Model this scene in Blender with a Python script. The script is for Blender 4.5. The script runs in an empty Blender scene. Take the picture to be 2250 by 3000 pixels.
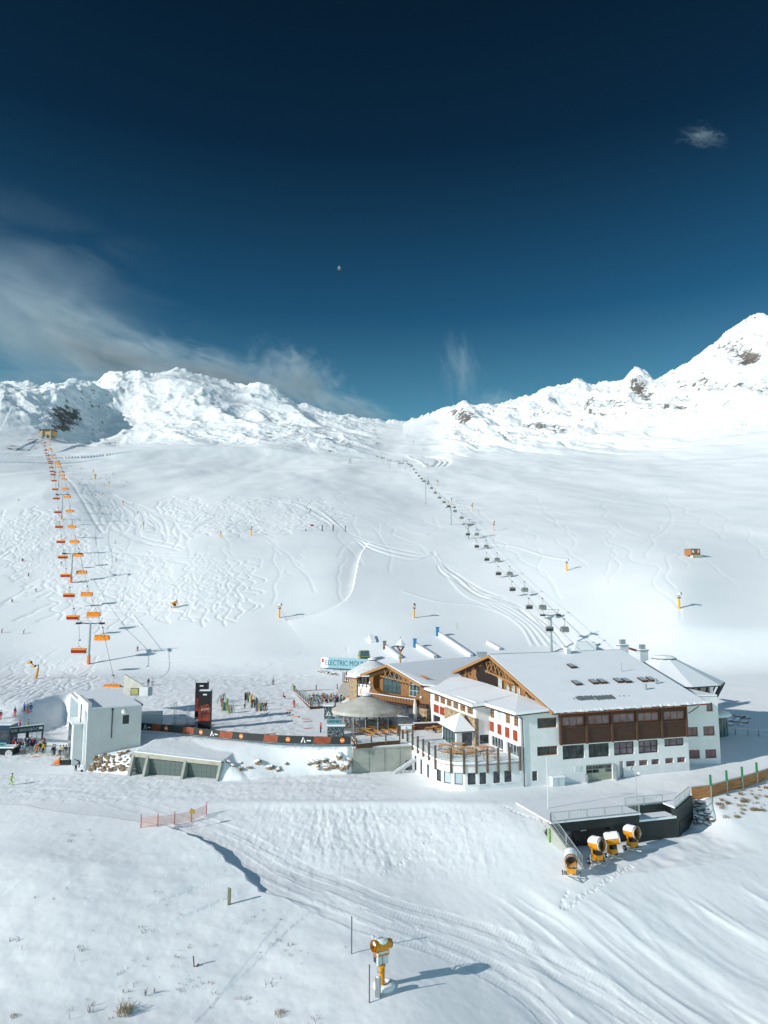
import bpy, math, random
import numpy as np
from mathutils import Vector, Matrix
R = math.radians
random.seed(7)
C = bpy.context.scene.collection
SC = bpy.context.scene

# ---------------------------------------------------------------- camera
CAMZ, PITCH, FPX = 28.0, R(7.0), 2081.0
cam = bpy.data.cameras.new("camera"); cam_o = bpy.data.objects.new("camera", cam); C.objects.link(cam_o)
cam_o.location = (0, 0, CAMZ); cam_o.rotation_euler = (R(90) + PITCH, 0, 0)
cam.sensor_fit = 'VERTICAL'; cam.sensor_height = 24.0; cam.lens = 24.0 * FPX / 3000.0
cam.clip_start = 0.5; cam.clip_end = 60000
SC.camera = cam_o

# ---------------------------------------------------------------- sky, sun, exposure
SUN_EL, SUN_HEAD = R(23.0), R(63.0)          # shadows fall towards heading 63 deg (right and away)
world = bpy.data.worlds.new("World"); SC.world = world; world.use_nodes = True
def build_world():
    nt = world.node_tree; n = nt.nodes; n.clear()
    out = n.new('ShaderNodeOutputWorld'); bg = n.new('ShaderNodeBackground'); sky = n.new('ShaderNodeTexSky')
    sky.sky_type = 'NISHITA'; sky.sun_disc = False
    sky.sun_elevation = SUN_EL; sky.sun_rotation = SUN_HEAD + math.pi
    sky.altitude = 3500; sky.air_density = 1.0; sky.dust_density = 0.2; sky.ozone_density = 1.6
    tc = n.new('ShaderNodeTexCoord'); sep = n.new('ShaderNodeSeparateXYZ')
    nt.links.new(tc.outputs['Generated'], sep.inputs[0])
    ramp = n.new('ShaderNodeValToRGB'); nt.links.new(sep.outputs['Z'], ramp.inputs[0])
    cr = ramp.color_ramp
    cr.elements[0].position = 0.14; cr.elements[0].color = (1.6, 1.9, 1.8, 1)  # low band raised where the ridges hide it, added fill light
    cr.elements[1].position = 0.92; cr.elements[1].color = (2.3, 2.1, 1.5, 1)  # zenith raised above the view, added to fill the shadows
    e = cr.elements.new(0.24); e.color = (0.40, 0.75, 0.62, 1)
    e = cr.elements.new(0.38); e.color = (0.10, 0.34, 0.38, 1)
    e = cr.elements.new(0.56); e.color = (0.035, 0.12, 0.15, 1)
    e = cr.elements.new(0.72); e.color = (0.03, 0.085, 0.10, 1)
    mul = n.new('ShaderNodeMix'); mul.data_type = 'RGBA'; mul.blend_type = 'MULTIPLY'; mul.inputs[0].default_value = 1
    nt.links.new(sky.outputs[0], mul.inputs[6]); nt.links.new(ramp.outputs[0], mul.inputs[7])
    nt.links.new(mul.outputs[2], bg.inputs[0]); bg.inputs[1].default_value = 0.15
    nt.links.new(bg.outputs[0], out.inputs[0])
build_world()
sun = bpy.data.lights.new("sun", 'SUN'); sun_o = bpy.data.objects.new("sun", sun); C.objects.link(sun_o)
sun.energy = 3.5; sun.angle = R(0.5); sun.color = (1.0, 0.97, 0.93)
SUNV = Vector((-math.sin(SUN_HEAD) * math.cos(SUN_EL), -math.cos(SUN_HEAD) * math.cos(SUN_EL), math.sin(SUN_EL)))
sun_o.rotation_euler = SUNV.to_track_quat('Z', 'Y').to_euler(); sun_o.location = (-60, 20, 80)
vs = SC.view_settings; vs.view_transform = 'Standard'; vs.look = 'None'; vs.gamma = 1; vs.exposure = 0.20
SC.render.engine = 'CYCLES'
SC.cycles.use_denoising = True
SC.cycles.max_bounces = 5; SC.cycles.diffuse_bounces = 3; SC.cycles.transparent_max_bounces = 16
SC.cycles.volume_bounces = 0

# ---------------------------------------------------------------- photo pixel -> place
SN, CS = math.sin(PITCH), math.cos(PITCH)
def ray(u, v):
    """direction (x, 1, e): per metre of forward distance"""
    a = (u - 1125.0) / FPX; b = (1500.0 - v) / FPX
    f = CS - b * SN; return a / f, (SN + b * CS) / f
def G(u, v, z=0.0):
    x, e = ray(u, v); Y = (z - CAMZ) / e; return Vector((x * Y, Y, z))
def D(u, v, Y):
    x, e = ray(u, v); return Vector((x * Y, Y, CAMZ + e * Y))
def on_plane(u, v, P, N):
    """point where the sight line meets the vertical plane through P with normal N"""
    x, e = ray(u, v); d = Vector((x, 1, e)); c = Vector((0, 0, CAMZ))
    t = (P - c).dot(N) / d.dot(N); return c + d * t
def proj(p):
    x, y, z = p[0], p[1], p[2] - CAMZ
    zc = y * CS + z * SN; yc = -y * SN + z * CS
    return 1125 + FPX * x / zc, 1500 - FPX * yc / zc

# ---------------------------------------------------------------- mesh helpers
class MB:
    def __init__(s): s.v = []; s.f = []; s.m = []; s.cur = 0
    def quad(s, *ps):
        k = len(s.v); s.v += [tuple(p) for p in ps]; s.f.append(tuple(range(k, k + len(ps)))); s.m.append(s.cur); return s
    def hexa(s, b, t):
        k = len(s.v); s.v += [tuple(p) for p in b] + [tuple(p) for p in t]; n = len(b)
        s.f.append(tuple(k + i for i in range(n - 1, -1, -1))); s.f.append(tuple(k + n + i for i in range(n)))
        for i in range(n): j = (i + 1) % n; s.f.append((k + i, k + j, k + n + j, k + n + i))
        s.m += [s.cur] * (n + 2); return s
    def box(s, x0, y0, z0, x1, y1, z1):
        return s.hexa([(x0, y0, z0), (x1, y0, z0), (x1, y1, z0), (x0, y1, z0)], [(x0, y0, z1), (x1, y0, z1), (x1, y1, z1), (x0, y1, z1)])
    def beam(s, p, q, w, h=None):
        p = Vector(p); q = Vector(q); h = h or w; d = (q - p).normalized()
        up = Vector((0, 0, 1)) if abs(d.z) < 0.98 else Vector((0, 1, 0))
        sx = d.cross(up).normalized() * w / 2; sy = sx.normalized().cross(d).normalized() * h / 2
        return s.hexa([p - sx - sy, p + sx - sy, p + sx + sy, p - sx + sy], [q - sx - sy, q + sx - sy, q + sx + sy, q - sx + sy])
    def tube(s, p, q, r, r2=None, n=8, cap=True):
        p = Vector(p); q = Vector(q); r2 = r if r2 is None else r2; d = (q - p).normalized()
        up = Vector((0, 0, 1)) if abs(d.z) < 0.95 else Vector((1, 0, 0))
        a = d.cross(up).normalized(); b = a.cross(d).normalized(); k = len(s.v)
        for c, rr in ((p, r), (q, r2)):
            for i in range(n):
                t = 2 * math.pi * i / n; s.v.append(tuple(c + a * math.cos(t) * rr + b * math.sin(t) * rr))
        for i in range(n): j = (i + 1) % n; s.f.append((k + i, k + n + i, k + n + j, k + j)); s.m.append(s.cur)
        if cap: s.f.append(tuple(k + i for i in range(n))); s.f.append(tuple(k + n + i for i in range(n - 1, -1, -1))); s.m += [s.cur] * 2
        return s
    def line(s, pts, r, n=6):
        for a, b in zip(pts[:-1], pts[1:]): s.tube(a, b, r, r, n)
        return s
    def lathe(s, c, prof, n=24, a0=0, a1=2 * math.pi, sx=1, sy=1):
        """profile [(r, z)] turned about the vertical through c"""
        k = len(s.v); full = abs(a1 - a0 - 2 * math.pi) < 1e-6; m = n if full else n + 1
        for r, z in prof:
            for i in range(m):
                t = a0 + (a1 - a0) * i / n; s.v.append((c[0] + r * sx * math.cos(t), c[1] + r * sy * math.sin(t), c[2] + z))
        for j in range(len(prof) - 1):
            for i in range(n):
                i2 = (i + 1) % m; s.f.append((k + j * m + i, k + j * m + i2, k + (j + 1) * m + i2, k + (j + 1) * m + i)); s.m.append(s.cur)
        return s
    def prism(s, pts, d):
        """flat polygon pts (3D) swept by vector d"""
        d = Vector(d); return s.hexa([Vector(p) for p in pts], [Vector(p) + d for p in pts])
    def ball(s, c, r, n=10, sx=1, sy=1, sz=1):
        return s.lathe(c, [(r * math.sin(math.pi * i / (n // 2 + 1)) + 1e-4, -r * sz * math.cos(math.pi * i / (n // 2 + 1))) for i in range(n // 2 + 2)], n, sx=sx, sy=sy)
    def mesh(s, name, mats, smooth=False):
        me = bpy.data.meshes.new(name); me.from_pydata(s.v, [], s.f)
        for m in (mats if isinstance(mats, (list, tuple)) else [mats]): me.materials.append(m)
        me.polygons.foreach_set('material_index', s.m)
        if smooth: me.polygons.foreach_set('use_smooth', [True] * len(s.f))
        me.update()
        import bmesh
        bm = bmesh.new(); bm.from_mesh(me); bmesh.ops.recalc_face_normals(bm, faces=bm.faces); bm.to_mesh(me); bm.free()
        return me
def tag(o, label=None, cat=None, group=None, kind=None):
    if label: o['label'] = label
    if cat: o['category'] = cat
    if group: o['group'] = group
    if kind or cat: o['kind'] = kind or 'thing'
    return o
def link(name, me, parent=None, label=None):
    o = bpy.data.objects.new(name, me); C.objects.link(o)
    if parent is not None: o.parent = parent
    if label: o['label'] = label
    return o
def part(name, mb, mats, parent=None, smooth=False, label=None):
    return link(name, mb.mesh(name, mats, smooth), parent, label)
def thing(name, label, cat, loc=(0, 0, 0), rz=0.0, group=None):
    o = bpy.data.objects.new(name, None); C.objects.link(o); o.location = loc; o.rotation_euler = (0, 0, rz)
    o.empty_display_size = 0.3
    return tag(o, label, cat, group)
def solo(name, mb, mats, label, cat, group=None, loc=(0, 0, 0), rz=0.0, smooth=False):
    o = part(name, mb, mats, None, smooth); o.location = loc; o.rotation_euler = (0, 0, rz); return tag(o, label, cat, group)
KIDS = {}
def kids(o):
    return [c for c in bpy.data.objects if c.parent == o]
def dup(src, loc=None, rz=None, label=None, group=None, scale=None, tree=None):
    tree = tree or snapshot(src)
    def rec(node, parent):
        c = node[0].copy(); C.objects.link(c); c.parent = parent
        for k in node[1]: rec(k, c)
        return c
    r = rec(tree, None)
    if loc is not None: r.location = loc
    if rz is not None: r.rotation_euler[2] = rz
    if scale: r.scale = (scale,) * 3
    if label: r['label'] = label
    if group: r['group'] = group
    return r
def snapshot(o):
    return (o, [snapshot(c) for c in kids(o)])

# ---------------------------------------------------------------- materials
MATS = {}
def mat(name, col, rough=0.7, metal=0.0, var=0.0, scale=3.0, bump=0.0, bscale=20.0, spec=0.3, alpha=None, transm=0.0, col2=None, stretch=None, thresh=None):
    if name in MATS: return MATS[name]
    m = bpy.data.materials.new(name); m.use_nodes = True; nt = m.node_tree; b = nt.nodes['Principled BSDF']
    b.inputs['Base Color'].default_value = (*col, 1); b.inputs['Roughness'].default_value = rough
    b.inputs['Metallic'].default_value = metal; b.inputs['Specular IOR Level'].default_value = spec
    if alpha is not None: b.inputs['Alpha'].default_value = alpha
    if transm: b.inputs['Transmission Weight'].default_value = transm
    if var or col2 or bump:
        tc = nt.nodes.new('ShaderNodeTexCoord'); mp = nt.nodes.new('ShaderNodeMapping'); nt.links.new(tc.outputs['Object'], mp.inputs[0])
        if stretch: mp.inputs['Scale'].default_value = stretch
    if var or col2:
        nz = nt.nodes.new('ShaderNodeTexNoise'); nz.inputs['Scale'].default_value = scale; nz.inputs['Detail'].default_value = 5; nz.inputs['Roughness'].default_value = 0.65
        nt.links.new(mp.outputs[0], nz.inputs['Vector'])
        r = nt.nodes.new('ShaderNodeValToRGB'); nt.links.new(nz.outputs[0], r.inputs[0]); cr = r.color_ramp
        c2 = col2 or tuple(min(1, c * (1 + var)) for c in col); c1 = col if col2 else tuple(c * (1 - var) for c in col)
        t = thresh or (0.35, 0.65)
        cr.elements[0].position = t[0]; cr.elements[1].position = t[1]
        cr.elements[0].color = (*c1, 1); cr.elements[1].color = (*c2, 1); nt.links.new(r.outputs[0], b.inputs['Base Color'])
    if bump:
        nb = nt.nodes.new('ShaderNodeTexNoise'); nb.inputs['Scale'].default_value = bscale; nb.inputs['Detail'].default_value = 4
        nt.links.new(mp.outputs[0], nb.inputs['Vector']); bp = nt.nodes.new('ShaderNodeBump'); bp.inputs['Strength'].default_value = bump; bp.inputs['Distance'].default_value = 0.05
        nt.links.new(nb.outputs[0], bp.inputs['Height']); nt.links.new(bp.outputs[0], b.inputs['Normal'])
    MATS[name] = m; return m
# ---------------------------------------------------------------- terrain (snow_ground), one height sheet
rng = np.random.RandomState(3)
def tps_fit(P, V, lam=1e-3):
    P = np.array(P, float); V = np.array(V, float); n = len(P)
    d = np.sqrt(((P[:, None] - P[None]) ** 2).sum(-1)); K = np.where(d > 0, d * d * np.log(d + 1e-12), 0) + lam * np.eye(n)
    Q = np.c_[np.ones(n), P]; A = np.zeros((n + 3, n + 3)); A[:n, :n] = K; A[:n, n:] = Q; A[n:, :n] = Q.T
    w = np.linalg.solve(A, np.r_[V, 0, 0, 0]); return P, w
def tps_eval(fit, X):
    P, w = fit; n = len(P); out = w[n] + X[..., 0] * w[n + 1] + X[..., 1] * w[n + 2]
    for i in range(n):
        d2 = (X[..., 0] - P[i, 0]) ** 2 + (X[..., 1] - P[i, 1]) ** 2
        out = out + w[i] * 0.5 * d2 * np.log(d2 + 1e-12)
    return out
def vnoise(x, y, seed):
    """smooth value noise in [-1,1]"""
    xi = np.floor(x).astype(np.int64); yi = np.floor(y).astype(np.int64); fx = x - xi; fy = y - yi
    fx = fx * fx * fx * (fx * (fx * 6 - 15) + 10); fy = fy * fy * fy * (fy * (fy * 6 - 15) + 10)
    def h(a, b):
        k = (a * 374761393 + b * 668265263 + seed * 1442695041) & 0x7fffffff
        k = ((k ^ (k >> 13)) * 1274126177) & 0x7fffffff; k = k ^ (k >> 16); return (k & 0xffff) / 32767.5 - 1
    return (h(xi, yi) * (1 - fx) + h(xi + 1, yi) * fx) * (1 - fy) + (h(xi, yi + 1) * (1 - fx) + h(xi + 1, yi + 1) * fx) * fy
def fbm(x, y, seed, octv=4, gain=0.5):
    s = 0; a = 1; t = 0
    for i in range(octv):
        s = s + a * vnoise(x, y, seed + i * 17); t += a; a *= gain; x, y = x * 1.9 + y * 0.6, y * 1.9 - x * 0.6
    return s / t
def ridged(x, y, seed, octv=5, gain=0.55):
    s = 0; a = 1; t = 0
    for i in range(octv):
        s = s + a * (1 - 2 * np.abs(vnoise(x, y, seed + i * 29))); t += a; a *= gain; x, y = x * 1.85 + y * 0.75, y * 1.85 - x * 0.75
    return s / t
def sst(t): t = np.clip(t, 0, 1); return t * t * (3 - 2 * t)

Q = 1.0                                        # mesh density
NC = int(880 * Q)
a_core = np.linspace(-0.62, 0.62, NC)
a_ext = 0.62 + np.cumsum(np.linspace(0.004, 0.03, 26))
AC = np.r_[-a_ext[::-1], a_core, a_ext]
def seg(y0, y1, d0, d1):
    ys = [y0]
    while ys[-1] < y1:
        t = (ys[-1] - y0) / (y1 - y0); ys.append(ys[-1] + (d0 + (d1 - d0) * t) / Q)
    return ys[:-1]
YR = np.array(seg(34, 56, 1.2, 0.3) + seg(56, 120, 0.15, 0.22) + seg(120, 200, 0.28, 0.5) + seg(200, 600, 0.55, 2.2) + seg(600, 1200, 2.5, 4) + seg(1200, 2500, 4, 8) + seg(2500, 3600, 10, 90))
AA, YY = np.meshgrid(AC, YR); XX = AA * YY
print('terrain grid', AA.shape)

# --- low ground in front of the buildings (pixel, height)
low = [(30, 2300, -.5), (220, 2262, 0), (0, 2235, .6), (-300, 2300, 0), (500, 2285, 0), (700, 2275, 0), (900, 2270, 0), (1040, 2266, 0), (1200, 2310, -.2), (1300, 2335, 0), (1500, 2325, 0),
 (1717, 2293, 0), (2021, 2267, .3), (0, 2365, -.8), (400, 2415, -1.6), (700, 2500, -3.2), (640, 2380, -.9), (900, 2380, -.7), (1100, 2360, -.4), (1300, 2372, -.5), (1500, 2400, -.4), (1560, 2350, 0),
 (1100, 2480, -3.2), (1300, 2500, -3.4), (1500, 2480, -3), (1560, 2440, -1.6), (1650, 2540, -3.8), (1850, 2500, -3.6), (1700, 2620, -5), (2000, 2500, -3.6), (2040, 2450, -3.2),
 (2080, 2310, 0.2), (2250, 2245, .6), (2250, 2285, -.2), (2250, 2420, -3.0), (2140, 2430, -3.0),
 (0, 2440, -1.4), (0, 2600, -3.6), (0, 3000, -7.5), (300, 2450, -1.6), (300, 2800, -6), (600, 2640, -4.4), (600, 3000, -8), (520, 2480, -2.4), (900, 2640, -5), (1040, 2790, -6),
 (1110, 2890, -6.6), (1400, 2800, -7.4), (1125, 3000, -7.8), (1700, 2800, -8), (1400, 2600, -5), (2250, 2900, -10), (2250, 2600, -6), (2000, 2600, -5.4), (1900, 2950, -10), (1650, 3000, -10),
 (-300, 2600, -4), (-300, 3000, -8), (2600, 2300, 0), (2600, 2700, -8)]
L = [G(u, v, z) for u, v, z in low] + [Vector((20, 125, .3)), Vector((60, 122, .6)), Vector((30, 150, 1)), Vector((60, 150, 2)), Vector((-60, 160, 1)), Vector((0, 160, .5)), Vector((0, 200, 4)),
    Vector((-80, 200, 4)), Vector((80, 200, 4)), Vector((-25, 36, -10)), Vector((25, 36, -12)), Vector((0, 36, -11)), Vector((-70, 90, -4)), Vector((90, 90, -6)), Vector((110, 150, 4))]
fit_low = tps_fit([(p.x / 50, p.y / 50) for p in L], [p.z for p in L], .03)
high = [(650, 2172, 4.2), (350, 2140, 4.2), (1028, 2190, 4.2), (940, 2148, 4.2), (800, 2172, 4.2), (500, 2120, 4.2), (620, 2110, 4.2), (900, 2080, 4.8), (800, 2005, 6), (434, 2015, 6), (300, 2080, 4.5), (100, 2088, 4.8), (50, 2130, 4.2),
 (0, 2050, 6), (600, 2040, 5.5), (-300, 2060, 6)]
H = [G(u, v, z) for u, v, z in high] + [D(259, 1945, 215), D(1000, 1960, 205), D(1200, 1905, 215), D(1616, 1912, 220), D(2000, 1975, 195), D(2250, 2035, 170), D(60, 1960, 215), D(2400, 2000, 180),
    Vector((20, 130, 4.2)), Vector((45, 135, 3.6)), Vector((25, 165, 5.5)), Vector((75, 130, 1.6)), Vector((62, 118, .7)), Vector((90, 140, 2.4)), Vector((50, 160, 4.2)), G(2250, 2190, 1.6), G(2110, 2250, .9),
    Vector((-70, 100, 2)), Vector((0, 90, 4)), Vector((70, 100, 0)), Vector((0, 110, 4.2)), Vector((20, 115, 4.2))]
fit_high = tps_fit([(p.x / 50, p.y / 50) for p in H], [p.z for p in H])
# --- far slopes (pixel, forward distance)
ridge = [(-250, 1180), (0, 1160), (81, 1126), (136, 1153), (217, 1142), (285, 1132), (318, 1112), (366, 1108), (407, 1094), (468, 1092), (542, 1096), (610, 1105), (678, 1126), (760, 1132), (814, 1153),
 (868, 1187), (949, 1214), (1031, 1221), (1085, 1228), (1180, 1238), (1248, 1218), (1302, 1204), (1356, 1193), (1397, 1204), (1492, 1193), (1573, 1173), (1627, 1146), (1695, 1128), (1736, 1153), (1790, 1146), (1824, 1132), (1865, 1099), (1900, 1105),
 (1919, 1128), (1953, 1105), (2034, 1080), (2088, 1040), (2143, 1000), (2197, 972), (2250, 954), (2400, 920), (2600, 930)]
RU = np.array([ray(u, 1150)[0] for u, v in ridge]); RE = np.array([ray(u, v)[1] for u, v in ridge])
ry_u = np.array([ray(u, 1150)[0] for u in (-300, 0, 700, 1000, 1180, 1500, 1900, 2250, 2600)])
ry_y = np.array([2150, 2150, 2150, 2000, 1950, 1950, 1800, 1500, 1400])
far = [(259, 1945, 215), (208, 1707, 305), (180, 1521, 440), (171, 1427, 560), (160, 1402, 650), (151, 1369, 770), (142, 1320, 1000), (136, 1278, 1250),
 (0, 1900, 230), (0, 1700, 310), (0, 1500, 460), (0, 1380, 680), (0, 1300, 1000), (-300, 1700, 310), (-300, 1400, 620), (-300, 1250, 1200), (60, 1960, 213), (-300, 1950, 210),
 (450, 1940, 215), (510, 1780, 265), (420, 1551, 420), (360, 1483, 520), (319, 1425, 620), (277, 1404, 660), (360, 1345, 900), (450, 1330, 1050), (330, 1310, 1100),
 (735, 1569, 385), (646, 1574, 375), (818, 1810, 250), (600, 1650, 320), (750, 1900, 220), (1000, 1960, 205), (914, 1554, 400), (1012, 1557, 400), (905, 1495, 480), (700, 1450, 560), (800, 1380, 850), (1000, 1370, 850), (600, 1360, 900), (950, 1450, 580),
 (1213, 1810, 245), (1200, 1905, 214), (1616, 1912, 220), (1114, 1560, 400), (1050, 1650, 320), (1000, 1750, 265), (1372, 1580, 385), (1321, 1538, 430), (1247, 1477, 590), (1201, 1383, 800), (1166, 1372, 920), (1115, 1355, 1080), (1098, 1290, 1500), (1282, 1423, 700), (1253, 1372, 820),
 (1446, 1555, 400), (1383, 1498, 500), (1660, 1672, 289), (1990, 1783, 222), (2040, 1632, 290), (2000, 1975, 195), (2250, 2035, 170), (2250, 1900, 200), (2250, 1700, 262), (2250, 1500, 420), (2250, 1350, 700), (2250, 1260, 950),
 (1900, 1500, 470), (1900, 1380, 750), (1850, 1290, 1150), (1600, 1400, 750), (1600, 1300, 1200), (1400, 1320, 1200), (1700, 1550, 390), (2500, 1700, 250), (2500, 1300, 700), (2450, 1950, 185), (1300, 1300, 1350), (700, 1300, 1300), (500, 1280, 1350), (200, 1290, 1300), (900, 1300, 1300), (1500, 1700, 290), (1500, 1850, 235), (1350, 1700, 295)]
Fp = [(ray(u, v)[0] * 3.0, math.log(Y)) for u, v, Y in far]; Fe = [ray(u, v)[1] for u, v, Y in far]
for u in range(-300, 2601, 145):
    a = ray(u, 1150)[0]; Fp.append((a * 3.0, math.log(np.interp(a, ry_u, ry_y)))); Fe.append(float(np.interp(a, RU, RE)))
fit_far = tps_fit(Fp, Fe, 1.5e-2)

def height(X, Y):
    A = X / Y; P = np.stack([X / 50, Y / 50], -1)
    near = Y < 240
    zl = tps_eval(fit_low, P); zh = tps_eval(fit_high, P)
    # front edge of the plateau
    ye = np.interp(X, [-110, -70, -52, -48.6, -27, -12, -6, -4.6, 8, 20, 40], [172, 158, 139, 133.9, 124.5, 121.0, 119.9, 120.6, 123.4, 126, 134])
    w = np.interp(X, [-80, -56, -50.5, -49, -40, -30, -21, -12, -6, -4.5, 60], [26, 10, 9.5, 13.6, 12.0, 11.0, 8.0, 3.4, 1.6, .8, .8])
    t_ = np.clip((Y - ye + w) / w, 0, 1); m = sst(t_) * 0.6 + t_ * 0.4; mb = .60 * sst(t_ / .13) + .40 * t_; bl = sst((-37.8 - X) / 2.5) * sst((X + 51) / 1.5); m = m * (1 - bl) + mb * bl
    m2_ = 1 - (1 - t_) ** 1.7; bl = sst((X + 42) / 4) * sst((-16 - X) / 8); m = m * (1 - bl) + m2_ * bl
    mx = 1 - sst((X - 50) / 16)                     # right of the lodge the two levels meet
    m = m * mx + sst((Y - 121) / 26) * (1 - mx)
    # banks above the lower garage: keep low ground in front of it
    z = zl * (1 - m) + zh * m
    e = tps_eval(fit_far, np.stack([np.clip(A, -1.0, 1.0) * 3.0, np.log(np.maximum(Y, 60))], -1))
    zf = CAMZ + e * Y
    # skyline
    yr = np.interp(A, ry_u, ry_y); er = np.interp(A, RU, RE); nz_ = 0.0042 * ridged(A * 85, Y * 0 + 3.3, 5, 5, .6)
    t = Y / yr
    k = sst((t - 0.80) / 0.20)
    eb = tps_eval(fit_far, np.stack([np.clip(A, -1, 1) * 3.0, np.log(yr)], -1))
    zf = zf + np.where(t < 1, k * (er - eb) * Y + sst((t - .965) / .035) * nz_ * Y, 0)
    er = er + nz_
    zf = np.where(t > 1, CAMZ + er * yr - (Y - yr) * 0.55, zf)
    b = sst((Y - 190) / 26)
    z = z * (1 - b) + zf * b
    return z
ZZ = height(XX, YY)
A_ = AA; T_ = YY / np.interp(AA, ry_u, ry_y)

def blob(u, v, su, sv, amp=1.0, pw=1.0):
    """soft mask round a place on the slopes given by photo pixel, evaluated over the sheet"""
    return amp * np.exp(-(((U_ - u) / su) ** 2 + ((V_ - v) / sv) ** 2) ** pw)
zc_ = YY * CS + (ZZ - CAMZ) * SN
U_ = 1125 + FPX * XX / zc_; V_ = 1500 - FPX * (-YY * SN + (ZZ - CAMZ) * CS) / zc_
# relief of the far mountains
mt = sst((YY - 800) / 500)
lm = sst((0.02 - AA) / 0.10)                      # the left massif
rm = sst((AA - 0.06) / 0.06)
upper = sst((T_ - 0.50) / 0.14) * (1 - sst((T_ - 0.985) / 0.03) * 0.5)
wx = XX + 45 * fbm(XX / 170, YY / 170, 91, 3); wy = YY + 45 * fbm(XX / 170 + 9, YY / 170, 92, 3)
rel = ridged(wx / 230 + wy / 500, wy / 330, 11, 7, .52) * 30 + ridged((wx - .5 * wy) / 60, (wy + .3 * wx) / 110, 12, 5, .6) * 3.5 + ridged((wx + wy) / 24, (wy - wx) / 40, 13, 4, .6) * 1.6 * (1 + rm)
ZZ += rel * upper * (0.72 * lm + 1.0 * rm + 0.15) * mt
gul_ = np.abs(vnoise((XX + .35 * YY) / 46 + .8 * vnoise(XX / 90, YY / 90, 55), YY / 260, 56)); ZZ -= (1 - sst(gul_ / .35)) * 11 * upper * mt * rm
ZZ += fbm(XX / 110, YY / 240, 31, 4) * 6 * sst((YY - 330) / 500) * (1 - upper * .6)
ZZ += fbm(XX / 55, YY / 170, 33, 3) * 1.2 * sst((YY - 215) / 150) * (1 - .5 * sst((YY - 1200) / 500))
ZZ += fbm(XX / 20, YY / 60, 34, 3) * 0.12 * sst((YY - 205) / 60) + ridged((XX + .4 * YY) / 30, (YY - .4 * XX) / 90, 36, 3) * .22 * sst((YY - 240) / 200)
# bold spur running up from the left top station, its far side a deep shaded bowl
def seg_field(path, wl, wr, hgt):
    """ridge line along path [(x,y,h)]: left/right falloff widths"""
    out = np.zeros_like(ZZ)
    for (x0, y0, h0), (x1, y1, h1) in zip(path[:-1], path[1:]):
        dx, dy = x1 - x0, y1 - y0; L2 = dx * dx + dy * dy
        t = np.clip(((XX - x0) * dx + (YY - y0) * dy) / L2, 0, 1)
        px, py = XX - (x0 + t * dx), YY - (y0 + t * dy); side = (px * dy - py * dx) / math.sqrt(L2)
        d = np.sqrt(px * px + py * py); w = np.where(side > 0, wr, wl)
        out = np.maximum(out, (h0 + (h1 - h0) * t) * np.exp(-(d / w) ** 1.3))
    return out * hgt
def XY(u, Y): a = ray(u, 1200)[0]; return a * Y, Y
sp = [(*XY(120, 1150), 10), (*XY(150, 1300), 40), (*XY(170, 1480), 75), (*XY(200, 1700), 75), (*XY(250, 1950), 35), (*XY(320, 2120), 10)]
ZZ += seg_field(sp, 130, 85, 1.0) * (1 + .22 * ridged(XX / 70, YY / 110, 61, 4))
bowl = [(*XY(260, 1250), 15), (*XY(300, 1450), 34), (*XY(350, 1700), 30), (*XY(400, 1950), 5)]
ZZ -= seg_field(bowl, 90, 130, 1.0)
sp2 = [(*XY(-60, 1200), 20), (*XY(-20, 1500), 50), (*XY(20, 1800), 40)]
ZZ += seg_field(sp2, 130, 60, 1.0)
sh_ = [(*XY(330, 900), 4), (*XY(420, 960), 12), (*XY(600, 1040), 18), (*XY(760, 1080), 15), (*XY(900, 1060), 8), (*XY(1020, 1020), 3)]
ZZ += seg_field(sh_, 110, 60, 1.0)
def rib(u0, u1, t0, t1, h, wl, wr, seed):
    pts_ = []
    for k in range(6):
        q = k / 5; u = u0 + (u1 - u0) * q; a = ray(u, 1150)[0]; Y = float(np.interp(a, ry_u, ry_y)) * (t0 + (t1 - t0) * q); pts_.append((a * Y + 14 * math.sin(seed + k * 1.9), Y, h * (.12, .75, 1.0, .85, .6, .35)[k] * (1.0 if u0 > 1000 else .5)))
    return seg_field(pts_, wl, wr, 1.0)
ribs = np.zeros_like(ZZ)
for i, (u0, u1, h, wl, wr) in enumerate(((1345, 1420, 26, 60, 24), (1400, 1500, 16, 60, 22), (1470, 1600, 20, 70, 24), (1570, 1640, 24, 60, 24), (1660, 1700, 20, 60, 22), (1735, 1700, 30, 55, 26), (1760, 1840, 20, 60, 22), (1868, 1850, 34, 50, 28), (1905, 1960, 24, 50, 24), (1985, 1980, 26, 50, 24), (2060, 2070, 30, 46, 24), (2130, 2150, 32, 46, 24), (2205, 2230, 34, 46, 26), (2270, 2320, 34, 46, 26), (470, 520, 26, 110, 50), (600, 660, 26, 90, 40), (740, 780, 24, 90, 40), (850, 880, 22, 80, 36), (380, 470, 20, 90, 40), (20, 60, 22, 90, 40))):
    ribs = np.maximum(ribs, rib(u0, u1, .985, .68 if u0 > 1000 else .60, h, wl, wr, i * 1.7))
ZZ += ribs * (.75 + .45 * ridged(XX / 60, YY / 90, 63, 4))
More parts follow.
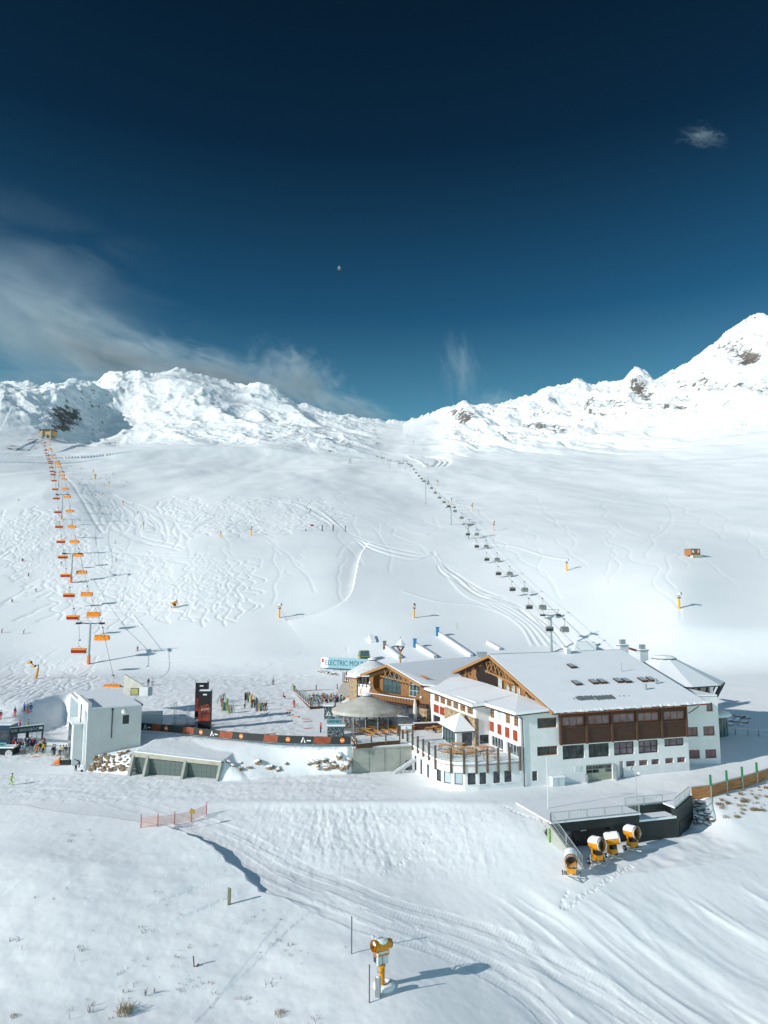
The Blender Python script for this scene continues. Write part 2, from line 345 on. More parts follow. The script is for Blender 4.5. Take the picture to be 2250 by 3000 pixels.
# ---- the sheet as a look-up, for standing things on it
def idx(X, Y):
    A = np.asarray(X, float) / np.asarray(Y, float)
    return np.interp(A, AC, np.arange(len(AC))), np.interp(Y, YR, np.arange(len(YR)))
def zat(x, y):
    c, r = idx(x, y); c0 = int(min(c, len(AC) - 2)); r0 = int(min(r, len(YR) - 2)); fc, fr = c - c0, r - r0
    return float((ZZ[r0, c0] * (1 - fc) + ZZ[r0, c0 + 1] * fc) * (1 - fr) + (ZZ[r0 + 1, c0] * (1 - fc) + ZZ[r0 + 1, c0 + 1] * fc) * fr)
def hit(u, v, ymin=56, ymax=3000):
    """where the sight line through a photo pixel meets the snow"""
    a, e = ray(u, v); c = float(np.interp(a, AC, np.arange(len(AC)))); c0 = int(c); fc = c - c0
    col = ZZ[:, c0] * (1 - fc) + ZZ[:, c0 + 1] * fc; g = col - (CAMZ + e * YR)
    k0 = int(np.searchsorted(YR, ymin)); k1 = int(np.searchsorted(YR, ymax)) - 1
    ks = np.nonzero((g[k0:k1] < 0) & (g[k0 + 1:k1 + 1] >= 0))[0]
    if len(ks) == 0: k = k0 + int(np.argmin(np.abs(g[k0:k1]))); Y = YR[k]; return Vector((a * Y, Y, col[k]))
    k = k0 + ks[0]; t = g[k] / (g[k] - g[k + 1]); Y = YR[k] + (YR[k + 1] - YR[k]) * t
    return Vector((a * Y, Y, CAMZ + e * Y))
# ---------------------------------------------------------------- worked detail of the snow
def spline(pts, step):
    """Catmull-Rom through 2D points, resampled about every step metres"""
    P = np.array([[p[0], p[1]] for p in pts], float); P = np.vstack([2 * P[0] - P[1], P, 2 * P[-1] - P[-2]]); out = []
    for i in range(1, len(P) - 2):
        n = max(2, int(np.hypot(*(P[i + 1] - P[i])) / step)); t = np.linspace(0, 1, n, endpoint=False)[:, None]
        out.append(.5 * (2 * P[i] + (P[i + 1] - P[i - 1]) * t + (2 * P[i - 1] - 5 * P[i] + 4 * P[i + 1] - P[i + 2]) * t * t + (3 * P[i] - P[i - 1] - 3 * P[i + 1] + P[i + 2]) * t ** 3))
    return np.vstack(out + [P[-2:-1]])
def pxpath(px, step=.3): return spline([hit(u, v)[:2] for u, v in px], step)
SX = np.zeros_like(ZZ); 
def stamp(path, width, depth, kmax=6, mode='min', prof=None):
    """cut (or raise) a soft-edged line into the sheet"""
    c, r = idx(path[:, 0], path[:, 1]); c0 = np.rint(c).astype(int); r0 = np.rint(r).astype(int)
    dc = np.median(path[:, 1]) * (AC[len(AC) // 2 + 1] - AC[len(AC) // 2]); rr = int(np.clip(np.median(r0), 1, len(YR) - 2)); dr = YR[rr + 1] - YR[rr]
    kc = min(kmax * 3, int(np.ceil(width * 2.2 / dc))); kr = min(kmax * 3, int(np.ceil(width * 2.2 / dr)))
    jc, jr = np.meshgrid(np.arange(-kc, kc + 1), np.arange(-kr, kr + 1)); jc = jc.ravel(); jr = jr.ravel()
    cc = np.clip(c0[:, None] + jc[None], 0, len(AC) - 1); r2 = np.clip(r0[:, None] + jr[None], 0, len(YR) - 1)
    d2 = (XX[r2, cc] - path[:, 0:1]) ** 2 + (YY[r2, cc] - path[:, 1:2]) ** 2
    we = max(width, .55 * dc, .55 * dr)
    val = -depth * np.exp(-d2 / we ** 2)
    if mode == 'min': np.minimum.at(GR, (r2.ravel(), cc.ravel()), val.ravel())
    else: np.maximum.at(GP, (r2.ravel(), cc.ravel()), -val.ravel())
GR = np.zeros_like(ZZ); GP = np.zeros_like(ZZ)
def distfield(path, box=None):
    """distance to a path and side (+ on its right hand), coarse but exact enough"""
    best = np.full(ZZ.shape, 1e9); side = np.zeros_like(ZZ); tt = np.zeros_like(ZZ)
    x0, x1, y0, y1 = path[:, 0].min() - 30, path[:, 0].max() + 30, path[:, 1].min() - 30, path[:, 1].max() + 30
    rs_ = np.nonzero((YR > y0) & (YR < y1))[0]; sl = slice(rs_[0], rs_[-1] + 1); X = XX[sl]; Y = YY[sl]; B = best[sl]; S = side[sl]; TT = tt[sl]
    n = len(path) - 1
    for i in range(n):
        a, b = path[i], path[i + 1]; d = b - a; L2 = d @ d + 1e-9; t = np.clip(((X - a[0]) * d[0] + (Y - a[1]) * d[1]) / L2, 0, 1)
        px, py = X - a[0] - t * d[0], Y - a[1] - t * d[1]; q = px * px + py * py; k = q < B
        B[k] = q[k]; S[k] = (px * d[1] - py * d[0])[k]; TT[k] = ((i + t) / n)[k]
    return np.sqrt(best), np.sign(side), tt
# --- foreground hill crest with its little cliff beside the cat road
crest = pxpath([(-200, 2352), (0, 2362), (80, 2368), (180, 2388), (300, 2402), (400, 2420), (480, 2436), (540, 2458), (600, 2492), (650, 2530), (690, 2562), (725, 2600), (770, 2632), (860, 2655), (980, 2690)], 1.2)
crest[:, 0] += .45 * np.array([math.sin(i * 1.7) * math.sin(i * .61) + .5 * math.sin(i * 2.9) for i in range(len(crest))])
d, s, t = distfield(crest); Ht = np.interp(t, [0, .12, .3, .45, .6, .72, .8, .88, 1], [.3, .3, .4, .5, .8, 1.1, .8, .35, 0])
ZZ += Ht * np.where(s > 0, np.exp(-d / 9.0), np.exp(-(d / .3) ** 2))
# --- carved pit with concave wall behind the lift station
dC = np.sqrt((XX + 51) ** 2 + (YY - 160) ** 2); pm = sst((27.5 - dC) / 8.0) * sst((4.5 - ((XX + 48.9) * math.cos(R(30)) + (YY - 120.4) * math.sin(R(30)))) / 3.0) * (YY < 200)
ZZ = ZZ * (1 - pm) + np.minimum(ZZ, .2 + .02 * (YY - 130)) * pm
# --- ground dug out in front of the sunken garage
DOx, DOy = G(1500 + 240 / 2.212, 2250 + 350 / 2.212, 0)[:2]; c17, s17 = math.cos(R(17)), math.sin(R(17)); lx = (XX - DOx) * c17 + (YY - DOy) * s17; ly = -(XX - DOx) * s17 + (YY - DOy) * c17
gm = sst((lx - .1 - np.maximum(0, -ly) * .22) / 1.0) * sst((29 - lx) / 6) * sst((1.9 + np.maximum(0, lx - 19.5) * .72 - ly) / .6) * sst((ly + 17) / 11)
ZZ = ZZ * (1 - gm) + np.minimum(ZZ, -3.75 + .10 * ly * (ly < 0) + .12 * fbm(XX / 2, YY / 2, 77, 2)) * gm
BOx, BOy = G(1300 / 3.016, 1900 + 1105 / 3.016, 0)[:2]; cb, sb_ = math.cos(R(-13)), math.sin(R(-13)); lx = (XX - BOx) * cb + (YY - BOy) * sb_; ly = -(XX - BOx) * sb_ + (YY - BOy) * cb
gm = sst((lx + 2.2) / .5) * sst((13.4 - lx) / .5) * sst((.0 - ly) / .25) * sst((ly + 5.5) / 3.5); ZZ = ZZ * (1 - gm) + np.minimum(ZZ, .0) * gm
roofz = 3.45 - .055 * (lx + 2) + .16 + .10 * np.clip(ly, 0, 9) - .55 * np.maximum(0, lx - 13.2) ; cov = (lx > -2.35) * (lx < 20) * (YY < 135) * np.where(lx < 13.2, sst((ly + .05) / .15), sst((ly + 1.5 - .0 * lx) / 2.5)) * sst((12 - ly) / 3)
ZZ = np.where(cov > 0, ZZ * (1 - cov) + np.maximum(ZZ, roofz) * cov, ZZ)
# --- rough bank below the lodge
bm_ = np.exp(-(((U_ - 1060) / 430) ** 4)) * sst((V_ - 2352) / 25) * sst((2620 - V_) / 120) * (YY < 130)
ZZ += bm_ * (.07 * fbm(XX / .55, YY / .8, 71, 3) + .16 * np.maximum(0, fbm(XX / 2.2, YY / 5, 72, 3)) * ridged(XX / 1.0, YY / 9.0, 74, 2))
ZZ += .30 * np.exp(-(((U_ - 1060) / 420) ** 4)) * np.exp(-((V_ - 2356) / 12) ** 2) * (YY < 130)
# --- wind drifts at the lower right
hd = R(139); ux, uy = math.sin(hd), math.cos(hd); al = XX * ux + YY * uy; ac = XX * uy - YY * ux
dm = sst((U_ - 1330) / 250) * sst((V_ - 2560) / 120) * (YY < 120) * sst((U_ - 1330 - (V_ - 2600) * .6) / 300 + .5)
q = fbm(ac / 4.2 + .6 * fbm(al / 14, ac / 9, 83, 2), al / 26, 81, 3)
ZZ += dm * (.46 * np.abs(q) ** .8 * np.sign(q) * .5 + .17 * np.maximum(0, ridged(ac / 2.0 + .5 * fbm(al / 9, ac / 7, 88, 2), al / 18, 84, 2) - .25))
lh = sst((1300 - U_) / 300) * sst((V_ - 2440) / 120) * (YY < 110)
ZZ += lh * (.85 * fbm(XX / 30 + .3, YY / 17, 90, 2) + .22 * fbm(XX / 9, YY / 6, 85, 3) + .05 * fbm(XX / 2.5, YY / 1.6, 86, 3))
ZZ += (YY < 210) * (.05 * fbm(XX / 3.1, YY / 3.1, 87, 3) + .012 * fbm(XX / .6, YY / .6, 89, 2))
rdm = sst((V_ - 2255) / 20) * sst((2360 - V_) / 20) * sst((1150 - U_) / 60) * (YY < 135)
ZZ += rdm * (.05 * fbm(XX / .7, YY / 1.2, 95, 3) + .10 * fbm(XX / 6, YY / 2.0, 96, 3))
mm = (YY > 125) * (YY < 200) * sst((950 - U_) / 80); ZZ += mm * .10 * fbm(XX / 1.1, YY / 1.4, 97, 3)
# --- snow-cat tracks
def cat_track(px, w=1.7, dep=.06):
    P = pxpath(px, .06); T = np.gradient(P, axis=0); T /= np.linalg.norm(T, axis=1)[:, None] + 1e-9; Nn = np.c_[T[:, 1], -T[:, 0]]
    for off in (-w * .8, w * .8):
        c = P + Nn * off
        for k in np.linspace(-.5, .5, 5): stamp(c + Nn * k, .16, dep)
        pick = np.arange(0, len(c), 6)
        for k in np.linspace(-.5, .5, 6): stamp((c + Nn * k)[pick], .09, .03, mode='max')
        br = np.abs(vnoise(c[:, 0] / 1.3, c[:, 1] / 1.3, 5)) > .3; stamp((c + Nn * .72)[br], .13, .045, mode='max'); stamp((c - Nn * .74)[~br], .13, .045, mode='max')
cat_track([(560, 2404), (620, 2425), (700, 2458), (800, 2512), (950, 2580), (1125, 2648), (1300, 2700), (1460, 2755), (1600, 2820), (1760, 2905), (1900, 2998)], 1.3)
cat_track([(500, 2412), (600, 2458), (700, 2530), (850, 2610), (1000, 2672), (1125, 2722), (1300, 2778), (1450, 2850), (1560, 2920), (1640, 2998)], 1.2)
for k in range(4): stamp(pxpath([(700 + 60 * k, 2500 + 26 * k), (900 + 40 * k, 2600 + 16 * k), (1100 + 30 * k, 2700), (1250 + 10 * k, 2760 + 10 * k)], .12), .12, .05)
cat_track([(0, 2330), (150, 2318), (300, 2340), (450, 2375), (560, 2404)], 1.3, .03)
for off in range(7):
    p = [(930 + off * 26 + random.uniform(-9, 9), 2360), (935 + off * 30, 2440 + random.uniform(-20, 20)), (950 + off * 34, 2500 + random.uniform(-20, 40))]; stamp(pxpath(p, .12), .2, .035)
# footprints
def footprints(px, gap=.55, w=.14, dep=.16, jit=.5):
    P = pxpath(px, gap); P = P + np.array([[random.uniform(-jit, jit), random.uniform(-jit, jit)] for _ in P]) * .4; stamp(P, w, dep)
for k in range(3): footprints([(1660, 2615), (1640 + 6 * k, 2660), (1700, 2630), (1760, 2590), (1850, 2540)][2 * (k == 0):])
footprints([(1690, 2640), (1740, 2600), (1800, 2560), (1860, 2530)]); footprints([(1520, 2350), (1560, 2375), (1590, 2400), (1600, 2420)]); footprints([(1480, 2365), (1540, 2390), (1600, 2405)])
footprints([(1120, 2560), (1210, 2500), (1270, 2440)], dep=.1)
# --- ski tracks
rt = random.Random(11)
def wiggle(u0, v0, u1, v1, amp, n, w, dep, step=.35, mode='min'):
    a, b = hit(u0, v0), hit(u1, v1); a = np.array(a[:2]); b = np.array(b[:2]); L = np.hypot(*(b - a)); m = max(12, int(L / step)); t = np.linspace(0, 1, m)
    d = (b - a) / L; nn = np.array([d[1], -d[0]]); ph = rt.uniform(0, 6.3); drift = rt.uniform(-.08, .08) * L
    off = amp * np.sin(2 * np.pi * n * t + ph + .8 * np.sin(2.2 * t * n + ph)) * (0.75 + .4 * np.sin(3 * t + ph)) + drift * np.sin(np.pi * t)
    stamp(a + (b - a) * t[:, None] + nn * off[:, None], w, dep, mode=mode)
def patch(n, us, vs, dv, amp, turns, w, dep, du=(-60, 60)):
    for _ in range(n):
        u = rt.uniform(*us); v = rt.uniform(*vs); v1 = v + rt.uniform(*dv); wiggle(u, v, u + rt.uniform(*du), v1, rt.uniform(*amp), rt.uniform(*turns), w, dep)
patch(62, (150, 620), (1612, 1700), (70, 170), (1.4, 3.4), (3, 6), .36, .19, (-50, 110))
patch(16, (540, 740), (1640, 1670), (110, 170), (2.2, 4.0), (3, 5), .36, .22, (-90, 20))
patch(48, (0, 240), (1480, 1560), (50, 130), (1.5, 3.2), (3, 6), .6, .26, (-30, 60))
patch(46, (60, 330), (1600, 1640), (60, 130), (1.5, 3.0), (3, 6), .42, .19, (-50, 30))
patch(70, (470, 960), (1450, 1500), (30, 70), (1.6, 3.4), (3, 6), .8, .28, (-20, 80))
patch(26, (560, 900), (1500, 1540), (20, 50), (2, 4), (2, 4), .8, .28, (-20, 60))
patch(24, (60, 300), (1920, 1985), (20, 60), (.8, 2.4), (1, 2.5), .35, .14, (-120, -20))
for _ in range(60):
    u, v = rt.uniform(0, 330), rt.uniform(1880, 2020); stamp(pxpath([(u, v), (u - rt.uniform(30, 60), v + rt.uniform(6, 18)), (u - rt.uniform(80, 130), v + rt.uniform(20, 45))], .25), .28, .12)
for _ in range(34):   # moguls at the far left
    u, v = rt.uniform(0, 130), rt.uniform(1600, 1820); stamp(pxpath([(u, v), (u + rt.uniform(20, 50), v - rt.uniform(5, 20))], .4), .9, .3)
for k in range(26):   # pisted run beside the left lift
    u, v = 190 + k * 9 + rt.uniform(-8, 8), 1390 + k * 4; wiggle(u, v, u + rt.uniform(90, 150), v + rt.uniform(90, 150), rt.uniform(.5, 3), 2, .9, .22)
# tracks winding down under the right lift
base = [(1272, 1628), (1300, 1665), (1345, 1700), (1400, 1738), (1470, 1758), (1530, 1790), (1580, 1840), (1640, 1900)]
for k in range(7):
    p = [(u + rt.uniform(-12, 12) + k * 7 * (i / 8) ** 1.4, v + rt.uniform(-7, 7) + (k - 3) * 3) for i, (u, v) in enumerate(base)]; stamp(pxpath(p, .3), .35, .28, mode='max' if k % 2 else 'min')
for k in range(4): stamp(pxpath([(1270, 1628), (1345 + 6 * k, 1730), (1430 + 18 * k, 1775), (1520 + 16 * k, 1830), (1560 + 22 * k, 1890)], .3), .3, .24, mode='max')
stamp(pxpath([(1180, 1735), (1290, 1765), (1400, 1775), (1500, 1810), (1540, 1830)], .3), .4, .22, mode='max')
stamp(pxpath([(1390, 1590), (1500, 1600), (1600, 1630), (1660, 1640)], .4), .6, .3, mode='max')
for k in range(5): stamp(pxpath([(700 + 40 * k, 1455 + 3 * k), (850 + 20 * k, 1478), (960 + 10 * k, 1530 + 3 * k), (1080, 1588 + 5 * k), (1200, 1618 + 6 * k), (1272, 1628)], .5), .8, .32, mode='max' if k % 2 else 'min')
for k in range(42):   # long faint single tracks over the open slopes
    u, v = rt.uniform(300, 2200), rt.uniform(1420, 1640); wiggle(u, v, u + rt.uniform(-60, 260), v + rt.uniform(60, 200), rt.uniform(.6, 3.0), rt.uniform(1.5, 4), .35, .10)
for k in range(14):
    u, v = rt.uniform(600, 1500), rt.uniform(1880, 1930); wiggle(u, v, u - rt.uniform(100, 300), v + rt.uniform(20, 60), rt.uniform(.4, 1.6), 2, .3, .10)
for k in range(5): stamp(pxpath([(300 + 50 * k, 1612 + 6 * k), (500 + 20 * k, 1630 + 8 * k), (730, 1660 + 5 * k)], .5), .5, .2)
stamp(pxpath([(185, 1392), (220, 1430), (250, 1480), (300, 1560)], .6), 1.2, .35); stamp(pxpath([(178, 1392), (205, 1440), (232, 1500), (252, 1545)], .6), 1.6, -.0, mode='max')
for k, o in enumerate((0, 14, 28)): stamp(pxpath([(1245 + o, 1338), (1275 + o, 1342), (1287 + o, 1350), (1272 + o, 1366)], .8), 3.2, 2.2)
stamp(pxpath([(1195, 1336), (1225, 1350), (1250, 1368)], .8), 2.6, 1.4, mode='max')
# gully with a shaded lip in the middle slope
gul = pxpath([(1080, 1590), (1056, 1625), (1042, 1680), (1030, 1735), (1005, 1765), (960, 1788), (900, 1806), (840, 1818)], 3.0)
d, s, t = distfield(gul); f = np.sin(np.pi * np.clip(t, 0, 1)) ** .5
ZZ += f * (np.where(s > 0, -1.9 * np.exp(-d / 7.0), 1.0 * np.exp(-d / 16.0)) * 1.0)
ZZ += GR + GP
# where bare rock breaks through on the far faces
ROCK = np.zeros_like(ZZ)
zc_ = YY * CS + (ZZ - CAMZ) * SN; U_ = 1125 + FPX * XX / zc_; V_ = 1500 - FPX * (-YY * SN + (ZZ - CAMZ) * CS) / zc_
gx_ = np.gradient(ZZ, axis=1) / np.maximum(.1, np.gradient(XX, axis=1)); gy_ = np.gradient(ZZ, axis=0) / np.maximum(.05, np.gradient(YY, axis=0)); steep = sst((np.hypot(gx_, gy_) - .55) / .7)
streak = .5 + .5 * ridged((XX + .45 * YY) / 34, (YY - .3 * XX) / 95, 66, 5, .62)
for u, v, su, sv, amp in ((185, 1225, 60, 45, .72), (120, 1290, 60, 22, .5), (60, 1310, 60, 16, .5), (250, 1150, 70, 14, .3), (560, 1160, 60, 22, .38), (700, 1200, 60, 26, .3), (930, 1245, 80, 22, .42), (870, 1300, 80, 26, .36), (760, 1285, 70, 28, .3), (960, 1325, 60, 16, .4), (640, 1250, 90, 30, .26),
                        (1360, 1222, 34, 26, .62), (1330, 1205, 20, 10, .5), (1580, 1245, 60, 14, .55), (1640, 1262, 40, 20, .5), (1500, 1195, 60, 10, .4), (1725, 1180, 22, 50, .5), (1690, 1160, 20, 20, .4), (1760, 1215, 30, 12, .45), (1868, 1135, 34, 36, .6), (1890, 1165, 30, 22, .5), (2000, 1120, 40, 24, .42), (2190, 1050, 46, 26, .62), (2080, 1100, 60, 26, .36), (2120, 1180, 120, 20, .3), (1980, 1170, 90, 14, .34), (1780, 1250, 60, 14, .3), (1450, 1270, 60, 12, .36), (2230, 1000, 40, 20, .4), (2150, 1020, 90, 40, .44), (2060, 1130, 120, 30, .44), (2200, 1130, 90, 30, .44), (1930, 1190, 140, 16, .44), (1620, 1210, 90, 16, .44), (1800, 1180, 60, 24, .44), (2240, 1240, 90, 16, .44), (1540, 1290, 60, 12, .3), (400, 1150, 60, 20, .28), (620, 1200, 200, 50, .34), (860, 1270, 180, 50, .42), (430, 1230, 90, 40, .30), (1000, 1300, 100, 30, .4), (30, 1180, 60, 30, .3)):
    ROCK = np.maximum(ROCK, blob(u, v, su * 1.35, sv * 1.25, min(.62, amp * .6 + .24), 1.7) * (.78 + .26 * streak + .10 * steep))
ROCK = np.maximum(ROCK, .47 * sst(steep * 1.6) * (.7 + .4 * streak) * upper * mt)
# ---- snow material and mesh
def snow_mat():
    m = bpy.data.materials.new("snow"); m.use_nodes = True; nt = m.node_tree; n = nt.nodes; b = n['Principled BSDF']
    b.inputs['Roughness'].default_value = 0.75; b.inputs['Specular IOR Level'].default_value = 0.25
    at = n.new('ShaderNodeAttribute'); at.attribute_name = 'rock'
    tc = n.new('ShaderNodeNewGeometry')
    nz = n.new('ShaderNodeTexNoise'); nz.inputs['Scale'].default_value = 0.06; nz.inputs['Detail'].default_value = 8; nz.inputs['Roughness'].default_value = 0.72
    nt.links.new(tc.outputs['Position'], nz.inputs['Vector'])
    rk = n.new('ShaderNodeValToRGB'); rk.color_ramp.elements[0].color = (.075, .07, .072, 1); rk.color_ramp.elements[1].color = (.21, .175, .15, 1)
    rk.color_ramp.elements[0].position = .4; rk.color_ramp.elements[1].position = .65
    nt.links.new(nz.outputs[0], rk.inputs[0])
    # rock shows where mask * noise is high
    ad = n.new('ShaderNodeMath'); ad.operation = 'ADD'; nt.links.new(at.outputs['Fac'], ad.inputs[0]); nt.links.new(nz.outputs[0], ad.inputs[1])
    mr = n.new('ShaderNodeMapRange'); mr.inputs['From Min'].default_value = 1.0; mr.inputs['From Max'].default_value = 1.09; nt.links.new(ad.outputs[0], mr.inputs['Value'])
    mix = n.new('ShaderNodeMix'); mix.data_type = 'RGBA'; nt.links.new(mr.outputs[0], mix.inputs[0])
    n2 = n.new('ShaderNodeTexNoise'); n2.inputs['Scale'].default_value = 0.035; n2.inputs['Detail'].default_value = 6; nt.links.new(tc.outputs['Position'], n2.inputs['Vector'])
    sr = n.new('ShaderNodeValToRGB'); sr.color_ramp.elements[0].color = (.85, .88, .89, 1); sr.color_ramp.elements[1].color = (.91, .925, .93, 1)
    sr.color_ramp.elements[0].position = .35; sr.color_ramp.elements[1].position = .65; nt.links.new(n2.outputs[0], sr.inputs[0])
    nt.links.new(sr.outputs[0], mix.inputs[6]); nt.links.new(rk.outputs[0], mix.inputs[7]); nt.links.new(mix.outputs[2], b.inputs['Base Color'])
    # grain
    g1 = n.new('ShaderNodeTexNoise'); g1.inputs['Scale'].default_value = 1.1; g1.inputs['Detail'].default_value = 7; g1.inputs['Roughness'].default_value = .6; nt.links.new(tc.outputs['Position'], g1.inputs['Vector'])
    bp = n.new('ShaderNodeBump'); bp.inputs['Strength'].default_value = .35; bp.inputs['Distance'].default_value = .10; nt.links.new(g1.outputs[0], bp.inputs['Height']); nt.links.new(bp.outputs[0], b.inputs['Normal'])
    return m
SNOW = snow_mat()
def build_terrain():
    nr, nc = ZZ.shape
    co = np.stack([XX, YY, ZZ], -1).reshape(-1, 3).astype(np.float32)
    i = np.arange(nr * nc).reshape(nr, nc)
    q = np.stack([i[:-1, :-1], i[:-1, 1:], i[1:, 1:], i[1:, :-1]], -1).reshape(-1, 4).astype(np.int32)
    me = bpy.data.meshes.new("snow_ground"); me.vertices.add(len(co)); me.vertices.foreach_set('co', co.ravel())
    me.loops.add(q.size); me.loops.foreach_set('vertex_index', q.ravel())
    me.polygons.add(len(q)); me.polygons.foreach_set('loop_start', np.arange(0, q.size, 4, dtype=np.int32))
    me.polygons.foreach_set('loop_total', np.full(len(q), 4, dtype=np.int32))
    me.polygons.foreach_set('use_smooth', np.ones(len(q), dtype=bool))
    at = me.attributes.new('rock', 'FLOAT', 'POINT'); at.data.foreach_set('value', ROCK.astype(np.float32).ravel())
    me.update(); me.materials.append(SNOW)
    o = link("snow_ground", me); return tag(o, kind='structure')
build_terrain()
# ---------------------------------------------------------------- building materials
PLASTER = mat('white_plaster', (.76, .755, .75), .85, var=.05, scale=.6, bump=.15, bscale=8)
PLASTER2 = mat('grey_plaster', (.60, .63, .64), .85, var=.05, scale=.5)
WOOD_D = mat('dark_wood', (.078, .037, .025), .7, var=.35, scale=2.5, stretch=(.5, .5, 9), bump=.4, bscale=6)
WOOD_O = mat('honey_wood', (.26, .12, .044), .65, var=.28, scale=2.2, stretch=(6, 6, .6), bump=.4, bscale=6)
WOOD_T = mat('trim_wood', (.35, .18, .07), .6, var=.2, scale=3, stretch=(1, 1, 5))
WOOD_P = mat('weathered_post_wood', (.16, .115, .08), .8, var=.3, scale=4, stretch=(1, 1, .3))
RUST = mat('shutter_rust', (.34, .055, .02), .6, var=.4, scale=6)
STONE = mat('stone_wall', (.36, .26, .16), .9, var=.55, scale=2.6, bump=.8, bscale=5)
STONE_D = mat('grey_brown_stone', (.20, .16, .13), .9, var=.5, scale=2.6, bump=.8, bscale=5)
CONC = mat('concrete', (.36, .37, .33), .9, var=.14, scale=.5, bump=.15, bscale=4)
CONC_L = mat('pale_concrete', (.50, .48, .42), .9, var=.15, scale=.7)
GLASS = mat('window_glass', (.045, .055, .065), .06, spec=.9, var=.8, scale=.9)  # uneven pane tone imitates reflected mountains, painted in the colour
GLASS_V = mat('window_glass_violet', (.20, .14, .17), .10, spec=.8, var=.35, scale=.8)  # grey-violet of mirrored mountains painted into the pane colour
GLASS_T = mat('window_glass_teal', (.045, .085, .085), .05, spec=.9)
GLASS_P = mat('curtained_glass', (.42, .50, .52), .2, spec=.6, var=.1, scale=1)
SNOWP = mat('roof_snow', (.86, .88, .90), .8, var=.02, scale=.4, bump=.35, bscale=1.4, spec=.2)
DARKM = mat('dark_metal', (.045, .05, .055), .5, metal=.3)
GREYM = mat('grey_steel', (.30, .33, .34), .45, metal=.4, var=.1, scale=2)
GALV = mat('galvanised_steel', (.45, .48, .49), .45, metal=.5)
BLACKP = mat('black_paint', (.018, .02, .024), .5)
WHITE = mat('white_paint', (.78, .80, .80), .5)
GREEN_D = mat('garage_green', (.33, .36, .27), .6, var=.05, scale=1)
COPPER = mat('rust_red_metal', (.35, .10, .06), .6)
ORANGE = mat('orange_paint', (.85, .19, .012), .45)
YELLOW = mat('gun_yellow', (.66, .27, .012), .5, var=.22, scale=3)
WHITEM = mat('pale_metal', (.62, .66, .66), .5)

def wallp(mb, T, u0, u1, z0, z1, rects=(), d=.18):
    """wall face with real recesses; T(u, z, out) -> point; rects = openings (u0,u1,z0,z1)"""
    us = sorted({u0, u1, *[r[0] for r in rects], *[r[1] for r in rects]}); zs = sorted({z0, z1, *[r[2] for r in rects], *[r[3] for r in rects]})
    us = [u for u in us if u0 <= u <= u1]; zs = [z for z in zs if z0 <= z <= z1]
    for a, b in zip(us[:-1], us[1:]):
        for c, e in zip(zs[:-1], zs[1:]):
            mu, mz = (a + b) / 2, (c + e) / 2
            if any(r[0] < mu < r[1] and r[2] < mz < r[3] for r in rects): continue
            mb.quad(T(a, c, 0), T(b, c, 0), T(b, e, 0), T(a, e, 0))
    for a, b, c, e in rects:
        mb.quad(T(a, c, 0), T(b, c, 0), T(b, c, -d), T(a, c, -d)); mb.quad(T(a, e, 0), T(b, e, 0), T(b, e, -d), T(a, e, -d))
        mb.quad(T(a, c, 0), T(a, e, 0), T(a, e, -d), T(a, c, -d)); mb.quad(T(b, c, 0), T(b, e, 0), T(b, e, -d), T(b, c, -d))
        mb.quad(T(a, c, -d), T(b, c, -d), T(b, e, -d), T(a, e, -d))
def tb(mb, T, u0, u1, z0, z1, o0, o1):
    mb.hexa([T(u0, z0, o0), T(u1, z0, o0), T(u1, z0, o1), T(u0, z0, o1)], [T(u0, z1, o0), T(u1, z1, o0), T(u1, z1, o1), T(u0, z1, o1)])
def window(par, T, u0, u1, z0, z1, nu=1, nz=1, d=.18, fm=None, gm=None, fw=.09, name='window', label=None, sill=None):
    fm = fm or DARKM; gm = gm or GLASS; f = MB(); w = fw; o0, o1 = -d + .012, -d + .08
    tb(f, T, u0, u0 + w, z0, z1, o0, o1); tb(f, T, u1 - w, u1, z0, z1, o0, o1)
    tb(f, T, u0 + w, u1 - w, z0, z0 + w, o0, o1); tb(f, T, u0 + w, u1 - w, z1 - w, z1, o0, o1)
    for i in range(1, nu): c = u0 + (u1 - u0) * i / nu; tb(f, T, c - w * .45, c + w * .45, z0 + w, z1 - w, o0, o1 - .005)
    for i in range(1, nz): c = z0 + (z1 - z0) * i / nz; tb(f, T, u0 + w, u1 - w, c - w * .3, c + w * .3, o0, o1 - .012)
    fo = part(name, f, fm, par, label=label)
    p = MB(); tb(p, T, u0 + w * .8, u1 - w * .8, z0 + w * .8, z1 - w * .8, o0 - .004, o0 + .02); part('pane', p, gm, fo)
    if sill: s = MB(); tb(s, T, u0 - .08, u1 + .08, z0 - .07, z0 - .003, -.02, .14); part('sill', s, sill, fo)
    return fo
def roof(par, poly, th=.16, snow=.32, inset=.06, wood=None, name='roof', smat=None):
    """sloping slab with a snow blanket; poly = 3D corners of the underside"""
    up = Vector((0, 0, 1)); P = [Vector(p) for p in poly]
    m = MB(); m.hexa(P, [p + up * th for p in P]); ro = part(name, m, wood or WOOD_D, par)
    c = sum(P, Vector()) / len(P); s = MB(); A = [p + (c - p).normalized() * inset + up * (th + .004) for p in P]; B = [p + (c - p).normalized() * inset * 2.2 + up * (th + snow) for p in P]
    s.hexa(A, B); part('snow_cover', s, smat or SNOWP, ro); return ro

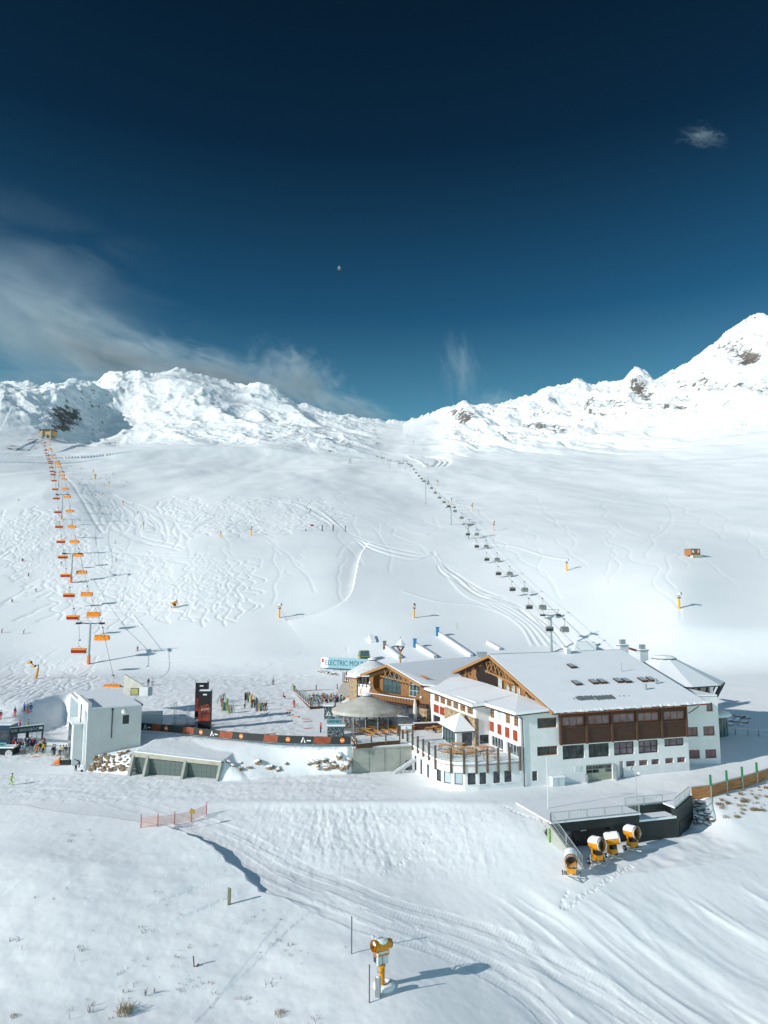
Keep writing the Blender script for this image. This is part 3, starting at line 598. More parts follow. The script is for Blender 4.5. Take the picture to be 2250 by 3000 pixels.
# ================================================================ mountain lodge (big building)
LO, LR = G(1717, 2293, 0), R(17)
lodge = thing('mountain_lodge', 'large white mountain restaurant with brown timber front band and snowy roofs', 'building', LO, LR)
FT = lambda y0: (lambda u, z, o: (u, y0 - o, z))           # front faces
WT = lambda x0: (lambda u, z, o: (x0 - o, u, z))           # faces towards the sun side
F0, W0 = FT(0.0), WT(-11.0)
low_w = [(-3.9, -.1, 3.65, 5.7), (.65, 4.35, 3.65, 5.7), (5.2, 8.9, 3.7, 5.7), (9.7, 13.4, 3.7, 5.7), (14.6, 18.35, 4.5, 5.7)]
small = [(7.3, 9.0, 1.9, 2.7), (9.7, 11.3, 1.9, 2.7), (12.0, 13.5, 1.9, 2.7), (14.6, 16.2, 1.9, 2.7), (16.9, 18.5, 1.9, 2.7)]
left_w = [(-8.1, -4.75, 8.5, 10.0), (-8.25, -4.75, 4.45, 5.8), (-9.2, -8.3, .9, 2.3)]
gar = (.1, 4.8, -.4, 2.6); vent = (6.1, 6.8, .2, 2.8)
w = MB()
wallp(w, F0, -11, 19.2, -1.5, 10.9, low_w + small + left_w + [gar, vent], .3)
W1 = WT(-13.4); ww = [(29.8 - 3.08 * i - 2.4, 29.8 - 3.08 * i, 8.9, 10.35) for i in range(6)]
sh = [(27.5, 30.2, 6.8, 8.3), (24.5, 27.1, 6.8, 8.3)]
wr = [(8.95, 10.5, 8.7, 10.2), (6.15, 7.7, 8.75, 10.2), (3.35, 4.9, 8.75, 10.2), (.6, 2.1, 8.75, 10.2)]
sr = [(9.1, 10.7, 6.5, 8.1), (6.35, 7.9, 6.5, 8.1), (3.6, 5.2, 6.5, 8.1), (.95, 2.5, 6.5, 8.1)]
dr = [(5.9, 10.2, 4.25, 5.95), (.6, 4.8, 4.25, 5.95)]
door_w = (26.8, 30.4, 4.3, 6.3)
wallp(w, W1, 10.7, 31.9, 3, 11.2, ww + sh + [door_w], .2)
wallp(w, W0, 0, 10.7, 3, 10.9, wr + sr + dr, .2)
# bay between them, standing out
wallp(w, FT(10.7), -13.4, -11.0, 3, 10.9, [(-12.8, -11.2, 4.5, 5.9)], .15); w.quad((-13.4, 31.9, 3), (-5, 31.9, 3), (-5, 31.9, 11.2), (-13.4, 31.9, 11.2))
w.quad((19.2, 0, -1.5), (19.2, 18, -1.5), (19.2, 18, 10.9), (19.2, 0, 10.9)); w.quad((-11, 37.2, 3), (19.2, 37.2, 3), (19.2, 37.2, 11), (-11, 37.2, 11))
w.quad((-11, 0, 10.9), (19.2, 0, 10.9), (19.2, 37.2, 10.9), (-11, 37.2, 10.9))
part('wall', w, PLASTER, lodge)
for r in low_w[:4]: window(lodge, F0, *r, nu=3, nz=2, d=.3, gm=GLASS_V if r[0] > 5 else GLASS, fw=.17)
window(lodge, F0, *low_w[4], nu=3, nz=1, d=.3, gm=GLASS_V, fw=.15)
for r in small: window(lodge, F0, *r, nu=2, d=.3, fm=mat('brown_frame', (.22, .075, .03)), gm=GLASS_V)
for r in left_w[:2]: window(lodge, F0, *r, nu=3, d=.3, fm=mat('brown_frame', (.22, .075, .03)), fw=.14)
window(lodge, F0, *left_w[2], nu=1, d=.3)
for r in ww: window(lodge, W1, *r, nu=3, nz=3, d=.2, fm=WOOD_T, gm=GLASS, fw=.2)
for r in wr: window(lodge, W0, *r, nu=2, nz=3, d=.2, fm=WOOD_T if r[0] != 6.15 else WHITEM, gm=GLASS if r[0] != 6.15 else GLASS_P, fw=.17)
for r in dr: window(lodge, W0, *r, nu=4, nz=1, d=.2, fm=WHITEM, gm=GLASS, fw=.12)
window(lodge, W1, *door_w, nu=2, d=.2, fm=WOOD_D)
for r in sh + sr:
    TS = W1 if r in sh else W0; s = MB(); tb(s, TS, r[0] + .05, r[1] - .05, r[2] + .05, r[3] - .05, -.19, -.05)
    for k in range(1, 4): zz = r[2] + (r[3] - r[2]) * k / 4; tb(s, TS, r[0] + .1, r[1] - .1, zz - .04, zz + .04, -.05, -.02)
    part('shutter', s, RUST, lodge)
# string courses
c = MB(); c.box(-13.5, 10.7, 8.6, -13.4, 31.9, 8.74); c.box(-11.12, 0.3, 8.42, -11.0, 10.7, 8.52); c.box(-11.14, 0, 10.3, -11.0, .5, 10.9); part('string_course', c, WHITE, lodge)
# stone cladding by the door
s = MB(); s.box(-13.62, 10.75, 3.2, -13.41, 24.2, 8.58); part('stone_cladding', s, STONE, lodge)
s = MB(); s.box(-13.66, 10.5, 3.2, -13.1, 10.74, 8.55); part('stone_corner', s, STONE_D, lodge)
window(lodge, FT(10.7), -12.8, -11.2, 4.5, 5.9, d=.15, fm=DARKM, fw=.14)
# garage door
g = MB(); tb(g, F0, gar[0] + .02, gar[1] - .02, gar[2], gar[3] - .02, -.28, -.2)
for k in range(1, 5): zz = gar[2] + (gar[3] - gar[2]) * k / 5; tb(g, F0, gar[0] + .1, gar[1] - .1, zz - .02, zz + .02, -.2, -.17)
go = part('garage_door', g, GREEN_D, lodge)
for j in range(2):
    for i in range(4):
        if (i, j) in ((2, 0),): continue
        x0 = gar[0] + .12 + i * 1.14; z0 = 1.32 + .57 * j; p = MB(); tb(p, F0, x0, x0 + 1.02, z0, z0 + .44, -.2, -.16); part('door_pane', p, GLASS, go)
v = MB(); tb(v, F0, vent[0] + .01, vent[1] - .01, vent[2], vent[3] - .01, -.29, -.2); part('door', v, GREYM, lodge)
v = MB(); tb(v, F0, -1.9, -.8, 1.8, 2.6, .002, .06); part('wall_vent', v, WHITEM, lodge)
v = MB(); tb(v, F0, 4.86, 5.05, -.6, 2.5, 0, .9); part('door_cheek', v, GREYM, lodge); v = MB(); tb(v, F0, -.14, .06, -.6, 1.3, 0, .6); part('door_cheek', v, GREYM, lodge)
# brown timber upper band
up_w = [(-4.05, -.25, 8.65, 10.05), (.45, 4.35, 8.65, 10.05), (4.95, 8.95, 8.7, 10.1), (9.5, 13.45, 8.7, 10.05), (14.4, 18.4, 8.7, 10.05)]
TF = FT(-.45); tbm = MB(); wallp(tbm, TF, -4.45, 18.9, 5.95, 10.9, up_w, .2)
tbm.quad((-4.45, -.45, 5.95), (18.9, -.45, 5.95), (18.9, 0, 5.95), (-4.45, 0, 5.95)); tbm.quad((-4.45, -.45, 5.95), (-4.45, 0, 5.95), (-4.45, 0, 10.9), (-4.45, -.45, 10.9)); tbm.quad((18.9, -.45, 5.95), (18.9, 0, 5.95), (18.9, 0, 10.9), (18.9, -.45, 10.9))
part('timber_band', tbm, WOOD_D, lodge)
t = MB()
for x in (-4.4, .1, 4.65, 9.22, 13.9, 18.65): tb(t, TF, x - .17, x + .17, 5.9, 10.85, .003, .16)
tb(t, TF, -4.2, 18.5, 8.4, 8.56, .003, .1)
for k in range(1, 12): zz = 6.0 + k * .2; tb(t, TF, -4.2, 18.5, zz - .012, zz + .012, .003, .02)
part('timber_trim', t, mat('trim_dark_wood', (.10, .048, .03), .7, var=.2, scale=3), lodge)
for r in up_w: window(lodge, TF, *r, nu=3, d=.2, fm=mat('red_brown_frame', (.26, .085, .035)), gm=GLASS_V, fw=.15)
# main roof: front slope and the slope behind the ridge
E0, E1, R0, R1 = (-6.2, -1.3, 10.75), (22.2, -1.3, 11.05), (-6.2, 20.5, 17.6), (21.9, 20.5, 17.95)
roof(lodge, [E0, E1, R1, R0], snow=.24, name='roof')
roof(lodge, [R0, R1, (21.5, 37, 13.2), (-6.2, 37.6, 12.9)], snow=.3, name='roof')
rt = MB(); rt.beam((-6.2, -1.34, 10.68), (22.2, -1.34, 10.98), .1, .14); part('gutter', rt, COPPER, lodge)
rt = MB()
for i in range(46): x = -5.8 + i * .61; rt.beam((x, -.95, 10.78 + (x + 6) * .0106), (x, .0, 11.03 + (x + 6) * .0106), .12, .16)
part('rafter', rt, WOOD_D, lodge)
es = MB(); rs_e = random.Random(8); x = -6.1
while x < 22.0:
    wd = rs_e.uniform(.25, .8); t = (x + 6.2) / 28.2; zb = 10.92 + .3 * t; dr_ = rs_e.uniform(.0, .22); out = rs_e.uniform(.02, .16)
    es.hexa([(x, -1.32 - out, zb - dr_ * .6), (x + wd, -1.32 - out, zb - dr_ * .6), (x + wd, -.9, zb + .02), (x, -.9, zb + .02)], [(x, -1.28 - out, zb + .16 + dr_ * .3), (x + wd, -1.28 - out, zb + .16 + dr_ * .3), (x + wd, -.7, zb + .42), (x, -.7, zb + .42)]); x += wd + (rs_e.random() < .2) * .15
part('eave_snow', es, SNOWP, lodge)
# gable on the sunny side
GX = -5.0
def gz(y): return 10.95 + (y - .3) * .318 if y < 20.6 else 17.4 - (y - 20.6) * .262
gp = [(.9, 11.0), (2, gz(2)), (20.6, gz(20.6)), (36.4, gz(36.4)), (36, 12.0), (26, 11.2), (12, 11.0)]
g = MB(); g.prism([(GX, y, z - .05) for y, z in gp], (.2, 0, 0)); part('gable_wall', g, WOOD_O, lodge)
b = MB()
b.beam((-6.32, -1.5, 10.86), (-6.32, 20.6, 17.74), .12, .5); b.beam((-6.32, 37.8, 13.1), (-6.32, 20.6, 17.74), .12, .5)
part('bargeboard', b, WOOD_T, lodge)
for y in (3, 7.5, 12, 24.5, 28, 31.5, 35): b = MB(); b.beam((-6.0, y, gz(y) - .45), (-4.9, y, gz(y) - .45), .22, .4); b.beam((-5.8, y, gz(y) - .5), (-5.05, y, gz(y) - 1.3), .16, .16); part('bracket', b, WOOD_D, lodge)
b = MB()  # dark panel painted as loggia shade: round one end, straight the other
pts = [(28.2 + 2.3 * math.cos(a), 13.4 + 2.1 * math.sin(a)) for a in np.linspace(math.pi * .45, math.pi * -.4 - 0, 12)]
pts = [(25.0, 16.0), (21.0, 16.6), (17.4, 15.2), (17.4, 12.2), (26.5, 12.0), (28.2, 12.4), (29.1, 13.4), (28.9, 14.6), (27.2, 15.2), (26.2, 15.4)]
b.prism([(GX - .02, y, z) for y, z in pts], (-.03, 0, 0)); part('loggia_shade_panel', b, mat('shadow_dark_wood', (.02, .013, .010), .9), lodge)
lb = MB()
for k in range(6):   # lattice of carved beams under the ridge
    y = 22.5 - k * 1.6; zt = gz(y) - .5; lb.beam((-5.9, y, zt), (-5.9, y - 1.0, zt - 1.9), .16, .16); lb.beam((-5.9, y - 1.4, zt - .2), (-5.9, y + .2, zt - 1.9), .16, .16)
lb.beam((-5.9, 23.0, gz(21) - 2.4), (-5.9, 11.5, gz(11.5) - .7), .2, .22); part('carved_truss', lb, WOOD_T, lodge)
for r, nu in (((14.9, 16.2, 12.0, 13.5), 2), ((12.9, 14.1, 12.0, 13.3), 2), ((11.0, 12.2, 11.9, 13.1), 2), ((8.6, 9.0, 12.0, 13.2), 1), ((17.8, 19.4, 12.2, 14.4), 2)):
    window(lodge, WT(GX), *r, nu=nu, d=-.05, fm=WOOD_T, gm=GLASS_P, fw=.1, sill=WHITE)
for y, z in ((33.4, 12.9), (6.6, 12.1)):
    d_ = MB(); d_.prism([(GX - .01, y - .45, z), (GX - .01, y, z - .75), (GX - .01, y + .45, z), (GX - .01, y, z + .75)], (-.04, 0, 0)); part('diamond_opening', d_, BLACKP, lodge)
# low annex roof against the gable
roof(lodge, [(-12.1, -.6, 10.55), (-5.2, -.6, 10.95), (-5.2, 11.6, 11.5), (-12.1, 10.6, 10.45)], snow=.4, name='annex_roof')
roof(lodge, [(-14.5, 9.9, 10.35), (-12.0, 9.9, 10.55), (-11.9, 11.4, 10.6), (-5.2, 11.4, 11.5), (-5.2, 24, 11.9), (-14.5, 24, 10.5)], snow=.45, name='annex_roof')
roof(lodge, [(-14.5, 24, 10.5), (-5.2, 24, 11.9), (-5.2, 37.0, 12.0), (-10, 36.5, 11.3), (-14.5, 32.9, 10.5)], snow=.45, name='annex_roof')
for i in range(9): rt = MB(); y = 11.5 + i * 2.5; rt.beam((-14.4, y, 10.4), (-13.3, y, 10.5), .14, .18); part('rafter', rt, COPPER, lodge)
for i in range(5): rt = MB(); y = 1 + i * 2.2; rt.beam((-12.0, y, 10.4), (-11.0, y, 10.5), .14, .18); part('rafter', rt, COPPER, lodge)
d_ = MB(); d_.line([(-11.1, -.12, 10.4), (-10.7, -.14, 10.0), (-10.6, -.14, 3.2), (-10.6, -.14, .2), (-11.0, -.14, -.1)], .07, 8); part('downpipe', d_, DARKM, lodge)
d_ = MB(); d_.line([(20.8, -1.0, 10.7), (19.8, -.3, 9.8), (19.4, -.12, 9.5)], .07, 8); part('downpipe', d_, DARKM, lodge)
# chimneys and roof lights
def chimney(x, y, z, w_, h, cap=True):
    m = MB(); m.box(x - w_ / 2, y - w_ / 2, z - 1.2, x + w_ / 2, y + w_ / 2, z + h); ch = part('chimney', m, PLASTER2, lodge)
    m = MB(); m.box(x - w_ / 2 - .12, y - w_ / 2 - .12, z + h, x + w_ / 2 + .12, y + w_ / 2 + .12, z + h + .3); part('chimney_cap', m, SNOWP, ch)
def rz_(x, y): t = (y + 1.3) / 21.8; return 10.75 + .32 * (x + 6.2) / 28.2 + t * 6.88 + .42
def roof_at(u, v):
    """local x, y where the sight line meets the front slope of the lodge roof"""
    x, e = ray(u, v); lo, hi = 60.0, 200.0
    for _ in range(40):
        Y = (lo + hi) / 2; p = Matrix.Rotation(-LR, 3, 'Z') @ (Vector((x * Y, Y, CAMZ + e * Y)) - Vector(LO))
        if p.z > rz_(p.x, p.y): lo = Y
        else: hi = Y
    return p.x, p.y
q2 = lambda x, y: (1600 + x / 2.552, 1850 + y / 2.552)
chimney(9.5, 19.8, rz_(9.5, 19.8), .9, .7); None
for x, y in [roof_at(*q2(a, b)) for a, b in ((192, 262), (228, 388), (356, 380), (418, 376), (540, 370), (600, 370), (722, 364), (784, 360))]:
    z = rz_(x, y) + .02; m = MB(); sl = .32
    m.hexa([(x - .55, y - .8, z - .55), (x + .55, y - .8, z - .55), (x + .55, y + .8, z + .2), (x - .55, y + .8, z + .2)], [(x - .55, y - .8, z + .05), (x + .55, y - .8, z + .05), (x + .55, y + .8, z + .42), (x - .55, y + .8, z + .42)])
    so = part('roof_light', m, WOOD_D, lodge); m = MB(); m.hexa([(x - .46, y - .7, z + .06), (x + .46, y - .7, z + .06), (x + .46, y + .7, z + .42), (x - .46, y + .7, z + .42)], [(x - .46, y - .7, z + .1), (x + .46, y - .7, z + .1), (x + .46, y + .7, z + .46), (x - .46, y + .7, z + .46)]); part('pane', m, GLASS_P, so)
# wind-cleared streaks where dark roofing shows
rs = random.Random(5); m = MB()
for pa, pb in (((228, 520), (345, 476)), ((368, 516), (488, 470)), ((520, 494), (628, 470)), ((790, 466), (860, 450))):
    x0, y0 = roof_at(*q2(*pa)); x1, y1 = roof_at(*q2(*pb)); x = x0; sk = (x0 - roof_at(*q2(pa[0], pb[1]))[0])
    while x < x1:
        big_ = 1 if pa[0] < 500 and x0 + .5 < x < x1 - .4 else .45; a, b_ = y0 + rs.uniform(0, .25) + (1 - big_) * rs.uniform(0, 1), y1 - rs.uniform(0, .3) - (1 - big_) * rs.uniform(0, .6); wd = rs.uniform(.10, .2)
        if b_ > a + .1:
            z = lambda yy: rz_(x, yy) + .03
            m.hexa([(x, a, z(a) - .05), (x + wd, a, z(a) - .05), (x + wd, b_, z(b_) - .05), (x, b_, z(b_) - .05)], [(x, a, z(a)), (x + wd, a, z(a)), (x + wd, b_, z(b_)), (x, b_, z(b_))])
        x += wd + rs.choice((.02, .03, .08) if big_ == 1 else (.05, .2, .3))
part('bare_roof_streak', m, mat('bare_roofing', (.16, .18, .19), .8), lodge)
for x, y, h in [(*roof_at(*q2(a, b)), h) for a, b, h in ((745, 432, .9), (822, 388, .8), (565, 298, 1.5))]: m = MB(); m.tube((x, y, rz_(x, y) - .3), (x, y, rz_(x, y) + h), .2 if h < 1 else .07, .2 if h < 1 else .07, 10); part('vent_pipe', m, GREYM, lodge)
m = MB(); m.beam((-6, 20.7, 18.02), (9.0, 20.7, 18.18), .22, .16); m.beam((10, 20.7, 18.2), (21.9, 20.7, 18.32), .22, .16); part('ridge_cap', m, DARKM, lodge)

# pavilion porch with pyramid roof
pv = MB(); PX0, PX1, PY0, PY1 = -16.2, -11.3, 8.2 + 10.2, 8.2 + 15.8
pv_b = [(-15.0, -13.4)]
PXa, PXb, PYa, PYb = -16.7, -13.4, 11.3, 17.6
m = MB(); wallp(m, FT(PYa), PXa, PXb, 3.6, 6.7, [(PXa + 1.0, PXb - .5, 3.9, 6.3)], .15); wallp(m, WT(PXa), PYa, PYb, 3.6, 6.7, [(PYa + .5, PYb - .3, 3.9, 6.5)], .15); porch = part('porch', m, PLASTER, lodge)
window(porch, FT(PYa), PXa + 1.0, PXb - .5, 3.9, 6.3, nu=1, d=.15); window(porch, WT(PXa), PYa + .5, PYb - .3, 3.9, 6.5, nu=4, d=.15, gm=GLASS_T)
m = MB(); ap = (-14.9, 14.0, 9.1); q_ = [(PXa - .6, PYa - .6, 6.6), (PXb - .05, PYa - .6, 6.6), (PXb - .05, PYb + .8, 6.9), (PXa - .6, PYb + .8, 6.9)]
for i in range(4): m.quad(q_[i], q_[(i + 1) % 4], ap)
m.quad(*q_[::-1]); part('porch_roof', m, SNOWP, lodge)
m = MB()
for i in range(4): m.beam(Vector(q_[i]) - Vector((0, 0, .06)), Vector(q_[(i + 1) % 4]) - Vector((0, 0, .06)), .1, .14)
part('porch_eave', m, DARKM, lodge)

# ---- round terrace wing on the low ground
tw = [(-11.0, 0.0), (-18.0, 0.0), (-20.0, .35), (-21.6, 1.3), (-22.6, 2.7), (-23.0, 4.6), (-23.0, 26.5)]
m = MB()
rw = [(-24.1, -23.1), (-22.4, -21.1), (-20.4, -19.1), (-18.4, -17.2)]
wallp(m, F0, -18.0, -11.0, -1.5, 4.0, [(-17.8, -16.75, 1.05, 2.7), (-15.6, -14.5, 1.05, 2.7), (-13.8, -12.6, 1.05, 2.7)], .15)
WL = WT(-23.0); lw = [(7.2, 8.2, .6, 2.6), (10.3, 11.3, .4, 2.7), (13.0, 14.0, .4, 2.7), (17.0, 18.2, .6, 2.6), (21.0, 22.2, .6, 2.6)]
wallp(m, WL, 4.6, 26.5, -1.5, 4.0, lw, .15)
def segT(p, q):
    p = Vector((*p, 0)); q = Vector((*q, 0)); d_ = (q - p).normalized(); n = Vector((d_.y, -d_.x, 0)); L = (q - p).length
    return (lambda u, z, o: tuple(p + d_ * u + n * o + Vector((0, 0, z)))), L
segs = [segT(tw[i + 1], tw[i]) for i in range(1, 5)]
for T, L_ in segs: wallp(m, T, 0, L_, -1.5, 4.0, [(L_ / 2 - .6, L_ / 2 + .6, 1.05, 2.7)], .15)
terr = part('terrace_wall', m, PLASTER, lodge)
for T, L_ in segs: window(terr, T, L_ / 2 - .6, L_ / 2 + .6, 1.05, 2.7, d=.15, gm=GLASS_P if L_ < 1.9 else GLASS, sill=WHITE)
for r in ((-17.8, -16.75), (-15.6, -14.5), (-13.8, -12.6)): window(terr, F0, *r, 1.05, 2.7, d=.15, sill=WHITE)
for r in lw: window(terr, WL, *r, d=.15, gm=GLASS_T)
m = MB(); poly = [(*p, 4.0) for p in tw] + [(-23.0, 27, 4.0), (-11.0, 40, 4.0)]; m.quad(*poly)
sn = MB(); pi = [(p[0] * .985 - .2, p[1] + .25, 4.02) for p in tw]; sn.hexa(pi + [(-22.6, 27, 4.02), (-11.1, 39, 4.02)], [(p[0], p[1], 4.16) for p in pi] + [(-22.6, 27, 4.16), (-11.1, 39, 4.16)])
td = part('terrace_deck', m, CONC, lodge); part('snow_cover', sn, SNOWP, td)
bs = MB()
for a, b_ in zip(tw[:-2], tw[1:-1]): bs.beam((a[0], a[1] - .03, -.55), (b_[0], b_[1] - .03, -.55), .12, 1.0)
bs.box(-11, -.06, -1.4, -5.5, .02, -.15); part('plinth', bs, CONC, lodge)
cap = MB()
for a, b_ in zip(tw[:-1], tw[1:]): cap.beam((a[0], a[1], 4.12), (b_[0], b_[1], 4.12), .3, .2)
part('terrace_coping', cap, SNOWP, lodge)
rl = MB()
for a, b_ in zip(tw[:-1], tw[1:]): rl.beam((a[0], a[1] - .06, 3.72), (b_[0], b_[1] - .06, 3.72), .16, .05)
part('terrace_ledge', rl, COPPER, lodge)
# posts with glass between
cum = [0]
for a, b_ in zip(tw[:-1], tw[1:]): cum.append(cum[-1] + math.dist(a, b_))
def along(s):
    for i in range(len(tw) - 1):
        if s <= cum[i + 1] or i == len(tw) - 2: t_ = (s - cum[i]) / (cum[i + 1] - cum[i]); return (tw[i][0] + (tw[i + 1][0] - tw[i][0]) * t_, tw[i][1] + (tw[i + 1][1] - tw[i][1]) * t_)
posts = [.25, 2.0, 3.85, 5.6, 7.35, 9.2, 11.0] + [14.2 + 2.55 * i for i in range(8)]
pp = []
for s_ in posts:
    x, y = along(s_); pp.append((x, y)); ox, oy = (0, -.17) if x > -20.5 else ((-.12, -.1) if y < 4 else (-.17, 0))
    m = MB(); m.box(x + ox - .16, y + oy - .1, 2.6 if y < 5 else 3.4, x + ox + .16, y + oy + .1, 6.1); part('terrace_post', m, WOOD_P, lodge)
gl_ = mat('clear_glass', (.75, .85, .85), .05, alpha=.16, spec=.8)
for a, b_ in zip(pp[:-1], pp[1:]):
    m = MB(); m.beam((a[0], a[1], 4.75), (b_[0], b_[1], 4.75), .03, 1.05); part('glass_screen', m, gl_, lodge)
# ================================================================ white tower block at the right
TO = G(*(2112.5, 2236), .8); tower = thing('tower_block', 'flat-roofed white rendered block with pinkish windows at the right end of the lodge', 'building', (TO.x, TO.y, 0), R(9))
TT = FT(0.0); tws = [(-5.8, -3.9, 5.3, 6.8), (-2.9, -.85, 5.35, 6.85), (-5.7, -3.75, 1.7, 3.1), (-2.75, -.75, 1.7, 3.1), (-2.1, -.95, 9.3, 10.7)]
m = MB(); wallp(m, TT, -9.6, 0, -1, 11.7, tws, .22); m.quad((0, 0, -1), (0, 14, -1), (0, 14, 11.7), (0, 0, 11.7)); m.quad((-9.6, 14, -1), (0, 14, -1), (0, 14, 11.7), (-9.6, 14, 11.7)); m.quad((-9.6, 0, -1), (-9.6, 14, -1), (-9.6, 14, 11.7), (-9.6, 0, 11.7)); part('wall', m, PLASTER, tower)
for r in tws: window(tower, TT, *r, nu=2 if r[1] - r[0] > 1.5 else 1, d=.22, fm=mat('red_brown_frame', (.26, .085, .035)), gm=GLASS_V, fw=.13, sill=PLASTER2)
m = MB(); m.box(-9.7, -.05, 11.7, .08, 14.05, 11.76); ro = part('roof', m, GREYM, tower); m = MB(); m.box(-9.6, .05, 11.765, -.02, 13.95, 12.0); part('snow_cover', m, SNOWP, ro)

# ---- round restaurant hall behind, many-sided snowy roof on slanting dark struts
hc = LODGE_P = None
HC = Vector(LO) + Vector((math.cos(LR) * 30.5 - math.sin(LR) * 19.5, math.sin(LR) * 30.5 + math.cos(LR) * 19.5, 0))
hall = thing('round_hall', 'many-sided hall with a snowy cone roof on slanting dark struts behind the lodge', 'building', (HC.x, HC.y, 0), R(6))
m = MB(); n8 = 10; rad = 10.9; hz = 12.3; pts = [(rad * math.cos(2 * math.pi * (i + .5) / n8), rad * .95 * math.sin(2 * math.pi * (i + .5) / n8), hz) for i in range(n8)]
top = [(p[0] * .19, p[1] * .19, 16.6) for p in pts]
for i in range(n8): m.quad(pts[i], pts[(i + 1) % n8], top[(i + 1) % n8], top[i])
m.quad(*top); ro = part('roof', m, SNOWP, hall)
m = MB(); m.lathe((0, 0, 16.75), [(2.4, -.1), (2.4, .0), (1.7, .32), (.05, .5)], n8); part('roof_crown', m, SNOWP, ro)
m = MB(); m.lathe((0, 0, 16.55), [(2.25, -.15), (2.45, .1)], n8); part('crown_rim', m, DARKM, ro)
m = MB()
for i in range(n8): m.beam(Vector(pts[i]) - Vector((0, 0, .1)), Vector(pts[(i + 1) % n8]) - Vector((0, 0, .1)), .16, .2)
part('eave', m, DARKM, hall)
m = MB()
for i in range(n8):
    p = Vector(pts[i]); q = Vector((p.x * .84, p.y * .84, 9.0)); m.beam(p * 1.0 - Vector((0, 0, .1)), q, .3, .3); p2 = Vector(pts[(i + 1) % n8])
    for t_ in (.3, .6): a_ = p.lerp(p2, t_); m.beam((a_.x * .97, a_.y * .97, hz - .1), (q.x * (1 - t_) + p2.x * .84 * t_, q.y * (1 - t_) + p2.y * .84 * t_, 9.4), .22, .22)
part('strut', m, DARKM, hall)
m = MB(); m.lathe((0, 0, 0), [(rad * .82, 2), (rad * .82, 9.4), (rad * .8, 9.41), (rad * .8, hz - .1)], n8, a0=2 * math.pi * .5 / n8, a1=2 * math.pi * (1 + .5 / n8)); part('wall', m, GLASS_V, hall)
# small round porch to the right of the tower
pc = G(2125, 2152, 2.4); m = MB(); m.lathe((0, 0, 0), [(.05, 5.5), (1.6, 5.35), (3.0, 4.75), (3.2, 4.3), (3.0, 4.2)], 18); porch2 = thing('entrance_rotunda', 'small glazed round porch with domed snowy roof beside the tower block', 'porch', (pc.x - 1.6, pc.y + 1.0, 1.6), 0)
part('roof', m, SNOWP, porch2, smooth=True); m = MB(); m.lathe((0, 0, 0), [(2.4, -.6), (2.4, 4.2)], 18); part('glazing', m, GLASS_T, porch2); m = MB()
for i in range(18): a_ = i / 18 * 2 * math.pi; m.tube((2.44 * math.cos(a_), 2.44 * math.sin(a_), -.6), (2.44 * math.cos(a_), 2.44 * math.sin(a_), 4.2), .06, .06, 6)
part('mullion', m, GREYM, porch2)

# ================================================================ timber chalet with the big oval window
CO = G(900 + 1480 / 4.1475, 1850 + 1130 / 4.1475, 4.2); chalet = thing('timber_chalet', 'honey-coloured timber chalet with oval glazed gable and snowy roof beside the tent bar', 'building', (CO.x, CO.y, 0), R(-48))
CF = FT(0.0)
def cz(x): return 14.35 - (x + 10.7) * .305 if x > -10.7 else 14.35 + (x + 10.7) * .30
# wall with oval hole: ring of quads between oval and outline
m = MB(); oc = (-9.4, 10.85); oa, ob = 6.9, 2.35; N_ = 48
def oval(t):
    c_, s_ = math.cos(t), math.sin(t); x = oc[0] + oa * math.copysign(abs(c_) ** .62, c_); z = oc[1] + ob * math.copysign(abs(s_) ** .62, s_) + (.55 if s_ > 0 else 0) * (1 - abs(x - oc[0]) / oa * 1.0)
    return x, min(z, cz(x) - .75) if s_ > 0 else z
def outl(t):
    c_, s_ = math.cos(t), math.sin(t); k = 1 / max(abs(c_) / (8.3 if c_ > 0 else 8.1), abs(s_) / 9.0 + 1e-9); x = oc[0] + c_ * k; z = oc[1] + s_ * k * 1.0
    x = max(-17.5, min(-1.1, x)); return x, min(max(z, 7.9), cz(x))
for i in range(N_):
    t0, t1 = 2 * math.pi * i / N_, 2 * math.pi * (i + 1) / N_; a_, b_, c_, d_ = oval(t0), oval(t1), outl(t1), outl(t0)
    m.quad((a_[0], 0, a_[1]), (b_[0], 0, b_[1]), (c_[0], 0, c_[1]), (d_[0], 0, d_[1])); m.quad((a_[0], 0, a_[1]), (b_[0], 0, b_[1]), (b_[0], 1.6, b_[1]), (a_[0], 1.6, a_[1]))
m.quad((-17.5, 0, 7.9), (-17.5, 10, 7.9), (-17.5, 10, 12.0), (-17.5, 0, 12.0)); m.quad((-1.1, 0, 7.9), (0, .3, 7.9), (0, .3, 11.3), (-1.1, 0, 11.3)); m.quad((0, .3, 7.9), (0, 6, 7.9), (0, 6, 11.3), (0, .3, 11.3))
part('gable_wall', m, WOOD_O, chalet)
gx = FT(1.5)
m = MB(); wallp(m, gx, -17, -2, 8.0, 13.0, [(-14.8, -9.4, 8.7, 12.8), (-7.0, -2.6, 8.7, 12.2)], .1); part('inner_wall', m, WOOD_O, chalet)
window(chalet, gx, -14.8, -9.4, 8.7, 12.8, nu=4, nz=3, d=.1, gm=GLASS_T, fm=DARKM, fw=.12); window(chalet, gx, -7.0, -2.6, 8.7, 12.2, nu=4, nz=3, d=.1, gm=GLASS_T, fm=WHITEM, fw=.12)
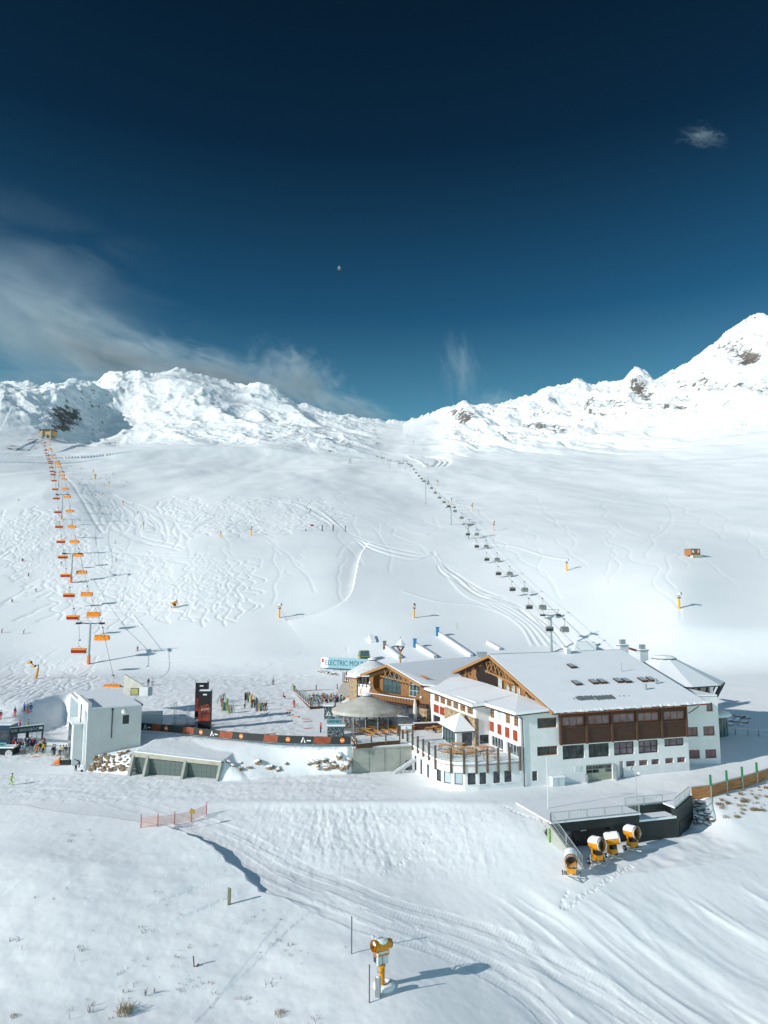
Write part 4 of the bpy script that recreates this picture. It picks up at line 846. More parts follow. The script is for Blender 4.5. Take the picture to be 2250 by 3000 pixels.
# balcony with boarded parapet
m = MB(); tb(m, CF, -16.4, -2.8, 7.55, 8.6, .9, 1.02); tb(m, CF, -16.4, -16.25, 7.55, 8.6, 0, .9); tb(m, CF, -2.95, -2.8, 7.55, 8.6, 0, .9); tb(m, CF, -16.4, -2.8, 7.5, 7.62, 0, .9)
for i in range(18): x = -16.3 + i * .79; tb(m, CF, x, x + .1, 7.5, 8.6, 1.02, 1.1)
bal = part('balcony', m, mat('balcony_wood', (.21, .10, .04), .7, var=.25, scale=4), chalet); m = MB(); tb(m, CF, -16.5, -2.7, 8.6, 8.7, .82, 1.16); part('balcony_rail', m, SNOWP, bal)
# lower storey: dark recess, stone pier, beam
m = MB(); tb(m, CF, -17.5, 0, 7.1, 7.75, -.2, .25); part('beam', m, WOOD_D, chalet)
m = MB(); tb(m, CF, -17.5, -3.2, 4.0, 7.2, -1.5, -1.3); part('ground_floor_glazing', m, GLASS, chalet)
m = MB(); tb(m, CF, -2.6, 0, 3.8, 7.2, -2.4, .1); part('stone_pier', m, STONE, chalet)
m = MB(); m.quad((0.02, 0, 3.8), (0.02, 10, 3.8), (.02, 10, 7.9), (.02, 0, 7.9)); part('side_wall', m, STONE_D, chalet)
roof(chalet, [(-.9, -1.2, 11.35), (-10.7, -1.2, 14.5), (-10.7, 27, 14.6), (.8, 27, 11.2), (1.0, 1.2, 11.0)], snow=.28)
roof(chalet, [(-18.8, -1.2, 11.95), (-10.7, -1.2, 14.5), (-10.7, 27, 14.6), (-18.8, 27, 12.1)], snow=.28)
m = MB(); m.beam((-.9, -1.33, 11.42), (-10.7, -1.33, 14.6), .12, .5); m.beam((-18.9, -1.33, 12.05), (-10.7, -1.33, 14.6), .12, .5); part('bargeboard', m, WOOD_T, chalet)
m = MB()
for k in range(6): x = -11.8 + k * 1.4; z = cz(x) - .35; m.beam((x, -.9, z), (x + .8, -.9, z - 1.5), .13, .13); m.beam((x + .8, -.9, z - .2), (x - .4, -.9, z - 1.6), .13, .13)
m.beam((-13, -.9, cz(-13) - 1.3), (-4, -.9, cz(-4) - .6), .16, .18); part('carved_truss', m, WOOD_T, chalet)
m = MB()
for x, z in ((-17.0, 9.6), (-17.0, 10.6), (-1.9, 9.1)): m.ball((x, -.2, z), .28, 8)
part('wall_lamp', m, WHITE, chalet)
# stone chimney tower with its own hipped cap, and the sponsor panel to the left
m = MB(); CH = Fq = None
def CHP(x, y, z): return Vector((CO.x, CO.y, 0)) + Matrix.Rotation(R(-48), 3, 'Z') @ Vector((x, y, z))
stower = thing('stone_tower', 'square stone tower with snowy pyramid cap left of the chalet', 'tower', CHP(-22.9, 1.2, 4.0), R(-48))
m = MB(); m.box(-1.3, -1.2, -.4, 1.3, 1.4, 7.3); part('wall', m, STONE, stower)
m = MB(); b4 = [(-2.0, -1.8, 7.3), (1.8, -1.8, 7.3), (1.8, 2.0, 7.3), (-2.0, 2.0, 7.3)]
for i in range(4): m.quad(b4[i], b4[(i + 1) % 4], (-.1, .1, 8.8))
m.quad(*b4); part('roof', m, SNOWP, stower)
m = MB(); m.box(-1.95, -1.75, 7.1, 1.75, 1.95, 7.29); part('eave', m, COPPER, stower)
# ================================================================ text helper: lettering as thin solid letters
def text_mesh(body, size, mtl, parent, M, name='lettering', ext=.01, sx=1.0):
    cu = bpy.data.curves.new('lettering', 'FONT'); cu.body = body; cu.size = size; cu.extrude = ext; cu.align_x = 'CENTER'; cu.align_y = 'CENTER'; cu.resolution_u = 2
    o = bpy.data.objects.new('tmp', cu); C.objects.link(o); dg = bpy.context.evaluated_depsgraph_get(); me = bpy.data.meshes.new_from_object(o.evaluated_get(dg)); bpy.data.objects.remove(o); bpy.data.curves.remove(cu)
    me.transform(M @ Matrix.Diagonal((sx, 1, 1, 1))); me.materials.clear(); me.materials.append(mtl); return link(name, me, parent)
FACE = lambda x, y, z: Matrix.Translation((x, y, z)) @ Matrix.Rotation(R(90), 4, 'X')     # faces local -y
# ================================================================ lift station, left
SO = G(249, 2261, 0); st = thing('lift_station', 'tall pale concrete chairlift station with flat snowy roof at the left', 'building', SO, R(30))
m = MB(); m.box(0, 0, -1.5, 8.6, 24, 9.9); m.box(-.02, 11, 9.9, .5, 13, 10.4); m.box(0, 0, 9.9, .55, 12, 10.9)
part('wall', m, mat('station_render', (.58, .58, .57), .85, var=.05, scale=.4), st)
m = MB(); m.box(.6, .1, 9.905, 8.5, 23.9, 10.15); part('snow_cover', m, SNOWP, st)
m = MB(); m.box(-.06, 1.0, -.5, -.005, 3.2, 9.4); part('glass_strip', m, GLASS_P, st); m = MB(); m.box(-.06, 12.2, 4.5, -.005, 23.0, 9.4); part('glass_strip', m, GLASS_P, st)
m = MB(); m.box(-1.5, 4.6, -1, -.03, 11.2, 6.9); an = part('side_block', m, PLASTER2, st); m = MB(); m.box(-1.8, 4.3, 6.92, -.03, 11.5, 7.15); part('snow_cover', m, SNOWP, an)
m = MB(); m.box(-1.56, 7.0, -.5, -1.51, 10.8, 6.6); part('glass_strip', m, GLASS, an)
m = MB(); m.tube((3.85, -.08, 5), (3.85, -.08, 9.7), .08, .08, 8); m.box(3.7, -.18, 9.5, 4.0, -.02, 9.85); part('downpipe', m, DARKM, st)
m = MB(); m.box(5.55, -.04, 7.1, 6.55, .0, 8.55); part('door', m, DARKM, st)
m = MB(); m.ball((5.65, -.25, 9.15), .42, 10); part('satellite_dish', m, WHITE, st)
m = MB(); m.tube((-.4, 5.0, 2), (-.4, 5.0, 10.2), .08); m.box(-.6, .1, -.4, -.3, .5, .3); part('lamp_pole', m, DARKM, st)
m = MB(); m.box(8.0, 2.0, 9.6, 9.2, 8.5, 9.9); part('roof_edge', m, DARKM, st)
# boarded parapet wedge, plant box and sign on the roof of the station
wp = G(395, 2030, 8.5); ws = thing('parapet_wall', 'pale boarded wedge wall on the station roof', 'wall', (wp.x, wp.y, 8.0), R(-22)); m = MB(); m.prism([(-3, 0, 0), (3.4, 0, 0), (3.4, 0, 1.6), (-3, 0, 4.2)], (0, .3, 0)); part('panel', m, CONC_L, ws); m = MB(); m.box(2.2, -1.2, .2, 4.4, .2, 2.0); part('plant_box', m, PLASTER2, ws)
sp_ = G(400, 2024, 10.8); sg = thing('yellow_sign_board', 'small yellow sign board in a dark frame above the station roof', 'sign', (sp_.x, sp_.y - 1, 9.9), R(5)); m = MB(); m.box(-.75, 0, .2, .75, .1, 1.55); part('frame', m, BLACKP, sg); m = MB(); m.box(-.64, -.03, .3, .64, -.002, 1.45); part('face', m, mat('faded_yellow', (.55, .52, .18), .6), sg)
# white corrugated container
cp_ = G(1180 / 3.016, 1900 + 688 / 3.016, 4.3); ct = thing('storage_container', 'white corrugated container beside the station on the snow', 'container', (cp_.x, cp_.y, 4.2), R(13)); m = MB(); m.box(0, 0, 0, 5.0, 2.6, 2.3)
for i in range(26): m.box(.1 + i * .19, -.05, .1, .2 + i * .19, -.002, 2.2)
part('body', m, WHITEM, ct); m = MB(); m.box(5.002, .3, .2, 5.05, 2.3, 2.1); part('door', m, GREYM, ct); m = MB(); m.box(-.02, -.02, 2.305, 5.02, 2.62, 2.42); part('snow_cover', m, SNOWP, ct)
# ---- concrete bunker let into the bank, dark sectional doors between sloping piers
BO = G(1300 / 3.016, 1900 + 1105 / 3.016, 0); bk = thing('bunker_garage', 'low concrete garage set into the snow bank with grey-green doors and sloping piers', 'garage', BO, R(-13))
lt_ = lambda x: 3.45 - .055 * (x + 2)
m = MB(); m.hexa([(-2.0, -.8, 2.7), (13.2, -.8, 2.05), (13.2, .5, 2.05), (-2.0, .5, 2.7)], [(-2.0, -.8, lt_(-2)), (13.2, -.8, lt_(13.2)), (13.2, .5, lt_(13.2)), (-2.0, .5, lt_(-2))]); part('lintel', m, mat('stained_concrete', (.44, .41, .34), .9, col2=(.33, .24, .15), scale=.7, thresh=(.5, .8)), bk)
m = MB(); m.hexa([(-2.05, -.84, lt_(-2) + .005), (13.25, -.84, lt_(13.2) + .005), (13.25, .6, lt_(13.2) + .005), (-2.05, .6, lt_(-2) + .005)], [(-2.05, -.78, lt_(-2) + .12), (13.25, -.78, lt_(13.2) + .12), (13.25, .6, lt_(13.2) + .2), (-2.05, .6, lt_(-2) + .2)]); part('snow_cover', m, SNOWP, bk)
for x in (-2.4, .2, 6.9, 12.9):
    tz = lt_(x) - .2; m = MB(); m.prism([(x, .3, -1.5), (x, -2.1, -1.5), (x, -1.9, 0.1), (x, -.75, tz), (x, .3, tz)], (.42, 0, 0)); part('pier', m, CONC, bk)
for x0, x1 in ((-1.9, .15), (.7, 6.85), (7.4, 12.85)):
    m = MB(); m.box(x0, -.42, -1.2, x1, -.34, 2.68); dd = part('garage_door', m, mat('slate_door', (.11, .14, .13), .5), bk); m = MB()
    for k in range(1, 7): xx = x0 + (x1 - x0) * k / 7; m.box(xx - .03, -.46, -1.2, xx + .03, -.422, 2.2)
    for k in range(1, 5): zz = -1.0 + .75 * k; m.box(x0, -.45, zz - .03, x1, -.423, zz + .03)
    part('door_rib', m, mat('slate_rib', (.17, .20, .18), .5), dd)
# ---- concrete wall with the outside stair, right of the bank
CW = G(575 / 4.1475 + 900, 1850 + 1395 / 4.1475, 4.0); CW = Vector((CW.x, 119.2, 0)); cwl = thing('retaining_wall', 'tall grey concrete retaining wall under the beer terrace', 'wall', CW, R(13))
m = MB(); m.box(0, 0, -1.2, 13.2, .4, 3.75); m.box(-.2, 0, -1.2, 0, 8, 3.75); m.box(-.25, -.12, 3.75, 13.2, .5, 3.95); part('wall', m, CONC, cwl)
m = MB()
for k in range(4): m.box(2.6 * k + 2.5, -.02, -1, 2.6 * k + 2.53, -.002, 3.7)
part('joint', m, DARKM, cwl)
m = MB(); m.box(-.3, .1, 3.96, 13.2, 2.0, 4.12); part('snow_cover', m, SNOWP, cwl)
sr_ = thing('outside_stair', 'snowy steel stair climbing the concrete wall to the terrace', 'stairs', (CW.x, CW.y, 0), R(13)); m = MB(); n_ = 22
for k in range(n_):
    t = k / (n_ - 1); x = 5.6 + 7.0 * t; z = -.2 + 4.0 * t; m.box(x, -2.1, z, x + .34, -.75, z + .06)
part('tread', m, SNOWP, sr_); m = MB(); m.beam((5.6, -2.15, -.35), (12.8, -2.15, 3.75), .08, .3); m.beam((5.6, -.72, -.35), (12.8, -.72, 3.75), .08, .3); part('stringer', m, GALV, sr_)
m = MB(); m.beam((5.6, -2.15, .75), (12.8, -2.15, 4.85), .05); m.beam((12.8, -2.15, 4.85), (14.6, -2.15, 4.85), .05)
for k in range(9): t = k / 8; m.beam((5.6 + 7.2 * t, -2.15, -.25 + 4.1 * t), (5.6 + 7.2 * t, -2.15, .75 + 4.1 * t), .04)
part('handrail', m, GALV, sr_); m = MB(); m.box(12.6, -2.2, 3.7, 14.8, -.02, 3.85); part('landing', m, GALV, sr_)
m = MB(); m.box(8.6, -.15, -.8, 13.4, -.02, 1.7); part('door', m, GLASS, sr_)
# ================================================================ beer terrace railing, tables
PW = mat('terrace_post_brown', (.12, .055, .03), .7, var=.2, scale=3)
def rail_run(name, label, pts, ph=1.5, board=.75, base=-.2, snow=True, group=None, glass=True, z=None, n_div=1.9):
    t = thing(name, label, 'railing', (pts[0].x, pts[0].y, 0), 0, group); o = Vector((pts[0].x, pts[0].y, 0)); P = [p - o for p in pts]
    for a, b in zip(P[:-1], P[1:]):
        n = max(1, round((b - a).length / n_div)); m = MB(); m.beam(a + Vector((0, 0, base + board / 2)), b + Vector((0, 0, base + board / 2)), .08, board); part('board', m, PW, t)
        if snow: m = MB(); m.beam(a + Vector((0, 0, base + board + .05)), b + Vector((0, 0, base + board + .05)), .16, .09); part('snow_strip', m, SNOWP, t)
        if glass: m = MB(); m.beam(a + Vector((0, 0, base + board + .55)), b + Vector((0, 0, base + board + .55)), .02, .85); part('glass_screen', m, gl_, t)
        for k in range(n + (b == P[-1])): q = a.lerp(b, k / n); m = MB(); m.beam(q + Vector((0, 0, base)), q + Vector((0, 0, ph)), .22, .22); part('post', m, PW, t)
    return t
px3 = lambda x, y: (900 + x / 4.1475, 1850 + y / 4.1475)
px9 = lambda x, y: (850 + x / 6.636, 1950 + y / 6.636)
px8 = lambda x, y: (1150 + x / 6.636, 2080 + y / 6.636)
px5 = lambda x, y: (x / 3.016, 1900 + y / 3.016)
px4 = lambda x, y: (500 + x / 3.318, 1950 + y / 3.318)
px6 = lambda x, y: (1500 + x / 2.212, 2250 + y / 2.212)
rail_run('terrace_railing', 'brown boarded railing with posts in front of the orange beer benches', [G(*px3(545, 1330), 4.2), G(*px3(600, 1410), 4.2), G(*px3(780, 1390), 4.2), G(*px3(955, 1375), 4.2), G(*px3(1125, 1362), 4.2)])
gt = thing('terrace_gate_sign', 'timber gate frame with small white sign at the stair head', 'gate', G(*px3(1125, 1362), 4.2), R(8)); m = MB(); m.box(-.1, -.1, -.3, .1, .1, 3.0); part('post', m, PW, gt); m = MB(); m.box(2.1, -.1, -.3, 2.3, .1, 3.0); part('post', m, PW, gt); m = MB(); m.box(.1, -.06, 2.2, 2.1, .04, 3.0); sgn = part('sign', m, GREYM, gt); m = MB(); m.box(.2, -.09, 2.28, 2.0, -.062, 2.92); part('sign_face', m, WHITE, sgn); m = MB(); m.prism([(1.0, -.1, 2.4), (1.25, -.1, 2.4), (1.12, -.1, 2.75)], (0, -.01, 0)); part('emblem', m, RUST, sgn)
m = MB(); m.box(-.2, -.2, 3.005, 2.4, .2, 3.1); part('snow_cover', m, SNOWP, gt)
BEER = mat('beer_bench_orange', (.80, .34, .035), .5, var=.12, scale=3); TABW = mat('terrace_table_wood', (.62, .34, .12), .6, var=.12, scale=3)
def bench_set(mt, two=True):
    t = thing('beer_table', 'x', 'table set'); m = MB(); m.box(-1.1, -.3, .72, 1.1, .3, .77); part('tabletop', m, mt, t)
    for y in (-.65, .65): m = MB(); m.box(-1.1, y - .13, .44, 1.1, y + .13, .48); part('bench', m, mt, t)
    m = MB()
    for x in (-.85, .85): m.beam((x, -.25, 0), (x, -.25, .72), .05); m.beam((x, .25, 0), (x, .25, .72), .05); m.beam((x, -.65, 0), (x, -.65, .44), .05); m.beam((x, .65, 0), (x, .65, .44), .05); m.beam((x, -.65, .03), (x, .65, .03), .05)
    part('leg_frame', m, DARKM, t); return t
proto = bench_set(BEER); tr = snapshot(proto); first = True
spots = [px3(640, 1245), px3(720, 1225), px3(810, 1210), px3(900, 1200), px3(1000, 1195), px3(1080, 1195), px3(780, 1275), px3(870, 1265), px3(960, 1250), px3(1060, 1245), px3(1170, 1230), px3(1250, 1200)]
for i, s_ in enumerate(spots):
    p = G(*s_, 4.25); r_ = R(14 + 180 * 0) if i % 2 else R(30)
    if first: o = proto; o.location = p; o.rotation_euler[2] = R(-45); first = False
    else: o = dup(proto, p, R(-45 + random.uniform(-6, 6)), tree=tr)
    o['label'] = 'orange beer table with two benches on the snowy terrace in front of the tent bar'; o['group'] = 'orange beer tables before the tent bar'
proto = bench_set(TABW); tr = snapshot(proto); first = True
px1 = lambda x, y: (1200 + x / 3.318, 1850 + y / 3.318)
for i, s_ in enumerate([px1(345, 1145), px1(440, 1180), px1(470, 1130), px1(560, 1170), px1(340, 1225), px1(480, 1225), px1(560, 1215), px1(620, 1200), px1(700, 1165), px1(760, 1165), px1(400, 1205), px1(775, 1235)]):
    p = G(*s_, 4.2)
    if first: o = proto; o.location = p; o.rotation_euler[2] = R(-30); first = False
    else: o = dup(proto, p, R(-30 + random.uniform(-25, 25)), tree=tr)
    o['label'] = 'light wooden table with benches on the round terrace beside the porch'; o['group'] = 'wooden tables on the round terrace'
for i, s_ in enumerate([px3(1470, 1180), px3(1530, 1170), px3(1580, 1200), px3(1600, 1230), px3(1510, 1215)]):
    p = G(*s_, 4.2); o = dup(proto, p, R(20 + random.uniform(-20, 20)), tree=tr); o['label'] = 'brown table set by the low planter between chalet and porch'; o['group'] = 'tables by the planter wall'
pl = G(*px3(1305, 1210), 4.2); bx = thing('planter_wall', 'long low dark brown planter wall in front of the chalet pier', 'planter', pl, R(12)); m = MB(); m.box(0, 0, 0, 5.2, .9, 1.3); part('box', m, WOOD_D, bx); m = MB(); m.box(-.02, -.02, 1.305, 5.22, .92, 1.4); part('snow_cover', m, SNOWP, bx)
pl = G(*px3(1240, 1200), 4.2); bx = thing('wooden_crate_screen', 'light brown boarded box left of the closed parasol', 'box', pl, R(10)); m = MB(); m.box(0, 0, 0, 1.7, .8, 1.2); part('body', m, TABW, bx)
# closed parasol
pp_ = G(*px3(1312, 1145), 4.2); pa = thing('closed_parasol', 'tall closed cream parasol by the chalet pier', 'parasol', pp_, 0); m = MB(); m.lathe((0, 0, 0), [(.06, .9), (.34, 1.2), (.42, 2.6), (.36, 3.8), (.1, 4.9)], 10); part('canopy', m, mat('cream_canvas', (.72, .68, .60), .9), pa, smooth=True); m = MB(); m.tube((0, 0, 0), (0, 0, 5.1), .05); part('pole', m, GALV, pa)
# ================================================================ tent bar (round canopy)
def canopy(name, label, c, rad, zr, za, n, mtl, rz=0, sq=.95):
    t = thing(name, label, 'tent', c, rz); m = MB(); prof = []
    for j in range(9): s_ = j / 8; r = .5 + (rad - .5) * s_; prof.append((r, za - (za - zr) * s_ + .10 * math.sin(math.pi * s_)))
    m.lathe((0, 0, 0), prof, n, sy=sq); ca = part('canopy', m, mtl, t, smooth=False); m = MB(); m.lathe((0, 0, 0), [(rad, zr), (rad * 1.0, zr - .55)], n, sy=sq); part('valance', m, mtl, t)
    m = MB(); m.lathe((0, 0, 0), [(.95, za - .1), (1.0, za + .15), (.9, za + .3), (.05, za + .5)], 16); part('crown', m, SNOWP, t); m = MB(); m.lathe((0, 0, 0), [(1.03, za - .06), (1.03, za + .06)], 16); part('crown_band', m, DARKM, t); return t
CANV = mat('tan_canvas', (.45, .41, .34), .9, col2=(.60, .59, .56), scale=.4, thresh=(.40, .75))
tc_ = Vector((-3.3, 136.8, 4.2)); ten = canopy('tent_bar', 'big round tan canvas tent bar with glass sides left of the chalet', tc_, 6.5, 3.4, 5.85, 32, CANV)
m = MB(); m.lathe((0, 0, 0), [(5.7, .1), (5.7, 3.0)], 16, sy=.95); part('glass_side', m, mat('tent_glass', (.10, .13, .13), .1, alpha=.42, spec=.8), ten)
m = MB()
for i in range(16): a = 2 * math.pi * i / 16; m.tube((5.75 * math.cos(a), 5.46 * math.sin(a), 0), (5.75 * math.cos(a), 5.46 * math.sin(a), 3.1), .07, .07, 6)
part('frame_post', m, GALV, ten)
m = MB(); m.lathe((0, 0, 0), [(1.6, 0), (1.6, 1.1), (1.9, 1.12), (.1, 1.13)], 16); m.tube((0, 0, 0), (0, 0, 5.5), .18); part('bar_counter', m, WOOD_D, ten)
c2_ = G(*px3(820, 480), 9.5); c2_ = Vector((-2.6, 160.0, 8.2)); ten2 = canopy('white_tent', 'smaller snowy white canopy roof behind the chalet gable', c2_, 5.5, 3.9, 6.5, 28, mat('white_canvas', (.66, .67, .66), .9, var=.12, scale=.8), 0, .95)
m = MB()
for i in range(14): a = 2 * math.pi * i / 14; m.tube((5.0 * math.cos(a), 4.75 * math.sin(a), -4), (5.0 * math.cos(a), 4.75 * math.sin(a), 3.6), .09, .09, 6)
part('frame_post', m, GALV, ten2)
m = MB(); m.lathe((0, 0, 0), [(4.9, -4.2), (4.9, 3.4)], 14, sy=.95); part('glass_side', m, GLASS, ten2)
# upper terrace between stone tower and chalet
u0 = thing('upper_terrace', 'stone-clad two storey terrace with wooden posts and a white sponsor panel', 'terrace', CHP(0, 0, 0), R(-48))
m = MB(); m.box(-28.2, 1.6, 3.8, -24.3, 9, 9.9); part('wall', m, STONE, u0); m = MB(); m.box(-28.3, 1.5, 9.91, -24.2, 9, 10.15); m.box(-21.6, .3, 9.7, -17.6, 9, 9.95); part('deck_snow', m, SNOWP, u0)
m = MB(); m.box(-24.2, 2.6, 3.8, -17.7, 9, 9.69); part('back_wall', m, GLASS_T, u0)
m = MB(); m.box(-21.5, .3, 7.55, -17.0, .45, 9.6); pn = part('sponsor_panel', m, WHITE, u0); CRL = mat('coral_print', (.70, .22, .12), .6)
m = MB(); m.prism([(-21.1, .26, 7.85), (-20.8, .26, 7.85), (-20.35, .26, 9.0), (-20.5, .26, 9.35)], (0, .03, 0)); m.prism([(-20.35, .26, 9.0), (-20.5, .26, 9.35), (-19.9, .26, 7.85), (-20.15, .26, 7.85)], (0, .03, 0)); m.beam((-20.7, .27, 8.15), (-19.95, .27, 7.98), .03, .16); part('emblem', m, CRL, pn)
text_mesh('TISQUIDO', .7, mat('faint_coral', (.66, .50, .46), .6), pn, FACE(-18.4, .28, 8.6), sx=.72)
for i in range(7): m = MB(); x = -28.2 + i * .62; m.box(x, 1.35, 9.7, x + .14, 1.5, 11.9); part('post', m, PW, u0)
for i in range(4): m = MB(); x = -21.2 + i * 1.2; m.box(x, .15, 9.4, x + .16, .3, 11.5); part('post', m, WOOD_P, u0)
for i in range(5): m = MB(); m.box(-28.3, 2.4 + 1.3 * i, 9.9, -28.1, 2.6 + 1.3 * i, 11.9); part('post', m, PW, u0)
m = MB(); m.prism([(-28.5, 1.55, 9.4), (-24.3, 1.55, 8.9), (-24.3, -.1, 6.9), (-28.5, -.1, 7.4)], (0, 0, .12)); part('shingle_awning', m, mat('grey_shingle', (.30, .28, .25), .9, var=.3, scale=5), u0)
m = MB(); m.lathe((0, 0, 0), [(.05, 0), (.55, 0)], 16); em = m.mesh('round_sign', ORANGE); em.transform(Matrix.Translation((-26.5, 1.5, 6.7)) @ Matrix.Rotation(R(90), 4, 'X')); link('round_sign', em, u0)
m = MB(); m.prism([(-26.6, 1.5, 6.3), (-24.2, 1.5, 6.2), (-24.2, -.4, 5.5), (-26.6, -.4, 5.6)], (0, 0, .06)); part('white_awning', m, WHITE, u0)
# ================================================================ lower deck for guests, left of the tent
dz = 4.6
dA, dB, dC_, dD = G(*px9(90, 590), 4.8), G(*px9(395, 880), 4.5), G(*px9(880, 860), 4.5), G(*px9(320, 555), 4.8)
dk = rail_run('deck_railing', 'brown boarded deck railing with many posts around the crowded sun deck', [Vector((*dA[:2], 4.9)), Vector((*dB[:2], 4.6)), Vector((*dC_[:2], 4.6))], ph=1.9, board=.9, base=-.1, n_div=2.1)
bE, bF = G(*px9(95, 555), 5.0), G(*px9(915, 520), 5.2)
rail_run('deck_back_railing', 'dark railing with topped posts along the far side of the sun deck', [Vector((bE.x, bE.y, 5.0)), Vector((bF.x, bF.y, 5.2))], ph=2.0, board=1.0, base=-.2, glass=False, n_div=4.2)
m = MB(); m.quad((dA.x, dA.y, 5.0), (dB.x, dB.y, 4.7), (dC_.x, dC_.y, 4.7), (bF.x, bF.y, 5.1)); m.quad((dA.x, dA.y, 4.4), (dB.x, dB.y, 4.0), (dC_.x, dC_.y, 4.0), (bF.x, bF.y, 4.4)); solo('sun_deck', m, SNOWP, 'snowy raised sun deck floor inside the brown railing', 'deck')
# ================================================================ kiosks with zig-zag print
def kiosk(name, label, p, rz, w, d, h, txt=None, ph=.55):
    t = thing(name, label, 'kiosk', p, rz); m = MB(); m.box(0, 0, 0, w, d, h); part('body', m, mat('kiosk_print', (.02, .03, .035), .5, col2=(.42, .52, .52), scale=5.5, thresh=(.53, .56)), t)
    m = MB(); m.box(-.25, -.3, h + .005, w + .25, d + .25, h + .12); ro = part('roof', m, GREYM, t); m = MB(); m.box(-.2, -.25, h + .125, w + .2, d + .2, h + .4); part('snow_cover', m, SNOWP, ro)
    if txt:
        m = MB(); m.box(.0, -.1, h + .45, w * .8, .05, h + 1.35); sg_ = part('sign', m, mat('teal_sign', (.17, .38, .42), .6), t); text_mesh(txt, .72, mat('dark_letter', (.02, .05, .07), .6), sg_, FACE(w * .4, -.12, h + .9), sx=1.05)
    return t
k1 = kiosk('drinks_kiosk', 'dark patterned kiosk with a teal DRINKS sign on its snowy roof', G(*px3(245, 1285), 4.2), R(2), 2.9, 1.6, 1.75, 'DRINKS')
k2 = kiosk('ticket_kiosk', 'tall narrow kiosk with white triangle emblem left of the tent bar', G(*px3(205, 1085), 4.2), R(2), 1.65, 1.7, 2.7)
m = MB(); m.prism([(.35, -.02, .9), (.6, -.02, .9), (.95, -.02, 1.75), (.82, -.02, 1.95)], (0, -.02, 0)); m.prism([(.95, -.02, 1.75), (.82, -.02, 1.95), (1.4, -.02, .9), (1.15, -.02, .9)], (0, -.02, 0)); m.beam((.6, -.03, 1.1), (1.4, -.03, .98), .02, .14); part('emblem', m, WHITE, k2)
# ================================================================ two banner towers
BLK = mat('banner_black', (.022, .018, .02), .6); BRED = mat('banner_red', (.42, .07, .03), .6, col2=(.05, .02, .02), scale=.9, thresh=(.4, .62))
def btower(label, p, rz, w, h):
    t = thing('banner_tower', label, 'banner tower', p, rz, 'black banner towers on the snow field'); m = MB(); m.box(0, 0, 0, w, w * .8, h); part('wrap', m, BLK, t)
    m = MB(); m.box(.03, -.015, h * .22, w - .03, -.003, h * .58); part('red_print', m, BRED, t); m = MB(); m.box(-.015, .05, .3, -.003, w * .75, h * .8); part('side_print', m, BRED, t)
    m = MB(); m.box(w * .36, -.03, h - .75, w * .68, -.005, h - .5); part('badge', m, WHITE, t)
    m = MB(); m.box(.05, .05, h + .003, w - .05, w * .75, h + .14); part('snow_cover', m, SNOWP, t); m = MB()
    for a in (0, w): m.beam((a, 0, h), (a, 0, h + .45), .05); m.beam((a, w * .8, h), (a, w * .8, h + .45), .05)
    part('truss_stub', m, DARKM, t); return t
pb1 = G(*px4(262, 622), 4.2); t1 = btower('nearer black banner tower with red print and a white curved logo', pb1, R(4), 2.2, 6.9)
text_mesh('2QM', .72, mat('print_orange', (.8, .12, .02), .5), t1, FACE(1.15, -.04, 4.15) @ Matrix.Rotation(R(14), 4, 'Z')); text_mesh('ETUDE', .46, WHITE, t1, FACE(1.2, -.04, 3.6) @ Matrix.Rotation(R(10), 4, 'Z'))
pb2 = G(*px4(248, 540), 4.2); pb2 = G(*px4(236, 552), 4.3) + Vector((-.2, .3, .5)); t2 = btower('farther black banner tower half hidden behind the nearer one', pb2, R(4), 2.3, 7.0)
# ================================================================ printed fence along the plateau edge
fp = [G(*px5(1045, 722), 4.25), G(*px5(1340, 748), 4.2), G(*px4(0, 672), 4.2), G(*px4(230, 700), 4.1), G(*px4(470, 728), 4.1), G(*px4(750, 755), 4.1), G(*px4(1050, 778), 4.1), G(*px4(1380, 790), 4.1), G(*px3(530, 1405), 4.1)]
fen = thing('banner_fence', 'long wire fence hung with black banners printed in orange waves', 'fence', (fp[0].x, fp[0].y, 0)); o_ = Vector((fp[0].x, fp[0].y, 0)); FP = [p - o_ for p in fp]
segl = []; 
for a, b in zip(FP[:-1], FP[1:]):
    n = max(1, round((b - a).length / 2.6))
    for k in range(n): segl.append((a.lerp(b, k / n), a.lerp(b, (k + 1) / n)))
m = MB()
for a, b in segl: m.beam(a + Vector((0, 0, -.3)), a + Vector((0, 0, 1.75)), .07)
m.beam(segl[-1][1] + Vector((0, 0, -.3)), segl[-1][1] + Vector((0, 0, 1.75)), .07)
for a, b in segl:
    m.beam(a + Vector((0, 0, .05)), b + Vector((0, 0, .05)), .04); m.beam(a + Vector((0, 0, .42)), b + Vector((0, 0, .42)), .04)
    for k in range(1, 14): q = a.lerp(b, k / 14); m.beam(q + Vector((0, 0, .05)), q + Vector((0, 0, .42)), .02)
part('wire_frame', m, GALV, fen)
BCH = mat('banner_charcoal', (.035, .037, .037), .6)
BOR = mat('banner_orange', (.50, .10, .03), .6)
